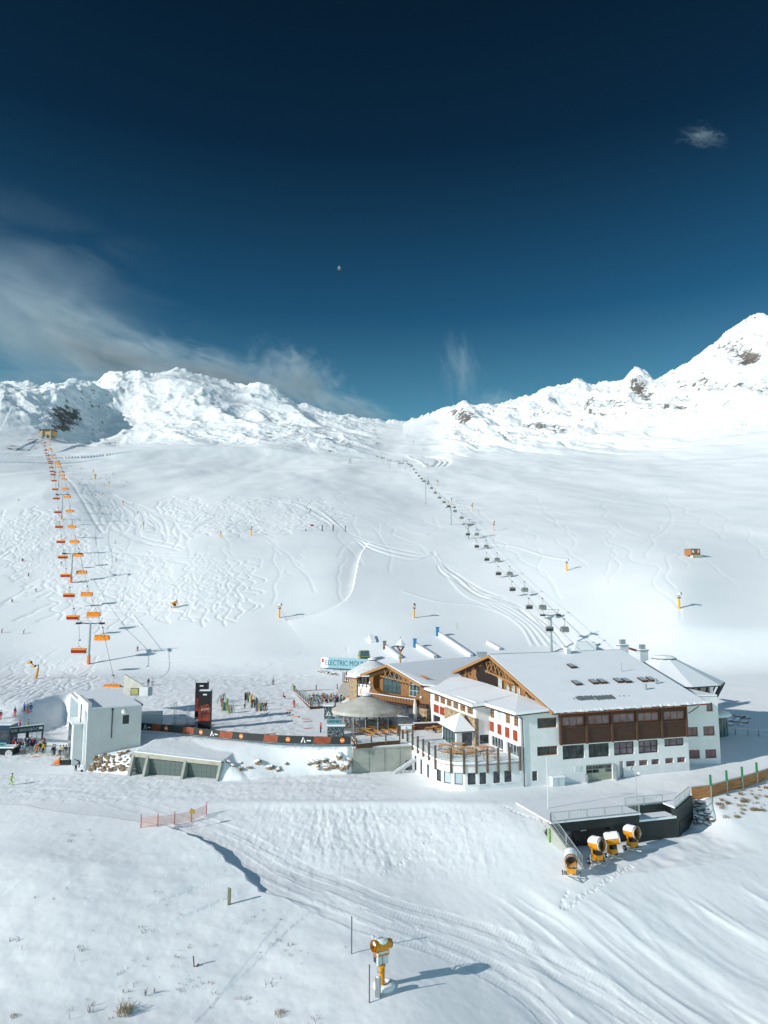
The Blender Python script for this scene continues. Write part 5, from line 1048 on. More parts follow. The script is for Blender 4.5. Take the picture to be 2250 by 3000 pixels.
for i, (a, b) in enumerate(segl):
    dr_ = (b - a).normalized(); nn = Vector((dr_.y, -dr_.x, 0)) * .05; zb, zt = Vector((0, 0, .45)), Vector((0, 0, 1.68)); m = MB(); m.hexa([a + nn + zb, b + nn + zb, b + nn * 1.6 + zb, a + nn * 1.6 + zb], [a + nn + zt, b + nn + zt, b + nn * 1.6 + zt, a + nn * 1.6 + zt]); bo = part('banner', m, BCH, fen)
    q = nn * 1.75; L_ = (b - a).length
    P_ = lambda s_, z_: a + dr_ * (s_ * L_) + q + Vector((0, 0, .45 + z_ * 1.23))
    if i % 3 == 0:
        m = MB()
        for k in range(6):
            y0 = .04 + .165 * k; pts_ = [(s_ / 12, y0 + .09 * math.sin(s_ * .75 + k * .5) + .02 * s_ / 12) for s_ in range(13)]
            for (s0, h0), (s1, h1) in zip(pts_[:-1], pts_[1:]):
                h0 = min(max(h0, 0), .9); h1 = min(max(h1, 0), .9); m.quad(P_(s0 * .9 + h0 * .1, h0), P_(s1 * .9 + h1 * .1, h1), P_(s1 * .9 + h1 * .1, h1 + .085), P_(s0 * .9 + h0 * .1, h0 + .085))
        part('wave_print', m, BOR, bo)
    if i % 3 == 1:
        m = MB(); c_ = P_(.55, .5); up_ = Vector((0, 0, 1)); pts_ = [c_ + dr_ * .40 * math.cos(t_) + up_ * .40 * math.sin(t_) for t_ in np.linspace(0, 2 * math.pi, 17)[:-1]]; m.hexa(pts_, [p + nn * .2 for p in pts_]); part('round_logo', m, ORANGE, bo)
        m = MB(); m.beam(c_ - dr_ * .25 + nn * .3, c_ + dr_ * .25 + nn * .3, .02, .12); part('logo_bar', m, WHITE, bo)
    if i % 6 == 2:
        m = MB(); m.quad(P_(.3, .15), P_(.38, .15), P_(.47, .75), P_(.44, .9)); m.quad(P_(.47, .75), P_(.44, .9), P_(.6, .15), P_(.52, .15)); m.quad(P_(.66, .35), P_(.9, .35), P_(.9, .5), P_(.66, .5)); part('emblem', m, WHITE, bo)
# ================================================================ gantry sign over the queue, far left
gp_ = G(*px5(75, 845), 1.6); GA = G(85 / 3.016, 1900 + 862 / 3.016, .9); GB = G(370 / 3.016, 1900 + 828 / 3.016, .9); gdir = (GB - GA); gl_n = gdir.length
ga = thing('entrance_gantry', 'dark gantry sign lettered SSK GIGGIJOCH over the lift queue', 'gantry', GA, math.atan2(gdir.y, gdir.x)); W_ = gl_n
m = MB()
for x in (0, W_): m.box(x - .12, -.12, -1.2, x + .12, .12, 3.2)
m.box(W_ * .55, 1.4, -1.2, W_ * .55 + .5, 1.8, 2.3); part('frame_post', m, BLACKP, ga); m = MB(); m.box(-.15, -.2, 2.1, W_ + .15, .2, 3.3); pn = part('sign_panel', m, mat('gantry_teal_black', (.018, .04, .05), .5), ga)
text_mesh('SSK GIGGIJOCH', .72, mat('gantry_letter', (.42, .50, .53), .5), pn, FACE(W_ * .48, -.22, 2.68), sx=1.05); m = MB(); m.box(W_ * .87, -.23, 2.55, W_ * .98, -.205, 2.95); part('badge', m, WHITE, pn)
m = MB(); m.box(-.15, -.22, 3.305, W_ + .15, .22, 3.4); part('snow_cover', m, SNOWP, ga)
m = MB()
for x in (W_ * .25, W_ * .7, W_ * .85): m.tube((x, .6, -1), (x, .6, 2.6), .05)
part('guide_pole', m, GALV, ga)
# platform with low concrete front and steel crowd barriers
PA = G(*px5(115, 925), .8); PB = G(*px5(640, 965), .5); pd = PB - PA; pf = thing('queue_platform', 'snowy queue platform with low concrete front wall and steel barriers', 'platform', (PA.x, PA.y, 0), math.atan2(pd.y, pd.x)); L_ = pd.length
m = MB(); m.box(0, 0, -1.5, L_, .3, .9); m.box(L_ * .27, -.35, -1.5, L_ * .75, 0, .55); part('front_wall', m, CONC_L, pf); m = MB(); m.box(-2, .3, .3, L_, 9, .95); part('platform_snow', m, SNOWP, pf)
for k in range(8):
    m = MB(); x0 = k * L_ / 8 + .06; x1 = (k + 1) * L_ / 8 - .06; m.beam((x0, .15, .9), (x0, .15, 2.0), .05); m.beam((x1, .15, .9), (x1, .15, 2.0), .05); m.beam((x0, .15, 2.0), (x1, .15, 2.0), .05); m.beam((x0, .15, 1.1), (x1, .15, 1.1), .05)
    for j in range(1, 9): x = x0 + (x1 - x0) * j / 9; m.beam((x, .15, 1.1), (x, .15, 2.0), .022)
    part('barrier', m, GALV, pf)
# black kiosk with round photo panel at the frame edge, and a dark booth behind
kp = G(*px5(35, 985), 0); kb = thing('black_booth', 'black booth with a round picture panel and snowy roof at the left edge', 'kiosk', kp, R(2)); m = MB(); m.box(0, 0, -.4, 1.5, 2.2, 2.0); m.box(-4, .3, -.4, -.02, 2.1, 1.9); part('body', m, BLACKP, kb); m = MB(); m.box(-4, -.1, 2.005, 1.6, 2.3, 2.2); part('snow_cover', m, SNOWP, kb)
for r_, mt_, o2 in ((.62, WHITEM, -.02), (.5, mat('photo_disc', (.30, .14, .05), .6, col2=(.65, .66, .68), scale=3, thresh=(.42, .56)), -.055)):
    m = MB(); pts_ = [(.76 + r_ * math.cos(t_), o2, 1.05 + r_ * math.sin(t_)) for t_ in np.linspace(0, 2 * math.pi, 25)[:-1]]; m.prism(pts_, (0, -.03, 0)); part('round_panel', m, mt_, kb)
m = MB(); m.box(-3.9, .2, 2.2, .1, .3, 2.9); sg_ = part('sign', m, mat('teal_sign', (.17, .38, .42)), kb); text_mesh('DRINKS', .5, mat('dark_letter', (.02, .05, .07)), sg_, FACE(-1.0, .18, 2.55))
kp = G(*px5(0, 835), 1.5); bh = thing('dark_booth', 'dark blue ticket booth behind the black booth at the left edge', 'booth', kp, R(3)); m = MB(); m.box(-4, 0, -1, 1.8, 3, 3.2); part('body', m, mat('booth_blue', (.02, .05, .09), .5), bh); m = MB(); m.box(-3, -.03, .6, 1.5, -.003, 2.2); part('window', m, GLASS, bh); m = MB(); m.box(-4.1, -.1, 3.205, 1.9, 3.1, 3.35); part('snow_cover', m, SNOWP, bh)
# truss stage and scaffold beside the banner towers
sc0 = G(*px4(10, 600), 4.2); sc_ = thing('truss_stage', 'galvanised truss rig and low platform left of the banner towers', 'truss rig', sc0, R(4)); m = MB()
for x, h in ((.2, 4.6), (2.6, 3.6), (5.0, 4.8)):
    for dx in (0, .35): m.beam((x + dx, .6, 0), (x + dx, .6, h), .05); m.beam((x + dx, .95, 0), (x + dx, .95, h), .05)
    for k in range(int(h / .4)): m.beam((x, .6, k * .4), (x + .35, .6, k * .4 + .4), .03)
m.beam((0, .6, 1.6), (6, .6, 1.6), .06); m.beam((0, .6, 2.6), (3, .6, 2.6), .05); part('truss', m, GALV, sc_); m = MB(); m.box(-.5, 0, .25, 6.4, 2.4, .5); part('platform', m, GREYM, sc_)
# long event banner by the upper terrace
e0 = hit(*px3(165, 455)); e1 = hit(*px3(655, 492)); e0.z += .4; e1.z = e0.z; ed = e1 - e0; ev = thing('event_banner', 'long teal event banner lettered ELECTRIC MOUNTAIN above rocks', 'banner', e0, math.atan2(ed.y, ed.x)); W_ = ed.length
m = MB(); m.box(0, 0, 0, W_ + 4, .08, 2.9); bn = part('cloth', m, mat('banner_teal', (.25, .42, .46), .7), ev); m = MB(); m.box(0.02, -.02, .05, W_ * .19, -.003, 2.85); part('white_panel', m, WHITE, bn); m = MB(); m.box(.3, -.04, 1.5, 1.0, -.022, 2.5); part('red_mark', m, mat('sign_red', (.62, .05, .04), .6), bn)
text_mesh('ELECTRIC MOUNTAIN', 2.1, mat('banner_navy', (.02, .10, .16), .6), bn, FACE(W_ * .76, -.03, 1.4), sx=.80); m = MB()
for k in range(9): m.beam((k * (W_ + 4) / 8, .1, -1.2), (k * (W_ + 4) / 8, .1, 3.0), .08)
part('post', m, PW, ev)
# ================================================================ rocks
ROCKB = mat('brown_rock', (.27, .19, .125), .9, var=.35, scale=1.2, bump=.6, bscale=3); ROCKG = mat('grey_brown_rock', (.15, .125, .11), .9, var=.3, scale=1.5, bump=.6, bscale=3)
rr = random.Random(21)
def rock_mesh(seed, mtl, snow=True):
    r_ = random.Random(seed); m = MB(); n = 9; rows = 6; k0 = 0; off = [[r_.uniform(.72, 1.12) for _ in range(n)] for _ in range(rows + 1)]
    for j in range(rows + 1):
        for i in range(n):
            th = math.pi * j / rows; ph = 2 * math.pi * i / n; q = off[j][i] if 0 < j < rows else .85
            m.v.append((q * math.sin(th) * math.cos(ph), q * math.sin(th) * math.sin(ph) * .8, -q * math.cos(th) * .62))
    for j in range(rows):
        for i in range(n): i2 = (i + 1) % n; m.f.append((j * n + i, j * n + i2, (j + 1) * n + i2, (j + 1) * n + i)); m.m.append(0 if j < rows - 2 or not snow else 1)
    return m.mesh('boulder', [mtl, SNOWP])
RM = [rock_mesh(s_, ROCKB) for s_ in range(5)]; RG = [rock_mesh(s_ + 9, ROCKG) for s_ in range(4)]; RN = [rock_mesh(s_ + 20, ROCKB, False) for s_ in range(4)]
def boulder(p, s, label, group, meshes, flat=1.0):
    o = link('boulder', rr.choice(meshes)); o.location = p; o.rotation_euler = (rr.uniform(-.3, .3), rr.uniform(-.3, .3), rr.uniform(0, 6)); o.scale = (s, s * rr.uniform(.7, 1), s * flat * rr.uniform(.7, 1.1)); return tag(o, label, 'rock', group)
# dry boulder wall left of the bunker
for i in range(115):
    x, y = rr.uniform(800, 1215), rr.uniform(910, 1075)
    if x < 835 and y < 940: continue
    p = hit(*px5(x, y)); boulder(p + Vector((0, 0, -.05)), rr.uniform(.28, .62), 'brown boulder in the snowy rubble wall between station and bunker', 'boulders left of the bunker', RN if rr.random() < .75 else RM, .9)
for x, y, s_ in ((560, 935, .5), (600, 970, .5), (680, 1005, .7), (680, 945, .4), (760, 990, .6), (845, 940, .95), (965, 990, .8), (1050, 1005, .7), (1120, 950, .5), (1350, 950, .55), (1420, 930, .6), (1440, 1000, .5), (1510, 1000, .7), (1560, 935, .6), (1600, 970, .8), (1640, 890, .8), (1650, 990, .7)):
    p = hit(*px4(x, y)); boulder(p, s_, 'snow-capped boulder on the bank between bunker and concrete wall', 'boulders on the bank', RM)
for x, y, s_ in ((60, 1590, .7), (130, 1590, .7), (210, 1560, .9), (130, 1640, .6), (300, 1590, .6), (390, 1510, 1.1), (330, 1640, .9), (480, 1620, 1.2), (420, 1650, .9), (500, 1570, .9), (250, 1640, .7)):
    p = hit(*px3(x, y)); boulder(p, s_, 'big snow-capped brown boulder against the concrete wall', 'boulders by the concrete wall', RM)
for i in range(26):
    x, y = rr.uniform(150, 370), 0; y = 470 + (x - 150) * .28 + rr.uniform(-8, 22); p = hit(*px3(x, y)); boulder(p, rr.uniform(.4, .8), 'brown boulder under the long event banner', 'boulders under the event banner', RM)
for i in range(40):
    x, y = rr.uniform(1180, 1300), rr.uniform(215, 365)
    if (x - 1180) * 1.05 > (y - 185) * 1.0: continue
    p = hit(*px6(x, y)); boulder(p + Vector((0, 0, .1)), rr.uniform(.45, .85), 'dark flat boulder in the rubble pile right of the sunken garage', 'boulders right of the sunken garage', RG, .6)
for i in range(16):
    x, y = rr.uniform(1320, 1510), rr.uniform(620, 710); z2_ = (1600 + x / 2.552, 1850 + y / 2.552); p = hit(*z2_); boulder(p, rr.uniform(.7, 1.2), 'dark rock in the shaded outcrop beyond the tower block', 'rocks in the shaded outcrop', RG)
# ================================================================ sunken snow-gun garage, right
DO = G(*px6(240, 350), 0); dg = thing('sunken_garage', 'low black garage sunk into the slope with railing on its roof terrace', 'garage', DO, R(17))
DB = mat('anthracite_panel', (.022, .028, .028), .5, var=.15, scale=.6)
m = MB(); m.box(.4, -.15, -1.35, 13.2, .3, -.12); m.box(.4, 1.2, -5, 13.2, 1.5, -1.3); m.box(.3, .0, -5, .6, 1.4, -1.3); m.box(12.9, -.1, -5, 13.3, 3, -.12); part('wall', m, DB, dg)
m = MB(); m.box(.0, -.4, -.12, 13.4, 9, .06); part('terrace_snow', m, SNOWP, dg)
for x0, x1, z0, z1, mt_ in ((4.3, 6.2, -4.2, -1.5, BLACKP), (6.3, 8.6, -4.2, -1.4, BLACKP), (9.0, 10.0, -2.1, -1.5, GLASS), (2.0, 3.9, -3.4, -1.6, GLASS)):
    m = MB(); m.box(x0, 1.14, z0, x1, 1.195, z1); part('door', m, mt_, dg)
for x0, z0 in ((1.25, -1.75), (1.25, -2.2), (1.3, -2.9), (5.2, -1.9), (9.7, -1.75)):
    m = MB(); m.box(x0, -.0 + 1.05, z0, x0 + (.8 if x0 < 9 else .5), 1.13, z0 + (.3 if z0 > -2.5 else .6)); part('notice', m, WHITEM if z0 > -2.5 else TABW, dg)
# side return blocks to the right
m = MB(); m.box(13.3, 0.2, -5, 19.5, 3, -1.25); m.box(13.3, 2.6, -5, 19.5, 3.2, -.1); part('low_block', m, DB, dg)
m = MB(); m.box(13.3, .2, -1.245, 19.4, 2.6, -1.0); part('snow_cover', m, SNOWP, dg)
m = MB(); m.hexa([(19.5, .2, -5), (25.6, 4.4, -4.5), (25.2, 4.9, -4.5), (19.1, .8, -5)], [(19.5, .2, -.1), (25.6, 4.4, .1), (25.2, 4.9, .1), (19.1, .8, -.1)]); part('wing_wall', m, DB, dg)
m = MB(); m.hexa([(20.2, .6, -5), (25.4, 4.2, -4.5), (25.3, 4.15, -4.5), (20.1, .55, -5)], [(20.2, .6, -2.0), (25.4, 4.2, -2.0), (25.3, 4.15, -2.0), (20.1, .55, -2.0)]); part('doorway', m, BLACKP, dg)
m = MB(); m.box(13.3, 3.2, -.1, 19.5, 9, .07); m.hexa([(19.4, .5, -.1), (25.4, 4.7, .1), (22, 9, .1), (19.4, 9, -.1)], [(19.4, .5, .07), (25.4, 4.7, .27), (22, 9, .27), (19.4, 9, .07)]); part('terrace_snow', m, SNOWP, dg)
def railing(label, pts, h=1.15, bars=True, group='railings round the sunken garage'):
    t = thing('steel_railing', label, 'railing', pts[0], 0, group); P = [Vector(p) - Vector(pts[0]) for p in pts]; m = MB(); b2 = MB()
    for a, b in zip(P[:-1], P[1:]):
        n = max(1, round((b - a).length / 2.5)); Z = lambda z: Vector((0, 0, z))
        for k in range(n + 1): q = a.lerp(b, k / n); m.beam(q + Z(-.2), q + Z(h), .09)
        m.beam(a + Z(h), b + Z(h), .07); m.beam(a + Z(.1), b + Z(.1), .06)
        if bars:
            nb = round((b - a).length / .22)
            for k in range(nb): q = a.lerp(b, (k + .5) / nb); b2.beam(q + Z(.1), q + Z(h), .03)
    part('frame', m, GALV, t); 
    if bars: part('bar', b2, GALV, t)
    return t
def dl(x, y, z): return Vector(DO) + Vector((math.cos(R(17)) * x - math.sin(R(17)) * y, math.sin(R(17)) * x + math.cos(R(17)) * y, z))
railing('steel bar railing along the front of the garage roof terrace', [dl(.1, -.3, .05), dl(13.2, -.3, .05)]); railing('steel bar railing on the middle step of the garage roof', [dl(13.3, 2.9, .0), dl(19.4, 2.9, 0)]); railing('steel bar railing on the angled right end of the garage roof', [dl(19.5, .6, .0), dl(25.3, 4.6, .2)])
railing('sloping steel railing down the left side of the sunken garage', [dl(.1, -.3, .05), dl(1.5, -5.0, -3.7)], bars=True)
wl_ = MB(); a, b = dl(-.2, .2, 0), dl(1.2, -5.3, 0); wl_.hexa([(a.x, a.y, -5), (b.x, b.y, -5.6), (b.x + .3, b.y + .1, -5.6), (a.x + .3, a.y + .1, -5)], [(a.x, a.y, .0), (b.x, b.y, -3.9), (b.x + .3, b.y + .1, -3.9), (a.x + .3, a.y + .1, 0)]); solo('wing_wall', wl_, CONC, 'sloping grey concrete wing wall left of the sunken garage', 'wall')
# green marker post by it
p = hit(*px6(243, 480)); m = MB(); m.beam((0, 0, -.3), (0, 0, 1.6), .2); solo('marker_post', m, mat('lime_green', (.20, .42, .05), .6), 'lime green marker post beside the garage wing wall', 'post', loc=p)
# weather mast, lamp pole
p = hit(*px6(812, 280)); ms = thing('weather_mast', 'thin mast with wind sensor on the garage roof terrace', 'mast', p, 0); m = MB(); m.tube((0, 0, -1), (0, 0, 5.2), .05); part('pole', m, GALV, ms); m = MB(); m.ball((.45, 0, 5.1), .22, 8); m.beam((-.5, 0, 5.2), (.5, 0, 5.0), .04); part('sensor', m, WHITE, ms); m = MB(); m.line([(-.3, 0, 5.2), (-.6, 0, 5.6), (-.4, 0, 6.2)], .04); part('wind_vane', m, DARKM, ms)
p = hit(*px6(235, 300)); ms = thing('street_lamp', 'tall thin white lamp pole in front of the white facade', 'lamp', p, 0); m = MB(); m.tube((0, 0, -1), (0, 0, 7.4), .07, .05); part('pole', m, WHITEM, ms); m = MB(); m.beam((-1.6, 0, 7.45), (.1, 0, 7.38), .1, .06); part('arm', m, WHITEM, ms)
# white cabinet against the facade
p = Vector(LO) + Matrix.Rotation(LR, 3, 'Z') @ Vector((-6.3, -.9, -1.2)); cb = thing('service_cabinet', 'white service cabinet with snowy lid against the facade', 'cabinet', p, LR); m = MB(); m.box(0, 0, 0, 2.1, .85, 2.5); part('body', m, WHITEM, cb); m = MB(); m.box(-.08, -.08, 2.505, 2.18, .85, 2.62); part('lid', m, SNOWP, cb); m = MB(); m.box(1.0, -.02, .3, 1.03, -.002, 2.4); part('door_gap', m, DARKM, cb)
# ================================================================ timber fence with green posts, right edge
tf = [(1088, 1165), (1230, 1150), (1350, 1115), (1466, 1085), (1575, 1050), (1700, 1010), (1850, 960)]
px2 = lambda x, y: (1600 + x / 2.552, 1850 + y / 2.552)
tp = [G(*px2(x, y + 40), .1 + .12 * i) for i, (x, y) in enumerate(tf)]
tfn = thing('timber_fence', 'orange-brown timber slope fence with green posts at the right edge', 'fence', tp[0]); P = [p - tp[0] for p in tp]; TFW = mat('larch_boards', (.36, .17, .07), .8, var=.35, scale=1.5, stretch=(.4, .4, 5))
for a, b in zip(P[:-1], P[1:]): m = MB(); m.beam(a + Vector((0, 0, -.1)), b + Vector((0, 0, -.1)), .12, 1.7); part('boards', m, TFW, tfn); m = MB(); m.beam(a + Vector((0, 0, .8)), b + Vector((0, 0, .8)), .2, .08); part('top_rail', m, GALV, tfn)
GRN = mat('post_green', (.03, .20, .075), .6)
for i, a in enumerate(P[1:]): m = MB(); m.beam(a + Vector((0, -.12, .75)), a + Vector((0, -.12, 2.25)), .26); po = part('post', m, GRN, tfn); m = MB(); m.beam(a + Vector((0, -.12, -1.2)), a + Vector((0, -.12, .745)), .12); part('post_foot', m, GALV, po)
# thin rail fence in the shade behind the tower block
a0 = [hit(*px2(x, y)) for x, y in ((1330, 770), (1415, 775), (1510, 782), (1590, 785), (1700, 790))]
railing('low rail fence on the shaded path beyond the tower block', a0, 1.3, False, 'rail fence beyond the tower block')
# orange net fence in the foreground
b = (1659 / 1125); pxf = lambda x, y: (x / b, 2300 + y / b)
net = [hit(*pxf(x, y)) for x, y in ((608, 186), (681, 180), (754, 172), (826, 158), (892, 128))]
nf = thing('net_fence', 'sagging orange net fence on red poles beside the cat road', 'fence', net[0]); P = [p - net[0] for p in net]
for i, a in enumerate(P): m = MB(); m.tube(a, a + Vector((0, 0, 1.7)), .05, .05, 6); part('pole', m, mat('pole_red', (.45, .02, .05), .5), nf)
NET = mat('orange_net', (.75, .30, .18), .8, alpha=.38)
for a, c_ in zip(P[:-1], P[1:]): m = MB(); m.quad(a + Vector((0, 0, .1)), c_ + Vector((0, 0, .1)), c_ + Vector((0, 0, 1.35)), a + Vector((0, 0, 1.35))); part('net', m, NET, nf)
p = hit(*pxf(828, 190)); sgn = thing('marker_sign', 'thin pole with small ochre plate beside the net fence', 'sign', p, 0); m = MB(); m.tube((0, 0, -.2), (0, 0, 2.6), .035); part('pole', m, TABW, sgn); m = MB(); m.box(-.32, -.04, 1.95, .32, .04, 2.45); part('plate', m, mat('ochre', (.42, .27, .06), .6), sgn)
# foreground posts
p = hit(*pxf(990, 518)); m = MB(); m.beam((-.09, 0, -.3), (-.09, 0, 1.75), .16); m.beam((.09, .05, -.3), (.09, .05, 1.65), .12); solo('wooden_stake', m, mat('mossy_post', (.20, .20, .12), .8, var=.3, scale=5), 'short double wooden stake on the hill crest', 'post', loc=p)
for (x, y, h, lb) in ((1030 - 0, 2795, 3.4, 'tall thin dark pole standing alone left of the near snow gun'), (1082, 2938, 3.1, 'tall thin dark pole with reddish foot just in front of the near snow gun')):
    p = hit(x, y); po = thing('snow_pole', lb, 'pole', p, 0, 'thin dark poles in the foreground'); m = MB(); m.tube((0, 0, -.4), (0, 0, h), .055, .055, 8); part('tube', m, mat('pole_grey', (.09, .10, .11), .5), po); m = MB(); m.tube((0, 0, h), (0, 0, h + .03), .065, .065, 8); part('cap', m, DARKM, po)
p = hit(950 + 522 / 3.318, 2650 + 900 / 3.318); gb = thing('steel_duct_box', 'narrow open grey steel box beside the near snow gun', 'box', p, R(-12)); m = MB(); m.box(-.22, -.12, -.3, .22, -.08, 1.65); m.box(-.22, -.12, -.3, -.18, .2, 1.65); m.box(.18, -.12, -.3, .22, .2, 1.65); part('shell', m, GREYM, gb); m = MB(); m.ball((0, .05, 1.66), .2, 8, sz=.4); part('snow_cover', m, SNOWP, gb)
# broken stump half buried
p = hit(*pxf(840, 785)); m = MB(); m.beam((0, 0, -.2), (-.14, 0, .95), .09); m.beam((.1, 0, -.2), (.35, .1, .22), .12); solo('broken_stake', m, mat('dark_red_wood', (.14, .05, .05), .8), 'broken dark red stake in a wind hollow of the near hill', 'post', loc=p)
# dry grass tufts: each one a thing
GRS = mat('dry_grass', (.27, .20, .11), .9, var=.3, scale=3); TWG = mat('dark_twig', (.10, .085, .075), .9)
def tuft(n, h, spread, mtl, seed):
    r_ = random.Random(seed); m = MB()
    for _ in range(n):
        a = r_.uniform(0, 6.28); q = spread * r_.random() ** .5; x, y = q * math.cos(a), q * math.sin(a); l = h * r_.uniform(.5, 1); dx, dy = r_.uniform(-.6, .6) * l, r_.uniform(-.6, .6) * l
        m.beam((x, y, -.05), (x + dx * .4, y + dy * .4, l * .6), .022); m.beam((x + dx * .4, y + dy * .4, l * .6), (x + dx, y + dy, l * .85), .014)
    return m.mesh('grass_tuft', mtl)
big = [tuft(60, .8, .5, GRS, 1), tuft(40, .7, .6, GRS, 2)]; sm_ = [tuft(5, .45, .5, TWG, 3), tuft(7, .4, .7, TWG, 4), tuft(4, .35, .3, TWG, 5), tuft(9, .5, .9, TWG, 6)]
for x, y, me, s_ in ((540, 985, big[0], 1.3), (1210, 990, big[1], .8), (620, 890, sm_[3], 1.3), (350, 985, sm_[3], 1.3), (330, 735, sm_[3], 1.2), (70, 695, sm_[3], 1.3), (1180, 860, sm_[1], 1.2), (1350, 1020, sm_[1], 1), (60, 1000, big[1], .5)):
    o = link('grass_tuft', me); o.location = hit(*pxf(x, y)); o.scale = (s_,) * 3; o.rotation_euler[2] = rr.uniform(0, 6); tag(o, 'dry stalks poking through the near snow slope', 'grass tuft', 'dry stalks on the near slope')
for i in range(85):
    cl = rr.choice(((130, 160, 90), (340, 220, 60), (250, 470, 60), (740, 510, 50), (1180, 660, 60), (640, 830, 70), (860, 900, 60), (780, 840, 60), (980, 930, 70), (1130, 570, 50), (900, 720, 200), (1280, 720, 60), (560, 640, 150), (450, 930, 90)))
    x, y = rr.gauss(cl[0], cl[2]), rr.gauss(cl[1], cl[2] * .45)
    if x < 0 or y < 130: continue
    o = link('grass_tuft', rr.choice(sm_)); o.location = hit(*pxf(x, y)); s_ = rr.uniform(.4, .8); o.scale = (s_,) * 3; o.rotation_euler[2] = rr.uniform(0, 6); tag(o, 'dry stalks poking through the near snow slope', 'grass tuft', 'dry stalks on the near slope')
for i in range(60):
    x, y = rr.uniform(1330, 1659), rr.uniform(160, 330); y = y - (x - 1330) * .22 + 20
    o = link('grass_tuft', rr.choice(big + [sm_[3]])); o.location = hit(*px6(x, y)); s_ = rr.uniform(.35, .7); o.scale = (s_,) * 3; o.rotation_euler[2] = rr.uniform(0, 6); tag(o, 'brown grass tuft on the bank below the timber fence', 'grass tuft', 'brown tufts below the timber fence')
# ================================================================ chairlifts
def lift_tower(name, label, base, top_z, gauge, rz, cap, group, pcol=None, r0=.38):
    """tubular tower with crossarm, maintenance gantry and sheave rows; base on the snow, arm at top_z"""
    t = thing(name, label, 'lift tower', base, rz, group); h = top_z - base.z; m = MB(); m.tube((0, 0, -1), (0, 0, h), r0, r0 * .75, 12); part('pole', m, GREYM, t)
    if cap: m = MB(); m.tube((0, 0, -.4), (0, 0, 2.6), r0 + .12, r0 + .12, 12); part('pad', m, ORANGE, t)
    g = gauge / 2; m = MB(); m.beam((-g - .4, 0, h + .15), (0, 0, h - .1), .35, .3); m.beam((0, 0, h - .1), (g + .4, 0, h + .15), .35, .3); part('crossarm', m, DARKM if cap else COPPER_G, t)
    m = MB()
    for s_ in (-1, 1): m.beam((s_ * (g - .5), 0, h + .1), (s_ * (g + .2), 0, h + 1.6), .12)
    m.beam((-g - .3, 0, h + 1.6), (g + .3, 0, h + 1.6), .14); m.beam((-g, 0, h + .75), (g, 0, h + .75), .05); part('gantry', m, GREYM, t)
    for s_ in (-1, 1):
        m = MB(); m.box(s_ * g - .12, -1.9, h + .02, s_ * g + .12, 1.9, h + .28)
        for k in range(6): y = -1.6 + k * .64; m.tube((s_ * g - .1, y, h - .05), (s_ * g + .1, y, h - .05), .2, .2, 8)
        m.box(s_ * (g + .3) - .3, -1.8, h - .28, s_ * (g + .3) + .3, 1.8, h - .22); part('sheave_row', m, DARKM, t)
    m = MB(); n = int(h / .6)
    m.beam((.32, -r0 - .06, 0), (.32, -r0 - .06, h), .04); m.beam((-.0, -r0 - .06, 0), (-.0, -r0 - .06, h), .04)
    for k in range(n): m.beam((0, -r0 - .06, k * .6), (.32, -r0 - .06, k * .6), .03)
    part('ladder', m, GALV, t); return t
COPPER_G = mat('brown_grey_steel', (.14, .12, .12), .6)
LT = [((259, 1945), (264, 1826), 215), ((208, 1707), (211, 1622), 305), ((180, 1521), (183, 1449), 440), ((171, 1427), (172, 1383), 560), ((160, 1400), (160, 1352), 640), ((151, 1369), (151, 1333), 760), ((142, 1330), (142, 1317), 930)]
RT = [((1616, 1912), (1612, 1802), 218), ((1372, 1580), (1371, 1536), 378), ((1321, 1538), (1321, 1486), 425), ((1247, 1477), (1247, 1410), 590), ((1201, 1383), (1201, 1362), 800), ((1187, 1378), (1187, 1351), 850), ((1166, 1372), (1166, 1351), 900), ((1140, 1372), (1140, 1348), 950), ((1121, 1355), (1121, 1342), 1030), ((1107, 1313), (1107, 1299), 1350), ((1098, 1278), (1098, 1262), 1550)]
lord = ['first tower of the orange chairlift, nearest the station', 'second tower up the orange chairlift', 'third tower up the orange chairlift', 'fourth tower up the orange chairlift, short pad', 'fifth tower up the orange chairlift', 'sixth tower up the orange chairlift', 'highest tower of the orange chairlift below the top station']
ltops, rtops = [], []
for i, (b_, t_, Y) in enumerate(LT):
    B = hit(*b_, ymin=Y * .8, ymax=Y * 1.25); T = D(*t_, B.y); B.z -= .1; lift_tower('lift_tower', lord[i], B, T.z, 7.0, R(-4), i < 3, 'towers of the orange chairlift'); ltops.append((B, T))
rord = ['nearest tower of the grey chairlift rising behind the lodge roof', 'second tower up the grey chairlift, short with a low arm', 'third tower up the grey chairlift', 'fourth tower up the grey chairlift, tall and alone', 'fifth grey lift tower, rightmost of the far cluster', 'sixth grey lift tower in the far cluster', 'seventh grey lift tower in the far cluster', 'eighth grey lift tower in the far cluster', 'ninth grey lift tower at the foot of the last rise', 'tenth grey lift tower on the last rise', 'topmost grey lift tower under the saddle']
for i, (b_, t_, Y) in enumerate(RT):
    B = hit(*b_, ymin=Y * .8, ymax=Y * 1.25); T = D(*t_, B.y); lift_tower('lift_tower', rord[i], B, max(T.z, B.z + 6), 5.0, R(10), False, 'towers of the grey chairlift', r0=.38); rtops.append((B, T))
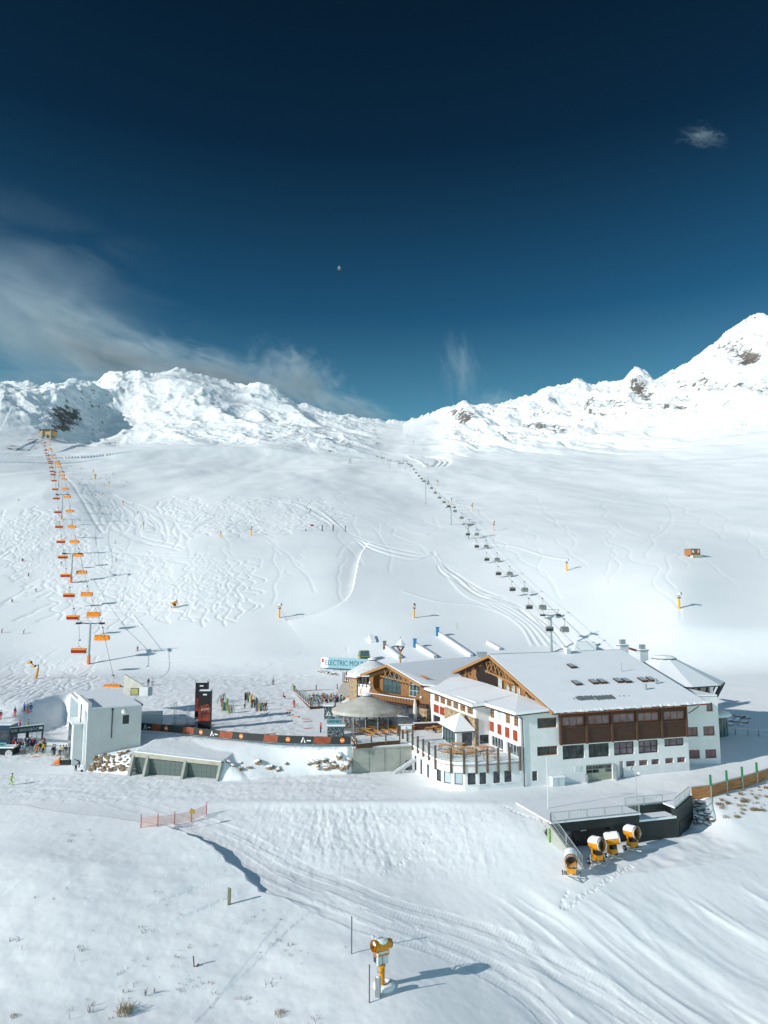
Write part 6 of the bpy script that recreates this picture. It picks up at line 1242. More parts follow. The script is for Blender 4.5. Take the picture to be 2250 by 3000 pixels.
# --- chairs
SEATG = mat('seat_dark', (.05, .055, .06), .7); BUBO = mat('bubble_orange', (.90, .27, .01), .25, spec=.6); REDD = mat('seat_red', (.30, .02, .015), .6); BUBG = mat('bubble_smoke', (.22, .23, .21), .3, spec=.6); FRM = mat('chair_frame', (.16, .17, .18), .5, metal=.3)
def chair(name, wd, bub, back, closed, people=()):
    """hung from its grip at the local origin; passengers face local -y"""
    t = thing(name, 'x', 'chairlift chair'); w_ = wd / 2; m = MB(); m.box(-.25, -.3, -.15, .25, .3, .15); part('grip', m, FRM, t)
    m = MB(); m.line([(0, 0, 0), (.25, 0, -.5), (.2, 0, -1.3), (0, 0, -1.8)], .05); m.line([(0, 0, -1.8), (-w_ * .45, 0, -2.3), (-w_ * .8, 0, -2.35)], .05); m.line([(0, 0, -1.8), (w_ * .45, 0, -2.3), (w_ * .8, 0, -2.35)], .05); m.beam((-w_, 0, -2.35), (w_, 0, -2.35), .07); part('hanger', m, FRM, t)
    m = MB()
    for x in (-w_, w_): m.line([(x, 0, -2.35), (x, .35, -2.9), (x, .25, -3.4)], .04)
    part('side_frame', m, FRM, t)
    prof = [(.35, -2.4), (.05, -2.2), (-.35, -2.25), (-.78, -2.55), (-.98, -3.1), (-.92, -3.75)] if closed else [(.8, -2.7), (.7, -2.45), (.4, -2.25), (0, -2.2), (-.3, -2.3)]
    m = MB()
    for (y0, z0), (y1, z1) in zip(prof[:-1], prof[1:]):
        m.quad((-w_, y0, z0), (w_, y0, z0), (w_, y1, z1), (-w_, y1, z1)); m.quad((-w_, y0, z0 - .05), (w_, y0, z0 - .05), (w_, y1, z1 - .05), (-w_, y1, z1 - .05))
    for x in (-w_, w_): m.quad(*[(x, y, z) for y, z in prof], (x, .2, -3.2))
    part('bubble', m, bub, t)
    m = MB(); m.hexa([(-w_, .3, -3.6), (w_, .3, -3.6), (w_, .48, -3.55), (-w_, .48, -3.55)], [(-w_, .5, -2.75), (w_, .5, -2.75), (w_, .62, -2.72), (-w_, .62, -2.72)]); part('backrest', m, back, t)
    m = MB(); m.box(-w_, -.3, -3.5, w_, .3, -3.4); part('seat', m, SEATG, t)
    m = MB(); m.beam((-w_ * .95, -.65, -3.05), (w_ * .95, -.65, -3.05), .05)
    for k in range(6): x = -w_ * .85 + k * w_ * .34; m.beam((x, -.6, -3.05), (x, -.55, -3.95), .03)
    m.beam((-w_ * .85, -.55, -3.95), (w_ * .85, -.55, -3.95), .04); part('footrest', m, FRM, t); return t
def chair_line(proto, data, YV, YY_, label, group, rz, drop):
    tr = snapshot(proto); out = []
    for i, (u, v) in enumerate(data):
        Y = float(np.interp(v, YV, YY_)); p = D(u, v, Y); p.z += drop
        o = proto if i == 0 else dup(proto, tree=tr); o.location = p; o.rotation_euler[2] = rz + R(random.uniform(-3, 3)); o['group'] = group; out.append(p)
        o['label'] = label(i, len(data)); 
    return out
YVl = [1284, 1306, 1322, 1342, 1369, 1390, 1408, 1434, 1460, 1500, 1543, 1587, 1632, 1686, 1744, 1809, 1867, 1906, 2013]; YYl = [1180, 1000, 900, 800, 690, 600, 545, 495, 460, 425, 388, 352, 325, 303, 270, 238, 216, 203, 182]
LL = [(232, 1906), (215, 1809), (203, 1744), (193, 1686), (185, 1632), (179, 1587), (174, 1543), (170, 1500), (166, 1460), (162.5, 1433), (159, 1408), (156, 1390), (153, 1381), (151, 1369), (148, 1357), (145.5, 1352), (143, 1345), (139, 1335), (135, 1328), (134, 1319), (131, 1306), (131, 1297), (130, 1284)]
LRr = [(330, 2013), (300, 1867), (275, 1799), (255, 1740), (240, 1676), (230, 1625.6), (219, 1586.5), (211, 1543), (204, 1497), (198, 1455.6), (192, 1433), (188, 1404), (183, 1392), (180, 1382), (175, 1369), (172, 1360), (167, 1355), (159, 1342), (153, 1334), (151, 1322), (147, 1313), (146, 1304), (146, 1292)]
ordn = lambda i: ['nearest', 'second', 'third', 'fourth', 'fifth', 'sixth', 'seventh', 'eighth', 'ninth', 'tenth', 'eleventh', 'twelfth', 'thirteenth', 'fourteenth', 'fifteenth', 'sixteenth', 'seventeenth', 'eighteenth', 'nineteenth', 'twentieth', 'twenty-first', 'twenty-second', 'twenty-third', 'twenty-fourth', 'twenty-fifth', 'twenty-sixth', 'twenty-seventh', 'twenty-eighth', 'twenty-ninth', 'thirtieth'][min(i, 29)]
c_up = chair('orange_chair', 4.2, BUBO, REDD, False); c_dn = chair('orange_chair', 4.2, BUBO, REDD, True)
pl1 = chair_line(c_up, LL, YVl, YYl, lambda i, n: '%s chair from the bottom on the left, uphill line of the orange lift, red-backed' % ordn(i), 'chairs of the orange lift, left line', R(180), 2.9)
pl2 = chair_line(c_dn, LRr, YVl, YYl, lambda i, n: '%s chair from the bottom on the right-hand line of the orange lift, bubble closed' % ordn(i), 'chairs of the orange lift, right line', R(0), 2.9)
YVr = [1232, 1313, 1340, 1355, 1366, 1385, 1409, 1443, 1471, 1516, 1538, 1565, 1600, 1638, 1680, 1726, 1778, 1842]; YYr = [1750, 1350, 1100, 1000, 800, 700, 600, 530, 480, 430, 408, 382, 352, 322, 295, 268, 242, 212]
RL = [(1609, 1842.5), (1550, 1778), (1501, 1726), (1460, 1680), (1426, 1638.5), (1396.5, 1600.5), (1370.5, 1565), (1315, 1483)]
RRr = [(1653, 1842.5), (1589, 1778), (1536.5, 1727), (1493, 1680), (1456, 1638.5), (1424, 1600), (1396.5, 1565), (1375, 1538), (1352, 1516.6), (1333, 1497), (1301, 1471), (1287.5, 1457.7), (1275, 1443.5), (1264, 1429.7), (1254, 1416.4), (1243, 1409.5), (1235, 1402), (1227, 1394), (1219, 1385), (1212, 1375), (1206, 1366)]
c_g = chair('grey_chair', 2.2, BUBG, SEATG, False); c_g2 = chair('grey_chair', 2.2, BUBG, SEATG, True)
pr1 = chair_line(c_g, RL, YVr, YYr, lambda i, n: '%s chair from the bottom on the left line of the grey lift' % ordn(i), 'chairs of the grey lift, left line', R(190), 2.9)
pr2 = chair_line(c_g2, RRr, YVr, YYr, lambda i, n: '%s chair from the bottom on the right line of the grey lift' % ordn(i), 'chairs of the grey lift, right line', R(10), 2.9)
# far chairs of the grey lift: along the flat stretch and up the last rise
far_ch = [(1200, 1361), (1194, 1358), (1181, 1357), (1175, 1357), (1170, 1358), (1161, 1361), (1156, 1359), (1149, 1356), (1144, 1354), (1135, 1354), (1130, 1352), (1126, 1348), (1122, 1344), (1118, 1340), (1115, 1331), (1113, 1320), (1112, 1312), (1110, 1302), (1109, 1296), (1108, 1289), (1106, 1282), (1104, 1275), (1101, 1268), (1101, 1257), (1099, 1250), (1098, 1242), (1096, 1234), (1105, 1338), (1108, 1330), (1107, 1321), (1104, 1303), (1103, 1297), (1102, 1290), (1098, 1274), (1095, 1262), (1094, 1257), (1093, 1246), (1090, 1235)]
cf = chair('grey_chair', 2.6, BUBG, SEATG, True); trf = snapshot(cf)
for i, (u, v) in enumerate(far_ch):
    Y = float(np.interp(v, YVr, YYr)); Y = min(Y, 1000 + 400) if i < 11 else Y; Y = 850 + (1200 - u) * 3.2 if i < 13 else Y
    o = cf if i == 0 else dup(cf, tree=trf); p = D(u, v, Y); o.location = (p.x, p.y, p.z + 2.9); o['label'] = 'tiny far chair of the grey lift near the saddle'; o['group'] = 'far chairs of the grey lift'
# --- ropes
def rope(pts, name, label, r):
    m = MB(); P = [Vector(p) for p in pts]
    for a, b in zip(P[:-1], P[1:]): m.beam(a, b, r, r)
    return solo(name, m, DARKM, label, 'lift cable')
def offs(T, rz, s_): return Vector((T.x + math.cos(rz) * s_, T.y + math.sin(rz) * s_, T.z - .1))
def line_pts(tops, g, rz, chairs):
    pts = [offs(T, rz, g) for B, T in tops] + [Vector(c) for c in chairs]; pts.sort(key=lambda p: p.y); return pts
rope(line_pts(ltops, -3.5, R(-4), pl1), 'haul_rope', 'thin haul rope of the orange lift, left line', .07); rope(line_pts(ltops, 3.5, R(-4), pl2), 'haul_rope', 'thin haul rope of the orange lift, right line', .07)
rope([D(1700, 1905, 190)] + line_pts(rtops[:4], -2.5, R(10), pr1), 'haul_rope', 'thin haul rope of the grey lift, left line', .05); rope([D(1745, 1905, 190)] + line_pts(rtops[:4], 2.5, R(10), pr2), 'haul_rope', 'thin haul rope of the grey lift, right line', .05)
# --- top station of the orange lift
p = hit(136, 1282, ymin=900, ymax=1500); ts = thing('top_station', 'small far top station of the orange lift with tan front on the dark ridge', 'building', p, 0); m = MB(); m.box(-11, 0, 3, 11, 12, 12); part('wall', m, TABW, ts); m = MB(); m.box(-12, -2, 12.01, 12, 13, 14); part('roof', m, DARKM, ts); m = MB(); m.box(-8, -2, -4, -6, 0, 12); m.box(6, -2, -4, 8, 0, 12); m.box(-1, -2, -8, 1, 0, 6); part('leg', m, GREYM, ts)
# ================================================================ snow guns
NAVY = mat('navy_box', (.03, .045, .10), .5)
def barrel(par, o, d, L, r, body, rim=None):
    d = Vector(d).normalized(); o = Vector(o); rim = rim or body; m = MB(); m.tube(o - d * L * .5, o - d * L * .1, r * .78, r, 16, cap=False); m.tube(o - d * L * .1, o + d * L * .5, r, r * .92, 16, cap=False); m.tube(o - d * L * .45, o + d * L * .45, r * .7, r * .7, 16, cap=False); tu = part('turbine', m, body, par, smooth=True)
    m = MB(); e = o + d * L * .5; m.tube(e - d * .12, e + d * .02, r * .99, r * .99, 18, cap=False); m.tube(e - d * .12, e + d * .02, r * .8, r * .8, 18, cap=False); part('nozzle_ring', m, rim, tu)
    m = MB(); m.tube(e - d * .5, e - d * .45, r * .72, r * .72, 14); part('grille', m, BLACKP, tu)
    m = MB(); f = o - d * L * .5; m.tube(f - d * .02, f + d * .05, r * .8, r * .8, 16); part('fan_guard', m, DARKM, tu); return tu
def tower_gun(label, p, s=1.0, rz=0, pale=False, tilt=.35, group='tower snow guns on the slopes', snow=True):
    t = thing('snow_gun', label, 'snow gun', p, rz, group); col = mat('clean_yellow', (.86, .38, .012), .5) if not pale else mat('pale_orange', (.70, .42, .22), .6)
    m = MB(); m.tube((0, 0, -.5), (0, 0, 2.6), .30, .25, 12); part('mast_sleeve', m, col, t)
    m = MB(); m.tube((0, 0, 2.28), (0, 0, 3.0), .12, .12, 8); m.box(-.35, -.35, 2.75, .35, .35, 2.82); part('mast', m, GREYM, t)
    m = MB(); m.box(-.2, -.33, 2.62, .42, .28, 3.0); part('control_box', m, NAVY, t)
    m = MB(); m.beam((-.45, 0, 2.85), (-.45, 0, 3.7), .1); m.beam((.45, 0, 2.85), (.45, 0, 3.7), .1); part('fork', m, col, t)
    barrel(t, (0, -.05, 3.72), (.1, -1, tilt), 1.3, .40, WHITEM if not pale else col, WHITEM)
    t.scale = (s, s, s); return t
guns = [(818, 1810, 'snow gun in the middle slope left of the gully'), (1213, 1810, 'snow gun right of the gully above the chalet'), (1660, 1672, 'snow gun right of the grey lift, half way up'), (1990, 1783, 'snow gun alone on the right slope below the hut'),
        (735, 1569, 'snow gun at the end of the dense ski tracks'), (646, 1574, 'smaller snow gun left of the one by the dense tracks'), (420, 1551, 'snow gun beside the piste right of the orange lift'), (1282, 1423, 'snow gun above the tall grey lift tower'), (1323, 1479, 'snow gun just above the third grey lift tower'),
        (1253, 1372, 'far snow gun below the curved grooves'), (1234, 1370, 'tiny far snow gun left of the curved grooves'), (360, 1483, 'far snow gun above the piste, right one'), (319, 1425, 'far snow gun beside the skiers'), (280, 1404, 'right one of two far snow guns side by side'), (277, 1404, 'left one of two far snow guns side by side'), (272, 1390, 'farthest snow gun on the left piste')]
for i, (u, v, lb) in enumerate(guns):
    p = hit(u, v); hpx = {0: 43, 1: 43, 2: 36, 3: 49, 4: 28, 5: 17, 6: 21, 7: 18, 8: 21, 9: 15, 10: 10}.get(i, 16); s = hpx * p.y / 2081 / 4.35; tower_gun(lb, p, max(.8, min(s, 1.6)), R(random.uniform(-40, 40) + 20))
for u, v, h, lb in ((1383, 1498, 24, 'pale wrapped snow gun right of the third lift tower'), (1446, 1555, 29, 'pale orange snow gun right of the short lift tower')): p = hit(u, v); tower_gun(lb, p, h * p.y / 2081 / 4.35, R(25), True)
# white lance post
p = hit(1114, 1560); m = MB(); m.tube((0, 0, -.3), (0, 0, 4.6), .13, .1, 8); m.box(-.2, -.2, 3.4, .2, .2, 3.9); m.ball((0, 0, 4.7), .2, 8); solo('lance_post', m, WHITE, 'white wrapped lance post alone in the middle of the slope', 'post', loc=p)
# near gun, seen from behind, with its control cabinet and hoses
p = G(950 + 560 / 3.318, 2650 + 800 / 3.318, -5); p = hit(950 + 560 / 3.318, 2650 + 800 / 3.318); ng = thing('snow_gun', 'large yellow snow gun on a tapering mast in the foreground', 'snow gun', p, R(-62), 'tower snow guns on the slopes'); 
m = MB(); m.tube((0, 0, -.7), (0, 0, 1.75), .25, .27, 14); m.tube((0, 0, 1.75), (0, 0, 1.95), .34, .34, 14); part('mast_sleeve', m, YELLOW, ng); m = MB(); m.tube((0, 0, 1.95), (0, 0, 2.7), .16, .16, 10); part('mast', m, GREYM, ng)
m = MB(); m.box(-.7, -.5, 2.0, .05, .45, 2.75); part('control_box', m, NAVY, ng); m = MB(); m.box(.06, -.6, 1.95, .14, .6, 3.05); m.box(.14, -.55, 2.0, .3, -.5, 3.0); part('panel', m, WHITEM, ng)
m = MB(); m.beam((0, -.62, 2.7), (0, -.62, 3.75), .12, .2); m.beam((0, .62, 2.7), (0, .62, 3.75), .12, .2); m.box(-.2, -.62, 2.68, .2, .62, 2.8); part('fork', m, YELLOW, ng)
m = MB(); m.line([(-.3, -.6, 2.8), (-.6, -.7, 3.2), (-.5, -.6, 3.8), (-.1, -.5, 4.1)], .04); m.line([(-.2, .5, 2.7), (-.7, .6, 3.0), (-.75, .2, 3.5), (-.4, 0, 4.2)], .04); m.line([(.1, -.4, 2.0), (.3, -.6, 1.6), (.1, -.35, 1.3)], .035); part('hose', m, GREYM, ng)
barrel(ng, (0, 0, 3.6), (.15, -1, .12), 1.9, .52, YELLOW); m = MB(); m.lathe((0, -.15, 3.62), [(.5, .1), (.5, .36), (.32, .55), (.05, .62)], 14, sy=1.45); part('snow_cap', m, SNOWP, ng)
m = MB(); m.box(-.28, .15, 3.4, -.2, .6, 3.85); m.tube((0, -.9, 4.2), (0, -.9, 4.5), .04); m.box(-.1, -1, 4.45, .1, -.8, 4.6); part('lamp', m, WHITEM, ng)
# drum of snow protecting pad behind mast
m = MB(); m.lathe((0, 0, 0), [(1.15, -.5), (1.05, .1), (.7, .35), (.45, .2), (.4, -.5)], 18); solo('snow_collar', m, SNOWP, 'wind-shaped collar of snow round the near snow gun mast', 'snow mound', loc=p + Vector((.15, .35, -.05)), smooth=True)
# mobile guns by the sunken garage
def mobile_gun(label, p, rz, d, s=1.0):
    t = thing('mobile_snow_gun', label, 'snow gun', p, rz, 'wheeled snow guns by the sunken garage'); m = MB(); m.beam((-.9, -.7, .35), (.9, -.7, .35), .1); m.beam((-.9, .7, .35), (.9, .7, .35), .1); m.beam((-.9, -.7, .35), (-.9, .7, .35), .1); m.beam((.9, -.7, .35), (.9, .7, .35), .1); m.beam((0, -.7, .35), (0, -1.7, .3), .1); m.beam((-.9, -.7, .35), (0, -1.6, .3), .08); m.beam((.9, -.7, .35), (0, -1.6, .3), .08)
    m.beam((-.9, 0, .35), (-.9, 0, 1.0), .06); m.beam((.9, 0, .35), (.9, 0, 1.0), .06); m.beam((-.9, 0, 1.0), (.9, 0, 1.0), .06); part('chassis', m, WHITEM, t)
    for x in (-.95, .95): m = MB(); m.tube((x - .1, .3, .25), (x + .1, .3, .25), .3, .3, 12); wo = part('wheel', m, BLACKP, t); m = MB(); m.tube((x - .11, .3, .25), (x + .11, .3, .25), .13, .13, 8); part('hub', m, WHITEM, wo)
    m = MB(); m.box(-.5, -.45, .45, .5, .45, 1.05); part('motor_box', m, YELLOW, t); m = MB(); m.box(-.35, -.5, 1.06, .35, .35, 1.5); part('pump', m, BLACKP, t)
    m = MB(); m.beam((-.62, 0, .9), (-.72, 0, 2.0), .12, .2); m.beam((.62, 0, .9), (.72, 0, 2.0), .12, .2); part('fork', m, YELLOW, t)
    barrel(t, (0, 0, 2.15), d, 1.9, .72, YELLOW, WHITEM); dd = Vector(d).normalized(); m = MB(); q = Vector((0, 0, 2.15)); 
    side = dd.cross(Vector((0, 0, 1))).normalized(); up = side.cross(dd); n = 10
    for j in range(9):
        for k in range(n): pass
    rows = []
    for j in range(7):
        a = -.88 + 1.7 * j / 6; rr_ = .72 * (.82 if j == 0 else 1) + .02; rows.append([q + dd * a + (side * math.cos(th) + up * math.sin(th)) * (rr_ + .12 * max(0, math.sin(th)) + .02 * math.sin(j * 2.1 + th * 3)) for th in np.linspace(.3, math.pi - .3, n)])
    for j in range(6):
        for k in range(n - 1): m.quad(rows[j][k], rows[j][k + 1], rows[j + 1][k + 1], rows[j + 1][k])
    part('snow_cap', m, SNOWP, t, smooth=True); t.scale = (s,) * 3; return t
for (x, y), rz, d, lb, s in (((385, 705), R(-10), (-.05, -1, -.15), 'wheeled snow gun furthest left, nearest the camera, mouth to the front', 1.0), ((555, 620), R(12), (.25, -1, .15), 'wheeled snow gun second from left, mouth tilted up', 1.05), ((650, 578), R(30), (.8, -.7, .2), 'wheeled snow gun third from left, turned to the right', 1.0), ((780, 530), R(20), (.15, -1, .1), 'wheeled snow gun furthest right beside the black wall end', 1.0)):
    p = hit(*px6(x, y)); mobile_gun(lb, p + Vector((0, 0, .02)), rz, d, s)
p = hit(510.5, 1781); mg = mobile_gun('small wheeled snow gun parked among the ski tracks left of centre', p, R(40), (.8, -.6, .3), 1.0); mg['group'] = 'wheeled snow guns on the slope'
# leaning twin-head gun, left
p = hit(105, 1988); tg = thing('snow_gun', 'leaning yellow snow gun with two heads above the left station', 'snow gun', p, R(0), 'tower snow guns on the slopes'); m = MB(); m.tube((0, 0, -.2), (.45, 0, 2.6), .3, .28, 10); part('mast_sleeve', m, YELLOW, tg); m = MB(); m.line([(.45, 0, 2.6), (.55, 0, 3.6), (-.6, 0, 3.3), (-1.4, 0, 4.0)], .09); part('mast', m, DARKM, tg); barrel(tg, (-.8, 0, 3.2), (1, -.5, .1), 1.3, .32, YELLOW); barrel(tg, (-1.9, 0, 4.2), (1, -.5, .1), 1.4, .36, YELLOW)
# ================================================================ small things on the slope
for u, v, h, r_, c1, c2, lb in ((944, 1556, 2.9, .28, BLACKP, DARKM, 'thick dark marker post, leftmost of three on the crest'), (976, 1556, 3.2, .28, BLACKP, mat('sign_red', (.62, .05, .04)), 'dark marker post with red and white top, middle of three'), (1012, 1557, 2.7, .26, mat('slate_door', (.11, .14, .13)), DARKM, 'dark marker post, rightmost of three on the crest')):
    p = hit(u, v); t = thing('marker_post', lb, 'post', p, 0, 'marker posts on the crest'); m = MB(); m.tube((0, 0, -.2), (0, 0, h), r_, r_, 10); part('post', m, c1, t); m = MB(); m.tube((0, 0, h + .003), (0, 0, h + .5), r_ + .04, r_ + .04, 10); part('cap', m, c2, t)
p = hit(896, 1556); t = thing('slope_mast', 'thin mast with a small blue box at its foot on the crest', 'mast', p); m = MB(); m.tube((.3, 0, -.2), (.3, 0, 4.2), .08); part('pole', m, GREYM, t); m = MB(); m.box(-.5, -.3, 0, .1, .3, 1.0); part('box', m, mat('signal_blue', (.03, .16, .34), .5), t)
p = hit(914, 1555); t = thing('warning_sign', 'dark red and black sign on a thin pole on the crest', 'sign', p); m = MB(); m.tube((0, 0, -.2), (0, 0, 3.4), .06); part('pole', m, GREYM, t); m = MB(); m.box(-.9, -.06, 2.6, .9, .06, 3.6); part('plate', m, REDD, t)
p = hit(1339, 1842); m = MB(); m.tube((0, 0, -.2), (0, 0, 1.9), .05); solo('thin_stake', m, DARKM, 'single thin stake on the empty slope above the lodge', 'post', loc=p)
for i, (u, v) in enumerate(((1023, 1358), (1028, 1358))): p = hit(u, v); m = MB(); m.tube((0, 0, -.5), (0, 0, 7), .4, .4, 6); solo('far_post', m, DARKM, 'one of two far dark posts side by side below the left massif', 'post', 'paired far posts', loc=p)
for u, v, h in ((1193, 1277, 6), (1211, 1297, 6), (1242, 1323, 7), (1180, 1238, 8)): p = hit(u, v, ymin=700); m = MB(); m.tube((0, 0, -.5), (0, 0, h), .3, .3, 6); solo('piste_pole', m, DARKM, 'far piste pole on the slope under the saddle', 'post', 'far piste poles', loc=p)
# hut on the right slope
p = hit(2040, 1634); hut = thing('slope_hut', 'small flat-roofed brown hut on pale blocks on the right slope', 'hut', p + Vector((0, 0, .1)), R(20)); HW = mat('hut_brown', (.36, .15, .06), .7, var=.15, scale=1.5)
m = MB(); m.box(-2.6, 0, 1.0, 2.2, 3.6, 3.4); part('wall', m, HW, hut)
m = MB(); m.box(-2.7, -.1, 3.405, 2.3, 3.7, 3.55); part('roof', m, WOOD_D, hut)
for x0, x1, z0, z1 in ((-2.1, -1.1, 1.9, 3.0), (.9, 1.5, 2.0, 3.1)): window(hut, FT(0.0), x0, x1, z0, z1, d=-.05, fm=WHITE, gm=WHITE, fw=.08)
m = MB(); m.box(2.205, .3, 1.9, 2.24, 3.0, 3.1); part('window', m, GLASS, hut)
for x in (-1.5, -.2, 1.2): m = MB(); m.box(x - .5, -.3, -.6, x + .5, 1.2, .98); part('foundation_block', m, CONC_L, hut)
m = MB(); m.box(2.3, .1, -.6, 3.2, 1.4, 1.0); part('foundation_block', m, WHITEM, hut)
# snow-topped sheet ramps with blue masts behind the chalet
def ramp(label, u0, v0, u1, v1, wd, h, mast=None, mcol=None):
    a, b_ = hit(u0, v0), hit(u1, v1); t = thing('conveyor_ramp', label, 'ramp', a, 0, 'long snowy ramps behind the chalet'); q = b_ - a; n = Vector((-q.y, q.x, 0)).normalized() * wd; m = MB(); Z = lambda z: Vector((0, 0, z))
    m.hexa([Z(-.4), q + Z(-.4), q + n + Z(-.4), n + Z(-.4)], [Z(h), q + Z(h * .8), q + n + Z(h * .8), n + Z(h)]); part('side_wall', m, WHITEM, t); m = MB(); m.hexa([Z(h + .005), q + Z(h * .8 + .005), q + n + Z(h * .8 + .005), n + Z(h + .005)], [Z(h + .3), q + Z(h * .8 + .3), q + n + Z(h * .8 + .3), n + Z(h + .3)]); part('snow_cover', m, SNOWP, t)
    if mast: m = MB(); m.box(-.6, -.3, -.2, .4, .5, mast); part('end_box', m, mcol, t); m = MB(); m.box(-.7, -.4, mast + .005, .5, .6, mast + .25); part('cap', m, mcol, t)
    return t
BL = mat('ramp_blue', (.04, .20, .40), .5)
ramp('long ramp with a tall blue end box, the longest one', *px1(275, 45), *px1(590, 255), 1.0, 1.0, 2.6, BL); ramp('ramp with a blue end box above the chalet ridge', *px1(55, 155), *px1(235, 265), 1.0, .9, 2.4, BL); ramp('ramp with a pale end box beside the timber lamp', *px3(945, 215), *px3(1110, 340), 1.0, .9, 2.2, STONE_D); ramp('short ramp without end box left of the cabin', *px3(745, 75), *px3(775, 145), 1.6, .7); ramp('short ramp behind the lodge chimney', *px1(745, 120), *px1(870, 185), 1.0, .7)
# gondola cabin on show and carved lamp
p = G(*px3(690, 375), 0); p = hit(*px3(690, 375)); gc = thing('gondola_cabin', 'old yellow-framed gondola cabin standing on a plinth behind the tent', 'gondola cabin', p, R(15)); OLV = mat('old_yellow', (.42, .38, .12), .6)
m = MB(); m.box(-1.1, -.9, -.5, 1.1, .9, .5); part('plinth', m, CONC_L, gc); m = MB(); m.hexa([(-1.4, -1.0, .6), (1.4, -1.0, .6), (1.4, 1.0, .6), (-1.4, 1.0, .6)], [(-1.6, -1.1, 1.8), (1.6, -1.1, 1.8), (1.6, 1.1, 1.8), (-1.6, 1.1, 1.8)]); part('body', m, OLV, gc); m = MB(); m.hexa([(-1.55, -1.05, 1.81), (1.55, -1.05, 1.81), (1.55, 1.05, 1.81), (-1.55, 1.05, 1.81)], [(-1.3, -.9, 3.2), (1.3, -.9, 3.2), (1.3, .9, 3.2), (-1.3, .9, 3.2)]); part('glazing', m, GLASS_T, gc)
m = MB(); m.box(-1.35, -.95, 3.205, 1.35, .95, 3.35)
for x in (-1.42, 1.42): m.beam((x, -1.06, 1.8), (x * .92, -.92, 3.25), .12)
part('roof_frame', m, OLV, gc); m = MB(); m.box(-1.25, -1.13, .95, 1.25, -1.105, 1.5); part('front_panel', m, GLASS, gc)
p = D(*px3(1135, 365), 158); lm_ = thing('timber_lamp', 'carved timber lantern post with snowy hood on the chalet ridge', 'lamp', p, 0); m = MB(); m.beam((0, 0, -2), (0, 0, 2.6), .3); part('post', m, WOOD_T, lm_); m = MB()
for a in range(4): c_, s_ = math.cos(a * math.pi / 2 + .5), math.sin(a * math.pi / 2 + .5); m.beam((0, 0, 2.0), (c_ * .9, s_ * .9, 3.1), .14); m.beam((c_ * .9, s_ * .9, 3.1), (c_ * .8, s_ * .8, 3.7), .1)
m.lathe((0, 0, 3.1), [(.95, 0), (.95, .1)], 8); part('bracket', m, WOOD_D, lm_); m = MB(); m.lathe((0, 0, 3.6), [(1.1, 0), (.5, .7), (.12, 1.0), (.05, 1.3)], 8); part('hood', m, SNOWP, lm_); m = MB(); m.tube((0, 0, 4.6), (0, 0, 5.4), .05); part('finial', m, DARKM, lm_)
# plant boxes behind the main roof
for x, y, w_, h_, lb in ((705, 245, 2.2, 1.6, 'grey ventilation box behind the lodge gable'),): p = D(*px1(x, y), 165); m = MB(); m.box(-w_ / 2, 0, -3, w_ / 2, 1.5, h_ / 2); m.box(-w_ / 2 - .1, -.1, h_ / 2 + .005, w_ / 2 + .1, 1.6, h_ / 2 + .2); solo('vent_box', m, GALV, lb, 'vent box', loc=p)
px4b = lambda x, y: (1300 + x / 2.765, 1500 + y / 2.765)
p = hit(*px4b(1105, 1108)); m = MB(); m.prism([(-3.4, 0, 0), (3.0, 0, 0), (3.2, 0, 1.4), (1.2, 0, 2.4), (-2.6, 0, 2.6)], (0, 2.5, 0)); solo('snow_shed', m, WHITEM, 'pale low shed roof peeping over the lodge ridge', 'shed', loc=p + Vector((0, -6, 0)))
for x, y, lb in ((1450, 1120, 'stepped chimney at the right end of the lodge ridge'), (1610, 1160, 'stepped chimney above the round hall')):
    p = D(*px4b(x, y), 150); t = thing('roof_chimney', lb, 'chimney', p, R(10), 'stepped chimneys'); m = MB(); m.box(-.9, -.7, -3, .9, .7, .9); part('stack', m, PLASTER2, t); m = MB(); m.box(-1.05, -.85, .905, 1.05, .85, 1.1); m.box(-.5, -.4, 1.1, .5, .4, 2.2); part('cap', m, GREYM, t); m = MB(); m.box(-1.0, -.8, 1.105, 1.0, .8, 1.3); part('snow_cover', m, SNOWP, t)
p = D(*px4b(1515, 1105), 152); m = MB(); m.hexa([(-1.8, 0, .3), (2.4, 0, -1.0), (2.4, 2, -1.0), (-1.8, 2, .3)], [(-1.8, 0, .75), (2.6, 0, -.7), (2.6, 2, -.7), (-1.8, 2, .75)]); solo('red_roof_edge', m, mat('red_tile', (.50, .12, .05), .7), 'narrow orange-red roof edge between the two stepped chimneys', 'roof edge', loc=p)
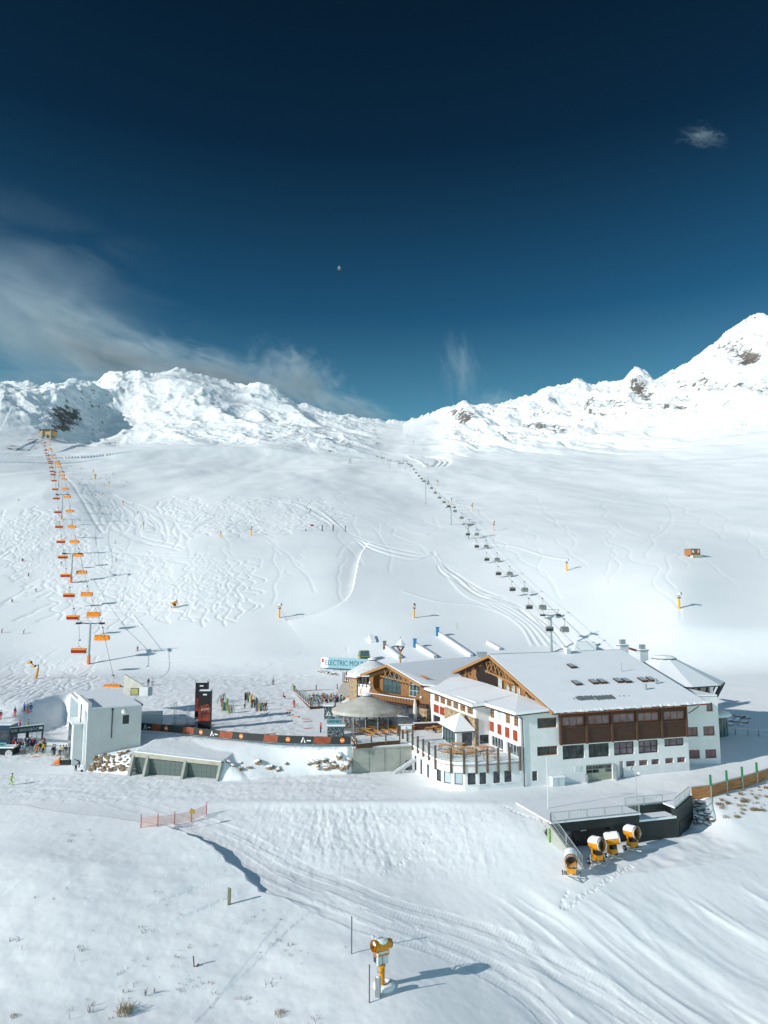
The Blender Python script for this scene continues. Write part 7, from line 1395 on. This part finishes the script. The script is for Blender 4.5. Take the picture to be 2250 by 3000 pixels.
# ================================================================ people
SKIN = mat('skin', (.55, .33, .24), .6)
def body(pose):
    """one continuous figure grown from a skeleton; slots: 0 jacket 1 trousers 2 skin 3 boots/gloves"""
    J = {'pelvis': (0, 0, .95, .15), 'waist': (0, 0, 1.08, .135), 'chest': (0, 0, 1.30, .165), 'neckb': (0, 0, 1.46, .085), 'neck': (0, -.01, 1.54, .06), 'head': (0, -.02, 1.64, .095), 'crown': (0, -.015, 1.73, .085), 'nose': (0, -.12, 1.65, .018)}
    for s_, k in ((-1, 'l'), (1, 'r')):
        J.update({k + 'sh': (s_ * .19, 0, 1.42, .075), k + 'el': (s_ * .27, .02, 1.15, .055), k + 'wr': (s_ * .28, -.10, .92, .042), k + 'hd': (s_ * .28, -.14, .84, .045),
                  k + 'f1': (s_ * .25, -.17, .77, .014), k + 'f2': (s_ * .28, -.18, .75, .014), k + 'f3': (s_ * .31, -.17, .77, .014), k + 'th': (s_ * .23, -.17, .84, .014),
                  k + 'hp': (s_ * .10, 0, .90, .12), k + 'kn': (s_ * .12, -.03, .50, .085), k + 'an': (s_ * .13, .02, .12, .065), k + 'to': (s_ * .14, -.18, .06, .055)})
    def mv(n, **d):
        x, y, z, r = J[n]; J[n] = (x + d.get('x', 0), y + d.get('y', 0), z + d.get('z', 0), r)
    up = ['waist', 'chest', 'neckb', 'neck', 'head', 'crown', 'nose'] + [k + a for k in 'lr' for a in ('sh', 'el', 'wr', 'hd', 'f1', 'f2', 'f3', 'th')]
    def lean(deg, pz=.95, names=up):
        for n in names:
            x, y, z, r = J[n]; a = R(deg); J[n] = (x, y * math.cos(a) - (z - pz) * math.sin(a), pz + y * math.sin(a) * -1 * -1 * .0 + (z - pz) * math.cos(a) + 0, r)
    if pose == 'ski':
        for n in up + ['pelvis', 'lhp', 'rhp']: mv(n, z=-.16, y=.06)
        for k in 'lr': mv(k + 'kn', y=-.14, z=-.05)
        lean(24, .8)
        for k, s_ in (('l', -1), ('r', 1)):
            for n in ('wr', 'hd', 'f1', 'f2', 'f3', 'th'): mv(k + n, y=-.16, z=.12, x=s_ * .1)
    if pose == 'walk':
        mv('lkn', y=-.16, z=.03); mv('lan', y=-.30); mv('lto', y=-.30); mv('rkn', y=.06); mv('ran', y=.34, z=.06); mv('rto', y=.34, z=.02)
        for n in ('lel', 'lwr', 'lhd', 'lf1', 'lf2', 'lf3', 'lth'): mv(n, y=.12)
        for n in ('rwr', 'rhd', 'rf1', 'rf2', 'rf3', 'rth'): mv(n, y=-.2, z=.14)
        lean(8)
    if pose == 'sit':
        for n in up + ['pelvis', 'lhp', 'rhp']: mv(n, z=-.42)
        for k in 'lr': mv(k + 'kn', y=-.42, z=-.02); mv(k + 'an', y=-.42); mv(k + 'to', y=-.42); [mv(k + n, y=-.22, z=.1) for n in ('wr', 'hd', 'f1', 'f2', 'f3', 'th')]
    if pose == 'bend':
        lean(62, .95)
    if pose == 'arm':
        for n, y, z in (('rel', -.14, .10), ('rwr', -.26, .42), ('rhd', -.28, .50), ('rf1', -.28, .60), ('rf2', -.28, .62), ('rf3', -.28, .60), ('rth', -.30, .5)): mv(n, y=y, z=z)
    E = [('pelvis', 'waist'), ('waist', 'chest'), ('chest', 'neckb'), ('neckb', 'neck'), ('neck', 'head'), ('head', 'crown'), ('head', 'nose')]
    for k in 'lr': E += [('chest', k + 'sh'), (k + 'sh', k + 'el'), (k + 'el', k + 'wr'), (k + 'wr', k + 'hd'), (k + 'hd', k + 'f1'), (k + 'hd', k + 'f2'), (k + 'hd', k + 'f3'), (k + 'hd', k + 'th'), ('pelvis', k + 'hp'), (k + 'hp', k + 'kn'), (k + 'kn', k + 'an'), (k + 'an', k + 'to')]
    names = list(J); ix = {n: i for i, n in enumerate(names)}
    me = bpy.data.meshes.new('skeleton'); me.from_pydata([J[n][:3] for n in names], [(ix[a], ix[b]) for a, b in E], []); o = bpy.data.objects.new('skeleton', me); C.objects.link(o)
    md = o.modifiers.new('skin', 'SKIN'); 
    for i, n in enumerate(names): sv = me.skin_vertices[0].data[i]; sv.radius = (J[n][3],) * 2; sv.use_root = n == 'pelvis'
    o.modifiers.new('sub', 'SUBSURF').levels = 1; dg = bpy.context.evaluated_depsgraph_get(); bm_ = bpy.data.meshes.new_from_object(o.evaluated_get(dg)); bpy.data.objects.remove(o)
    def segd(p, a, b): a = Vector(J[a][:3]); b = Vector(J[b][:3]); d = b - a; t = max(0, min(1, (p - a).dot(d) / d.dot(d))); return (p - a - d * t).length - .5 * (J[names[0]][3] * 0 + .06)
    cls = {}
    for a, b in E:
        if b in ('neck', 'head', 'crown', 'nose'): cls[(a, b)] = 2
        elif b[1:] in ('hd', 'f1', 'f2', 'f3', 'th') or b[1:] == 'to': cls[(a, b)] = 3
        elif b[1:] in ('hp', 'kn', 'an'): cls[(a, b)] = 1
        else: cls[(a, b)] = 0
    bm_.materials.clear()
    for m_ in (ORANGE, BLACKP, SKIN, DARKM): bm_.materials.append(m_)
    for f in bm_.polygons:
        c_ = Vector(f.center); f.material_index = min(cls, key=lambda e: segd(c_, *e)) and cls[min(cls, key=lambda e: segd(c_, *e))]; f.use_smooth = True
    bm_.name = 'body'; return bm_, J
BODY = {k: body(k) for k in ('stand', 'ski', 'walk', 'sit', 'bend', 'arm')}
CL = {n: mat('cloth_' + n, c_, .85) for n, c_ in dict(red=(.62, .03, .03), orange=(.80, .16, .02), green=(.12, .55, .10), lime=(.32, .58, .06), teal=(.04, .28, .32), blue=(.03, .14, .48), navy=(.02, .035, .09), black=(.02, .02, .022), grey=(.25, .26, .28), white=(.72, .73, .74), yellow=(.70, .50, .03), brown=(.16, .09, .05), pink=(.6, .12, .25), purple=(.12, .07, .22), beige=(.45, .38, .30)).items()}
def hat_mesh(): m = MB(); m.lathe((0, 0, 0), [(.118, -.05), (.125, .02), (.10, .09), (.02, .13)], 12); return m.mesh('helmet', CL['black'], True)
HAT = hat_mesh(); m = MB(); m.box(-.05, -.75, 0, .05, .85, .03); m.hexa([(-.05, -.75, 0), (.05, -.75, 0), (.05, -.95, .12), (-.05, -.95, .12)], [(-.05, -.75, .03), (.05, -.75, .03), (.04, -.95, .14), (-.04, -.95, .14)]); SKIM = m.mesh('ski', CL['red']); m = MB(); m.tube((0, 0, 0), (0, 0, 1.15), .012, .012, 6); m.tube((0, 0, .06), (0, 0, .08), .04, .04, 6); POLM = m.mesh('ski_pole', DARKM)
m = MB(); m.box(-.14, -.75, 0, .14, .75, .03); SNB = m.mesh('snowboard', CL['red'])
m = MB(); m.box(-.16, .12, 1.08, .16, .32, 1.48); PACK = m.mesh('backpack', CL['navy'])
def person(p, rz, pose, jac, tro, label, hat='black', skis=False, pack=False, s=1.0, group=None, board=False, poles=False):
    t = thing('person', label, 'person', p, rz, group); t.scale = (s,) * 3; me, J = BODY[pose]; b = link('body', me, t)
    for i, m_ in enumerate((CL[jac], CL[tro])): b.material_slots[i].link = 'OBJECT'; b.material_slots[i].material = m_
    hx, hy, hz, _ = J['crown']; h = link('helmet', HAT, t); h.location = (hx, hy + .01, hz - .02); h.material_slots[0].link = 'OBJECT'; h.material_slots[0].material = CL[hat]
    if skis:
        for k in 'lr': x, y, z, _ = J[k + 'an']; o = link('ski', SKIM, t); o.location = (x, y - .05, -.01)
    if board: o = link('snowboard', SNB, t); o.rotation_euler[2] = R(70)
    if skis or poles:
        for k, sx in (('l', -1), ('r', 1)): x, y, z, _ = J[k + 'hd']; o = link('ski_pole', POLM, t); o.location = (x + sx * .08, y + .35, 0.0); o.rotation_euler[0] = R(22)
    if pack: link('backpack', PACK, t)
    return t
P5 = lambda x, y, z: G(*px5(x, y), z)
def gr(px): return hit(*px)
person(gr(px5(97, 1208)), R(100), 'walk', 'lime', 'lime', 'person in lime green ski suit walking alone on the lower snow', 'navy')
person(gr(px5(668, 1083)), R(60), 'bend', 'grey', 'black', 'person in pale jacket bending forward beside the station wall', 'black')
person(gr(px5(700, 1050)), R(-60), 'bend', 'navy', 'black', 'person in dark jacket stooping behind the one in the pale jacket', 'black')
person(gr(px5(130, 593)), R(170), 'stand', 'navy', 'red', 'skier in dark jacket and red trousers left of the pit', 'black', True)
person(gr(px5(212, 553)), R(150), 'stand', 'blue', 'navy', 'skier in blue, left of the group of three at the pit edge', 'black', True)
person(gr(px5(245, 568)), R(190), 'stand', 'teal', 'orange', 'skier in teal jacket and orange trousers in the group of three', 'black', True)
person(gr(px5(270, 560)), R(200), 'stand', 'navy', 'blue', 'skier in navy and blue, right of the group of three', 'black', True)
person(gr(px5(172, 712)), R(160), 'stand', 'red', 'blue', 'skier in red jacket and blue trousers above the gantry sign', 'black', True)
person(gr(px5(240, 705)), R(120), 'walk', 'green', 'lime', 'snowboarder in bright green above the gantry sign', 'black', False, board=True)
person(gr(px5(4, 625)), R(180), 'stand', 'black', 'red', 'person cut by the left edge of the photo, black and red', 'black', True)
person(gr(px5(1310, 325)), R(10), 'stand', 'navy', 'black', 'dark skier, left of the pair behind the station', 'black', True); person(gr(px5(1345, 323)), R(10), 'stand', 'white', 'grey', 'pale-clothed skier, right of the pair behind the station', 'black', True)
person(gr(px4(995, 183)), R(180), 'stand', 'beige', 'purple', 'skier in beige jacket and purple trousers on the upper snow field', 'grey', True)
person(gr(px4(1195, 243)), R(230), 'ski', 'green', 'green', 'skier crouching in bright green near the sun deck corner', 'black', True)
person(gr(px4(1095, 322)), R(120), 'sit', 'red', 'black', 'person in red sitting on the snow left of the sun deck', 'black')
person(gr(px4(1197, 408)), R(200), 'stand', 'red', 'orange', 'person in red jacket and orange trousers beside a bicycle', 'black')
person(gr(px4(720, 420)), R(40), 'walk', 'white', 'black', 'person in white jacket and black trousers among the ski racks', 'black')
person(gr(px4(1457, 655)), R(120), 'arm', 'red', 'navy', 'person in red jacket holding a phone left of the drinks kiosk', 'black')
person(G(*px3(872, 1640), .0) + Vector((.3, -1.5, .1)), R(60), 'walk', 'black', 'beige', 'person in black jacket and pale trousers at the foot of the stair', 'black')
person(G(*px1(235, 990), 4.2), R(60), 'sit', 'black', 'navy', 'person in black stretched out on a seat beside the porch', 'beige')
person(G(*px3(1190, 1175), 4.3), R(180), 'sit', 'yellow', 'black', 'person in yellow seated behind the orange benches', 'yellow')
for i, (x, y, ja, tr_, pose, rz, lb) in enumerate(((222, 150, 'red', 'red', 'ski', 60, 'skier in red high on the left edge, right of a pair'), (214, 148, 'black', 'navy', 'ski', 60, 'skier in black high on the left edge, left of a pair'), (595, 180, 'black', 'orange', 'ski', 200, 'skier with orange trousers beside the second lift tower'), (277, 292, 'black', 'black', 'ski', 250, 'dark skier on the moguls left of the orange lift'), (350, 445, 'black', 'grey', 'ski', 250, 'dark skier lower on the moguls near the ski tracks'), (118, 548, 'black', 'black', 'ski', 250, 'dark skier far left on the open slope'), (15, 845, 'navy', 'black', 'ski', 120, 'skier in navy at the very left edge of the slope'), (228, 853, 'teal', 'navy', 'ski', 120, 'skier in teal left of the first lift tower'), (1335, 1018, 'red', 'black', 'ski', 170, 'skier in red right of the first lift tower'))):
    person(gr((x / 3.318, 1600 + y / 3.318)), R(rz), pose, ja, tr_, lb, 'black', True)
rp = random.Random(4); cols = ['black', 'black', 'black', 'navy', 'navy', 'blue', 'teal', 'red', 'yellow', 'lime', 'grey', 'grey', 'brown', 'purple', 'beige', 'black', 'orange', 'white']
for i, (u, v) in enumerate(((899, 1493), (909, 1497), (907, 1503), (403, 1504), (240, 1406), (247, 1423), (253, 1422), (278, 1424), (312, 1406), (320, 1404), (357, 1410), (370, 1413), (363, 1425), (264, 1397), (268, 1405), (290, 1403), (296, 1403), (305, 1422), (195, 1372), (209, 1368), (238, 1373), (203, 1338), (212, 1340), (340, 1645), (55, 1467), (338, 1592), (300, 1450), (280, 1452), (268, 1452), (390, 1480), (330, 1391), (311, 1392))):
    person(gr((u, v)), R(rp.uniform(0, 360)), 'ski', rp.choice(cols), rp.choice(('black', 'navy', 'grey')), 'tiny distant skier on the far upper pistes', 'black', True, group='distant skiers on the upper pistes', s=1.05)
def crowd(n, region, z, label, group, poses=('stand',), s=1.0, rzf=None, seed=1):
    r_ = random.Random(seed); pts = []
    while len(pts) < n:
        x, y = region(r_)
        if all(math.hypot(x - a, (y - b) * 2) > 12 for a, b in pts) or r_.random() < .04: pts.append((x, y))
    for i, (x, y) in enumerate(pts):
        ja = r_.choice(cols); tr_ = r_.choice(('black', 'navy', 'grey', 'black', 'black', 'brown')); p = z(x, y); hat = r_.choice(('black', 'black', 'white', 'blue', 'grey', 'red'))
        person(p, r_.uniform(0, 6.28), r_.choice(poses), ja, tr_, label % (ja, tr_), hat, False, r_.random() < .2, s, group)
crowd(34, lambda r_: (r_.uniform(115, 395), r_.uniform(828, 905) + 0), lambda x, y: G(*px5(x, y + 26), .98), 'person with %s jacket, %s trousers and helmet waiting in the lift queue', 'crowd queueing under the gantry sign', seed=2)
crowd(7, lambda r_: (r_.choice((470, 480, 500, 525, 580, 600, 560)) + r_.uniform(-8, 8), r_.uniform(925, 940)), lambda x, y: G(*px5(x, y + 12), .98), 'person in %s jacket and %s trousers walking the queue ramp', 'people on the queue ramp', seed=3)
crowd(26, lambda r_: (r_.uniform(430, 900), r_.uniform(640, 760)), lambda x, y: G(*px9(x, y), 4.85), 'guest in %s top and %s trousers seated on the sun deck', 'guests on the sun deck', ('sit',), seed=4)
crowd(13, lambda r_: (r_.uniform(880, 1080), r_.uniform(690, 775)), lambda x, y: G(*px9(x, y), 4.7), 'guest in %s top and %s trousers standing by the sun deck bar', 'guests standing by the bar wall', ('stand', 'arm'), seed=5)
crowd(20, lambda r_: (r_.uniform(400, 1050), r_.uniform(1120, 1175)), lambda x, y: G(*px3(x, y), 4.3), 'guest in %s top and %s trousers inside the tent bar', 'guests inside the tent bar', ('stand', 'sit'), seed=6)
crowd(7, lambda r_: (r_.uniform(445, 560), r_.uniform(1165, 1200)), lambda x, y: G(*px3(x, y), 4.3), 'guest in %s top and %s trousers outside the tent bar door', 'guests outside the tent', ('stand', 'sit'), seed=7)
crowd(4, lambda r_: (r_.uniform(1340, 1440), r_.uniform(1125, 1150)), lambda x, y: G(*px3(x, y), 4.3), 'guest in %s top and %s trousers seated by the chalet pier', 'guests by the chalet pier', ('sit',), seed=8)
# tables of the sun deck
PALE = mat('pale_chair', (.50, .48, .38), .7)
def cafe():
    t = thing('deck_table', 'x', 'table'); m = MB(); m.box(-.6, -.4, .7, .6, .4, .75); part('tabletop', m, PALE, t); m = MB()
    for x in (-.5, .5): m.beam((x, 0, 0), (x, 0, .7), .06)
    part('leg', m, DARKM, t)
    for sx, sy in ((-.9, 0), (.9, 0), (0, -.75), (0, .75)): m = MB(); m.box(sx - .22, sy - .22, .42, sx + .22, sy + .22, .47); m.box(sx - .22, sy + .17 if sy >= 0 else sy - .22, .47, sx + .22, sy + .22 if sy >= 0 else sy - .17, .9); part('chair_seat', m, PALE, t)
    return t
ct_ = cafe(); trc = snapshot(ct_); first = True
for i in range(22):
    x, y = 430 + (i % 7) * 66 + rp.uniform(-12, 12), 640 + (i // 7) * 42 + rp.uniform(-8, 8); p = G(*px9(x, y), 4.85); o = ct_ if i == 0 else dup(ct_, tree=trc); o.location = p; o.rotation_euler[2] = rp.uniform(0, 3); o['label'] = 'pale table with chairs on the crowded sun deck'; o['group'] = 'tables on the sun deck'
# ski racks bristling with skis
def rack(label, n, L_, seed):
    r_ = random.Random(seed); t = thing('ski_rack', label, 'ski rack', (0, 0, 0), 0, 'ski racks on the snow field'); m = MB(); m.beam((-L_ / 2, 0, .95), (L_ / 2, 0, .95), .06); m.beam((-L_ / 2, 0, 0), (-L_ / 2, 0, .95), .05); m.beam((L_ / 2, 0, 0), (L_ / 2, 0, .95), .05); m.beam((-L_ / 2, -.3, 0), (-L_ / 2, .3, 0), .05); m.beam((L_ / 2, -.3, 0), (L_ / 2, .3, 0), .05); part('frame', m, GALV, t)
    for i in range(n):
        x = -L_ / 2 + L_ * (i + .5) / n; sd = r_.choice((-1, 1)); h = r_.uniform(1.55, 1.85); m = MB(); m.beam((x, sd * .35, 0), (x + r_.uniform(-.1, .1), sd * -.12, h), .09, .03); m.beam((x + .07, sd * .33, 0), (x + .07 + r_.uniform(-.1, .1), sd * -.1, h), .09, .03); part('ski_pair', m, CL[r_.choice(('black', 'black', 'grey', 'red', 'yellow', 'teal', 'white', 'lime'))], t)
    return t
rpos = [((455, 375), (530, 340)), ((490, 400), (560, 400)), ((495, 440), (560, 440)), ((550, 470), (620, 455)), ((715, 335), (770, 330)), ((740, 355), (810, 355)), ((770, 380), (850, 385)), ((780, 410), (850, 400)), ((825, 445), (880, 440)), ((880, 440), (935, 432))]
for i, (a, b_) in enumerate(rpos):
    A_, B_ = gr(px4(*a)), gr(px4(*b_)); q = B_ - A_; t = rack(('ski rack in the left cluster, number counted from the station side %s' if i < 4 else 'ski rack in the right cluster, standing %s') % ('first second third fourth'.split()[i] if i < 4 else ['furthest left at the back', 'just behind the middle', 'in the middle', 'in front of the middle', 'at the front left', 'at the front right'][i - 4]), 9, q.length, i); t.location = (A_ + B_) / 2; t.rotation_euler[2] = math.atan2(q.y, q.x)
for i, (x, y) in enumerate(((900, 470), (930, 468), (1150, 435), (1160, 485), (1215, 495), (1245, 500), (1160, 455), (1330, 545), (1335, 612), (965, 665), (975, 678), (1130, 455), (1310, 520), (940, 192))):
    p = gr(px4(x, y)); t = thing('ski_pair', 'pair of skis lying loose on the snow field', 'skis', p + Vector((0, 0, .03)), rp.uniform(0, 3), 'loose skis on the snow field')
    for k in (-.12, .12): o = link('ski', SKIM, t); o.location = (k, 0, 0); o.material_slots[0].link = 'OBJECT'; o.material_slots[0].material = CL[rp.choice(('red', 'navy', 'black', 'orange'))]
# fat-tyred bicycle by the deck
p = gr(px4(1218, 415)); bi = thing('bicycle', 'red bicycle held upright by the person in orange trousers', 'bicycle', p, R(60))
for x in (-.52, .52):
    m = MB(); m.lathe((0, 0, 0), [(.33, -.03), (.36, 0), (.33, .03)], 20); me = m.mesh('wheel', BLACKP); me.transform(Matrix.Translation((x, 0, .36)) @ Matrix.Rotation(R(90), 4, 'X')); link('wheel', me, bi)
m = MB(); m.line([(-.52, 0, .36), (-.1, 0, .36), (.35, 0, .8), (-.2, 0, .8), (-.52, 0, .36)], .025); m.line([(-.1, 0, .36), (-.22, 0, .9)], .025); m.line([(.52, 0, .36), (.35, 0, .95)], .025); part('frame', m, CL['red'], bi); m = MB(); m.beam((.35, -.3, .97), (.35, .3, .97), .03); part('handlebar', m, DARKM, bi); m = MB(); m.box(-.35, -.07, .9, -.1, .07, .95); part('saddle', m, BLACKP, bi)
# snowmobile
p = gr(px5(552, 1028)); sm = thing('snowmobile', 'orange and black snowmobile parked in front of the queue platform', 'snowmobile', p, R(3)); m = MB(); m.hexa([(-1.35, -.4, .3), (-.4, -.45, .3), (-.4, .45, .3), (-1.35, .4, .3)], [(-1.2, -.3, .75), (-.45, -.4, 1.0), (-.45, .4, 1.0), (-1.2, .3, .75)]); part('hood', m, ORANGE, sm); m = MB(); m.hexa([(-.4, -.3, .35), (1.5, -.3, .35), (1.5, .3, .35), (-.4, .3, .35)], [(-.3, -.2, .75), (1.4, -.2, .85), (1.4, .2, .85), (-.3, .2, .75)]); part('seat', m, BLACKP, sm); m = MB(); m.box(-.3, -.25, .03, 1.7, .25, .33); part('track', m, DARKM, sm)
for y in (-.5, .5): m = MB(); m.beam((-1.8, y, .12), (-.5, y, .05), .12, .04); m.beam((-1.0, y, .08), (-.9, y * .6, .4), .05); part('ski', m, REDD, sm)
m = MB(); m.line([(-.45, 0, 1.0), (-.3, 0, 1.2)], .03); m.beam((-.3, -.35, 1.22), (-.3, .35, 1.22), .04); part('handlebar', m, DARKM, sm); m = MB(); m.quad((-.55, -.3, 1.0), (-.55, .3, 1.0), (-.35, .25, 1.4), (-.35, -.25, 1.4)); part('windscreen', m, GLASS, sm); m = MB(); m.beam((1.7, 0, .4), (2.1, 0, 1.9), .05); m.beam((2.0, 0, 1.3), (2.15, 0, 2.2), .14, .04); part('flag_pole', m, ORANGE, sm)
# crossed orange poles in the snow mound
p = gr(px5(315, 960)); t = thing('crossed_poles', 'orange crossed marker poles in the churned snow by the platform', 'marker', p); m = MB(); m.beam((-.2, 0, -.1), (.1, 0, 1.9), .07); m.beam((0, .05, .9), (.2, .05, 1.8), .16, .04); part('pole', m, ORANGE, t); m = MB(); m.beam((-.9, -.3, .05), (.9, .1, .12), .07, .03); m.beam((-.7, .2, .05), (.5, -.3, .2), .07, .03); part('ski', m, REDD, t)
# ---- moon: a real far ball lit by the same sun, only its bright part modelled
MU, MV, MD = 735 * 1.3562, 580 * 1.3562, 20000.0; mo = D(MU, MV, MD); mrad = 7.5 * mo.length / 2081 ; m = MB(); n1 = 14
vw = (Vector((0, 0, CAMZ)) - mo).normalized(); rt_ = vw.cross(Vector((0, 0, 1))).normalized(); upv = rt_.cross(vw).normalized(); ld = (-rt_ * -1 * .0 + rt_ * 1.0 + upv * -.05).normalized(); ld = (Vector((-1, 0, 0)) * .95 + Vector((0, 0, -.25))); ld = (ld - vw * ld.dot(vw)).normalized(); pd_ = vw.cross(ld).normalized()
k0 = len(m.v)
for j in range(n1 + 1):
    a = math.pi * (j / n1 - .5); lim = mrad * math.cos(a); m.v += [tuple(mo + pd_ * mrad * math.sin(a) + ld * lim * (1 - 0) + vw * 0), tuple(mo + pd_ * mrad * math.sin(a) + ld * lim * .35 + vw * lim * .7), tuple(mo + pd_ * mrad * math.sin(a) - ld * lim * .12 + vw * lim)]
for j in range(n1):
    for q in (0, 1): m.f.append((k0 + j * 3 + q, k0 + j * 3 + q + 1, k0 + (j + 1) * 3 + q + 1, k0 + (j + 1) * 3 + q)); m.m.append(0)
o = part('moon', m, mat('moon_grey', (.15, .17, .18), 1.0, var=.3, scale=.02), None, smooth=True); tag(o, 'pale half moon high in the blue sky', 'moon')
# ================================================================ blown snow and cloud, as real lit volumes
def cloud(name, label, c, size, scale, thr, dens, seed, tilt=0.0, stretch=(1, 1, 1), soft=2.0, kind='stuff'):
    m = MB(); m.lathe((0, 0, 0), [(math.sin(math.pi * i / 10) + 1e-3, -math.cos(math.pi * i / 10)) for i in range(11)], 18)
    mt_ = bpy.data.materials.new(name); mt_.use_nodes = True; nt = mt_.node_tree; n = nt.nodes; n.clear(); out = n.new('ShaderNodeOutputMaterial'); vs_ = n.new('ShaderNodeVolumePrincipled'); nt.links.new(vs_.outputs[0], out.inputs['Volume'])
    vs_.inputs['Color'].default_value = (.82, .91, 1, 1)
    tc = n.new('ShaderNodeTexCoord'); mp = n.new('ShaderNodeMapping'); mp.inputs['Scale'].default_value = stretch; mp.inputs['Location'].default_value = (seed, seed * .7, seed * 1.3); nt.links.new(tc.outputs['Object'], mp.inputs[0])
    nz = n.new('ShaderNodeTexNoise'); nz.inputs['Scale'].default_value = scale; nz.inputs['Detail'].default_value = 8; nz.inputs['Roughness'].default_value = .62; nz.inputs['Distortion'].default_value = 1.1; nt.links.new(mp.outputs[0], nz.inputs['Vector'])
    ln = n.new('ShaderNodeVectorMath'); ln.operation = 'LENGTH'; nt.links.new(tc.outputs['Object'], ln.inputs[0])
    fo = n.new('ShaderNodeMapRange'); fo.inputs['From Min'].default_value = 1.0; fo.inputs['From Max'].default_value = .0; nt.links.new(ln.outputs['Value'], fo.inputs['Value'])
    sb = n.new('ShaderNodeMapRange'); sb.inputs['From Min'].default_value = thr; sb.inputs['From Max'].default_value = thr + .3; er_ = n.new('ShaderNodeMath'); er_.operation = 'MULTIPLY_ADD'; er_.inputs[1].default_value = .34; nt.links.new(fo.outputs[0], er_.inputs[0]); nt.links.new(nz.outputs[0], er_.inputs[2]); e2 = n.new('ShaderNodeMath'); e2.operation = 'SUBTRACT'; e2.inputs[1].default_value = .26; nt.links.new(er_.outputs[0], e2.inputs[0]); nt.links.new(e2.outputs[0], sb.inputs['Value'])
    pw = n.new('ShaderNodeMath'); pw.operation = 'POWER'; pw.inputs[1].default_value = soft; nt.links.new(fo.outputs[0], pw.inputs[0])
    mu = n.new('ShaderNodeMath'); mu.operation = 'MULTIPLY'; nt.links.new(pw.outputs[0], mu.inputs[0]); nt.links.new(sb.outputs[0], mu.inputs[1])
    m2 = n.new('ShaderNodeMath'); m2.operation = 'MULTIPLY'; m2.inputs[1].default_value = dens; nt.links.new(mu.outputs[0], m2.inputs[0]); nt.links.new(m2.outputs[0], vs_.inputs['Density'])
    o = part(name, m, mt_); o.location = c; o.scale = size; o.rotation_euler = (0, tilt, 0); o['kind'] = kind; return o
BS = 'blown_snow'
cloud(BS, '', D(130, 980, 2300), (620, 200, 260), 2.2, .36, .0085, 3.1, R(24), (1, 1, 1.3), 1.0)
cloud(BS, '', D(330, 1040, 2250), (400, 160, 160), 2.6, .34, .022, 23.1, R(24), (1, 1, 1.2), 1.0)
cloud(BS, '', D(620, 1100, 2200), (440, 150, 110), 2.8, .32, .032, 5.7, R(16), (1.2, 1, 1), 1.0)
cloud(BS, '', D(880, 1120, 2100), (230, 110, 130), 2.6, .34, .026, 8.3, R(34), (1.5, 1, .9), 1.0)
cloud(BS, '', D(1030, 1205, 2000), (220, 110, 60), 2.4, .34, .030, 9.9, R(20), (1, 1, 1), 1.0)
cloud(BS, '', D(1350, 1080, 2150), (110, 90, 210), 2.8, .40, .0085, 12.4, R(-12), (1.6, 1, .7), 1.0)
cloud(BS, '', D(1450, 1180, 2150), (170, 90, 70), 2.6, .38, .011, 14.4, R(-12), (1.4, 1, .7), 1.0)
cloud(BS, '', D(60, 860, 2500), (850, 250, 420), 1.8, .30, .0024, 33.4, R(20), (1, 1, 1.2), 1.0)
cloud(BS, '', D(250, 1120, 1950), (430, 90, 60), 2.6, .36, .010, 51.2, R(6), (1, 1, 1), 1.0)
cloud(BS, '', D(540, 1110, 1980), (330, 90, 60), 2.6, .34, .014, 61.7, R(8), (1, 1, 1), 1.0)
cloud(BS, '', D(700, 1175, 1850), (330, 90, 70), 2.4, .36, .010, 41.1, R(14), (1, 1, 1), 1.0)
cloud(BS, '', D(30, 1150, 2000), (260, 120, 80), 2.2, .36, .020, 2.4, 0, (1, 1, 1), 1.0)
cloud('cloud', '', D(2060, 400, 3400), (230, 130, 100), 3.2, .46, .012, 15.2, R(14), (1, 1, 1.6), 1.0)
SC.cycles.volume_step_rate = 1.0; SC.cycles.volume_max_steps = 128
# ================================================================ labels that single out members of a row
def ordw(i):
    ones = 'first second third fourth fifth sixth seventh eighth ninth tenth eleventh twelfth thirteenth fourteenth fifteenth sixteenth seventeenth eighteenth nineteenth'.split()
    tens = {2: ('twenty', 'twentieth'), 3: ('thirty', 'thirtieth'), 4: ('forty', 'fortieth')}
    n = i + 1
    return ones[n - 1] if n < 20 else (tens[n // 10][1] if n % 10 == 0 else tens[n // 10][0] + '-' + ones[n % 10 - 1])
bpy.context.view_layer.update()
def number(group, fmt, key=0):
    os_ = [o for o in bpy.data.objects if o.get('group') == group and o.parent is None]
    os_.sort(key=lambda o: proj(o.matrix_world.translation)[0] if key == 0 else -proj(o.matrix_world.translation)[1])
    for i, o in enumerate(os_): o['label'] = fmt.replace('#', ordw(i)).replace('@', o['label'])
number('orange beer tables before the tent bar', '# orange beer table from the left on the terrace before the tent bar')
number('wooden tables on the round terrace', '# light wooden table from the left on the round terrace')
number('tables by the planter wall', '# brown table from the left by the planter wall near the porch')
number('tables on the sun deck', '# pale table from the left on the crowded sun deck')
number('loose skis on the snow field', '# loose pair of skis from the left on the snow field')
number('far chairs of the grey lift', '# of the tiny far grey chairs, counted up towards the saddle', 1)
number('distant skiers on the upper pistes', 'tiny distant skier on the upper pistes, # from the left')
for g in ('crowd queueing under the gantry sign', 'people on the queue ramp', 'guests on the sun deck', 'guests standing by the bar wall', 'guests inside the tent bar', 'guests outside the tent', 'guests by the chalet pier'): number(g, '@, # from left')
number('far piste poles', '# far piste pole from the left under the saddle'); number('paired far posts', '# of two far dark posts below the left massif, from the left')
number('boulders on the bank', '# snow-capped boulder from the left on the bank right of the bunker'); number('boulders by the concrete wall', '# big snow-capped boulder from the left against the concrete wall')
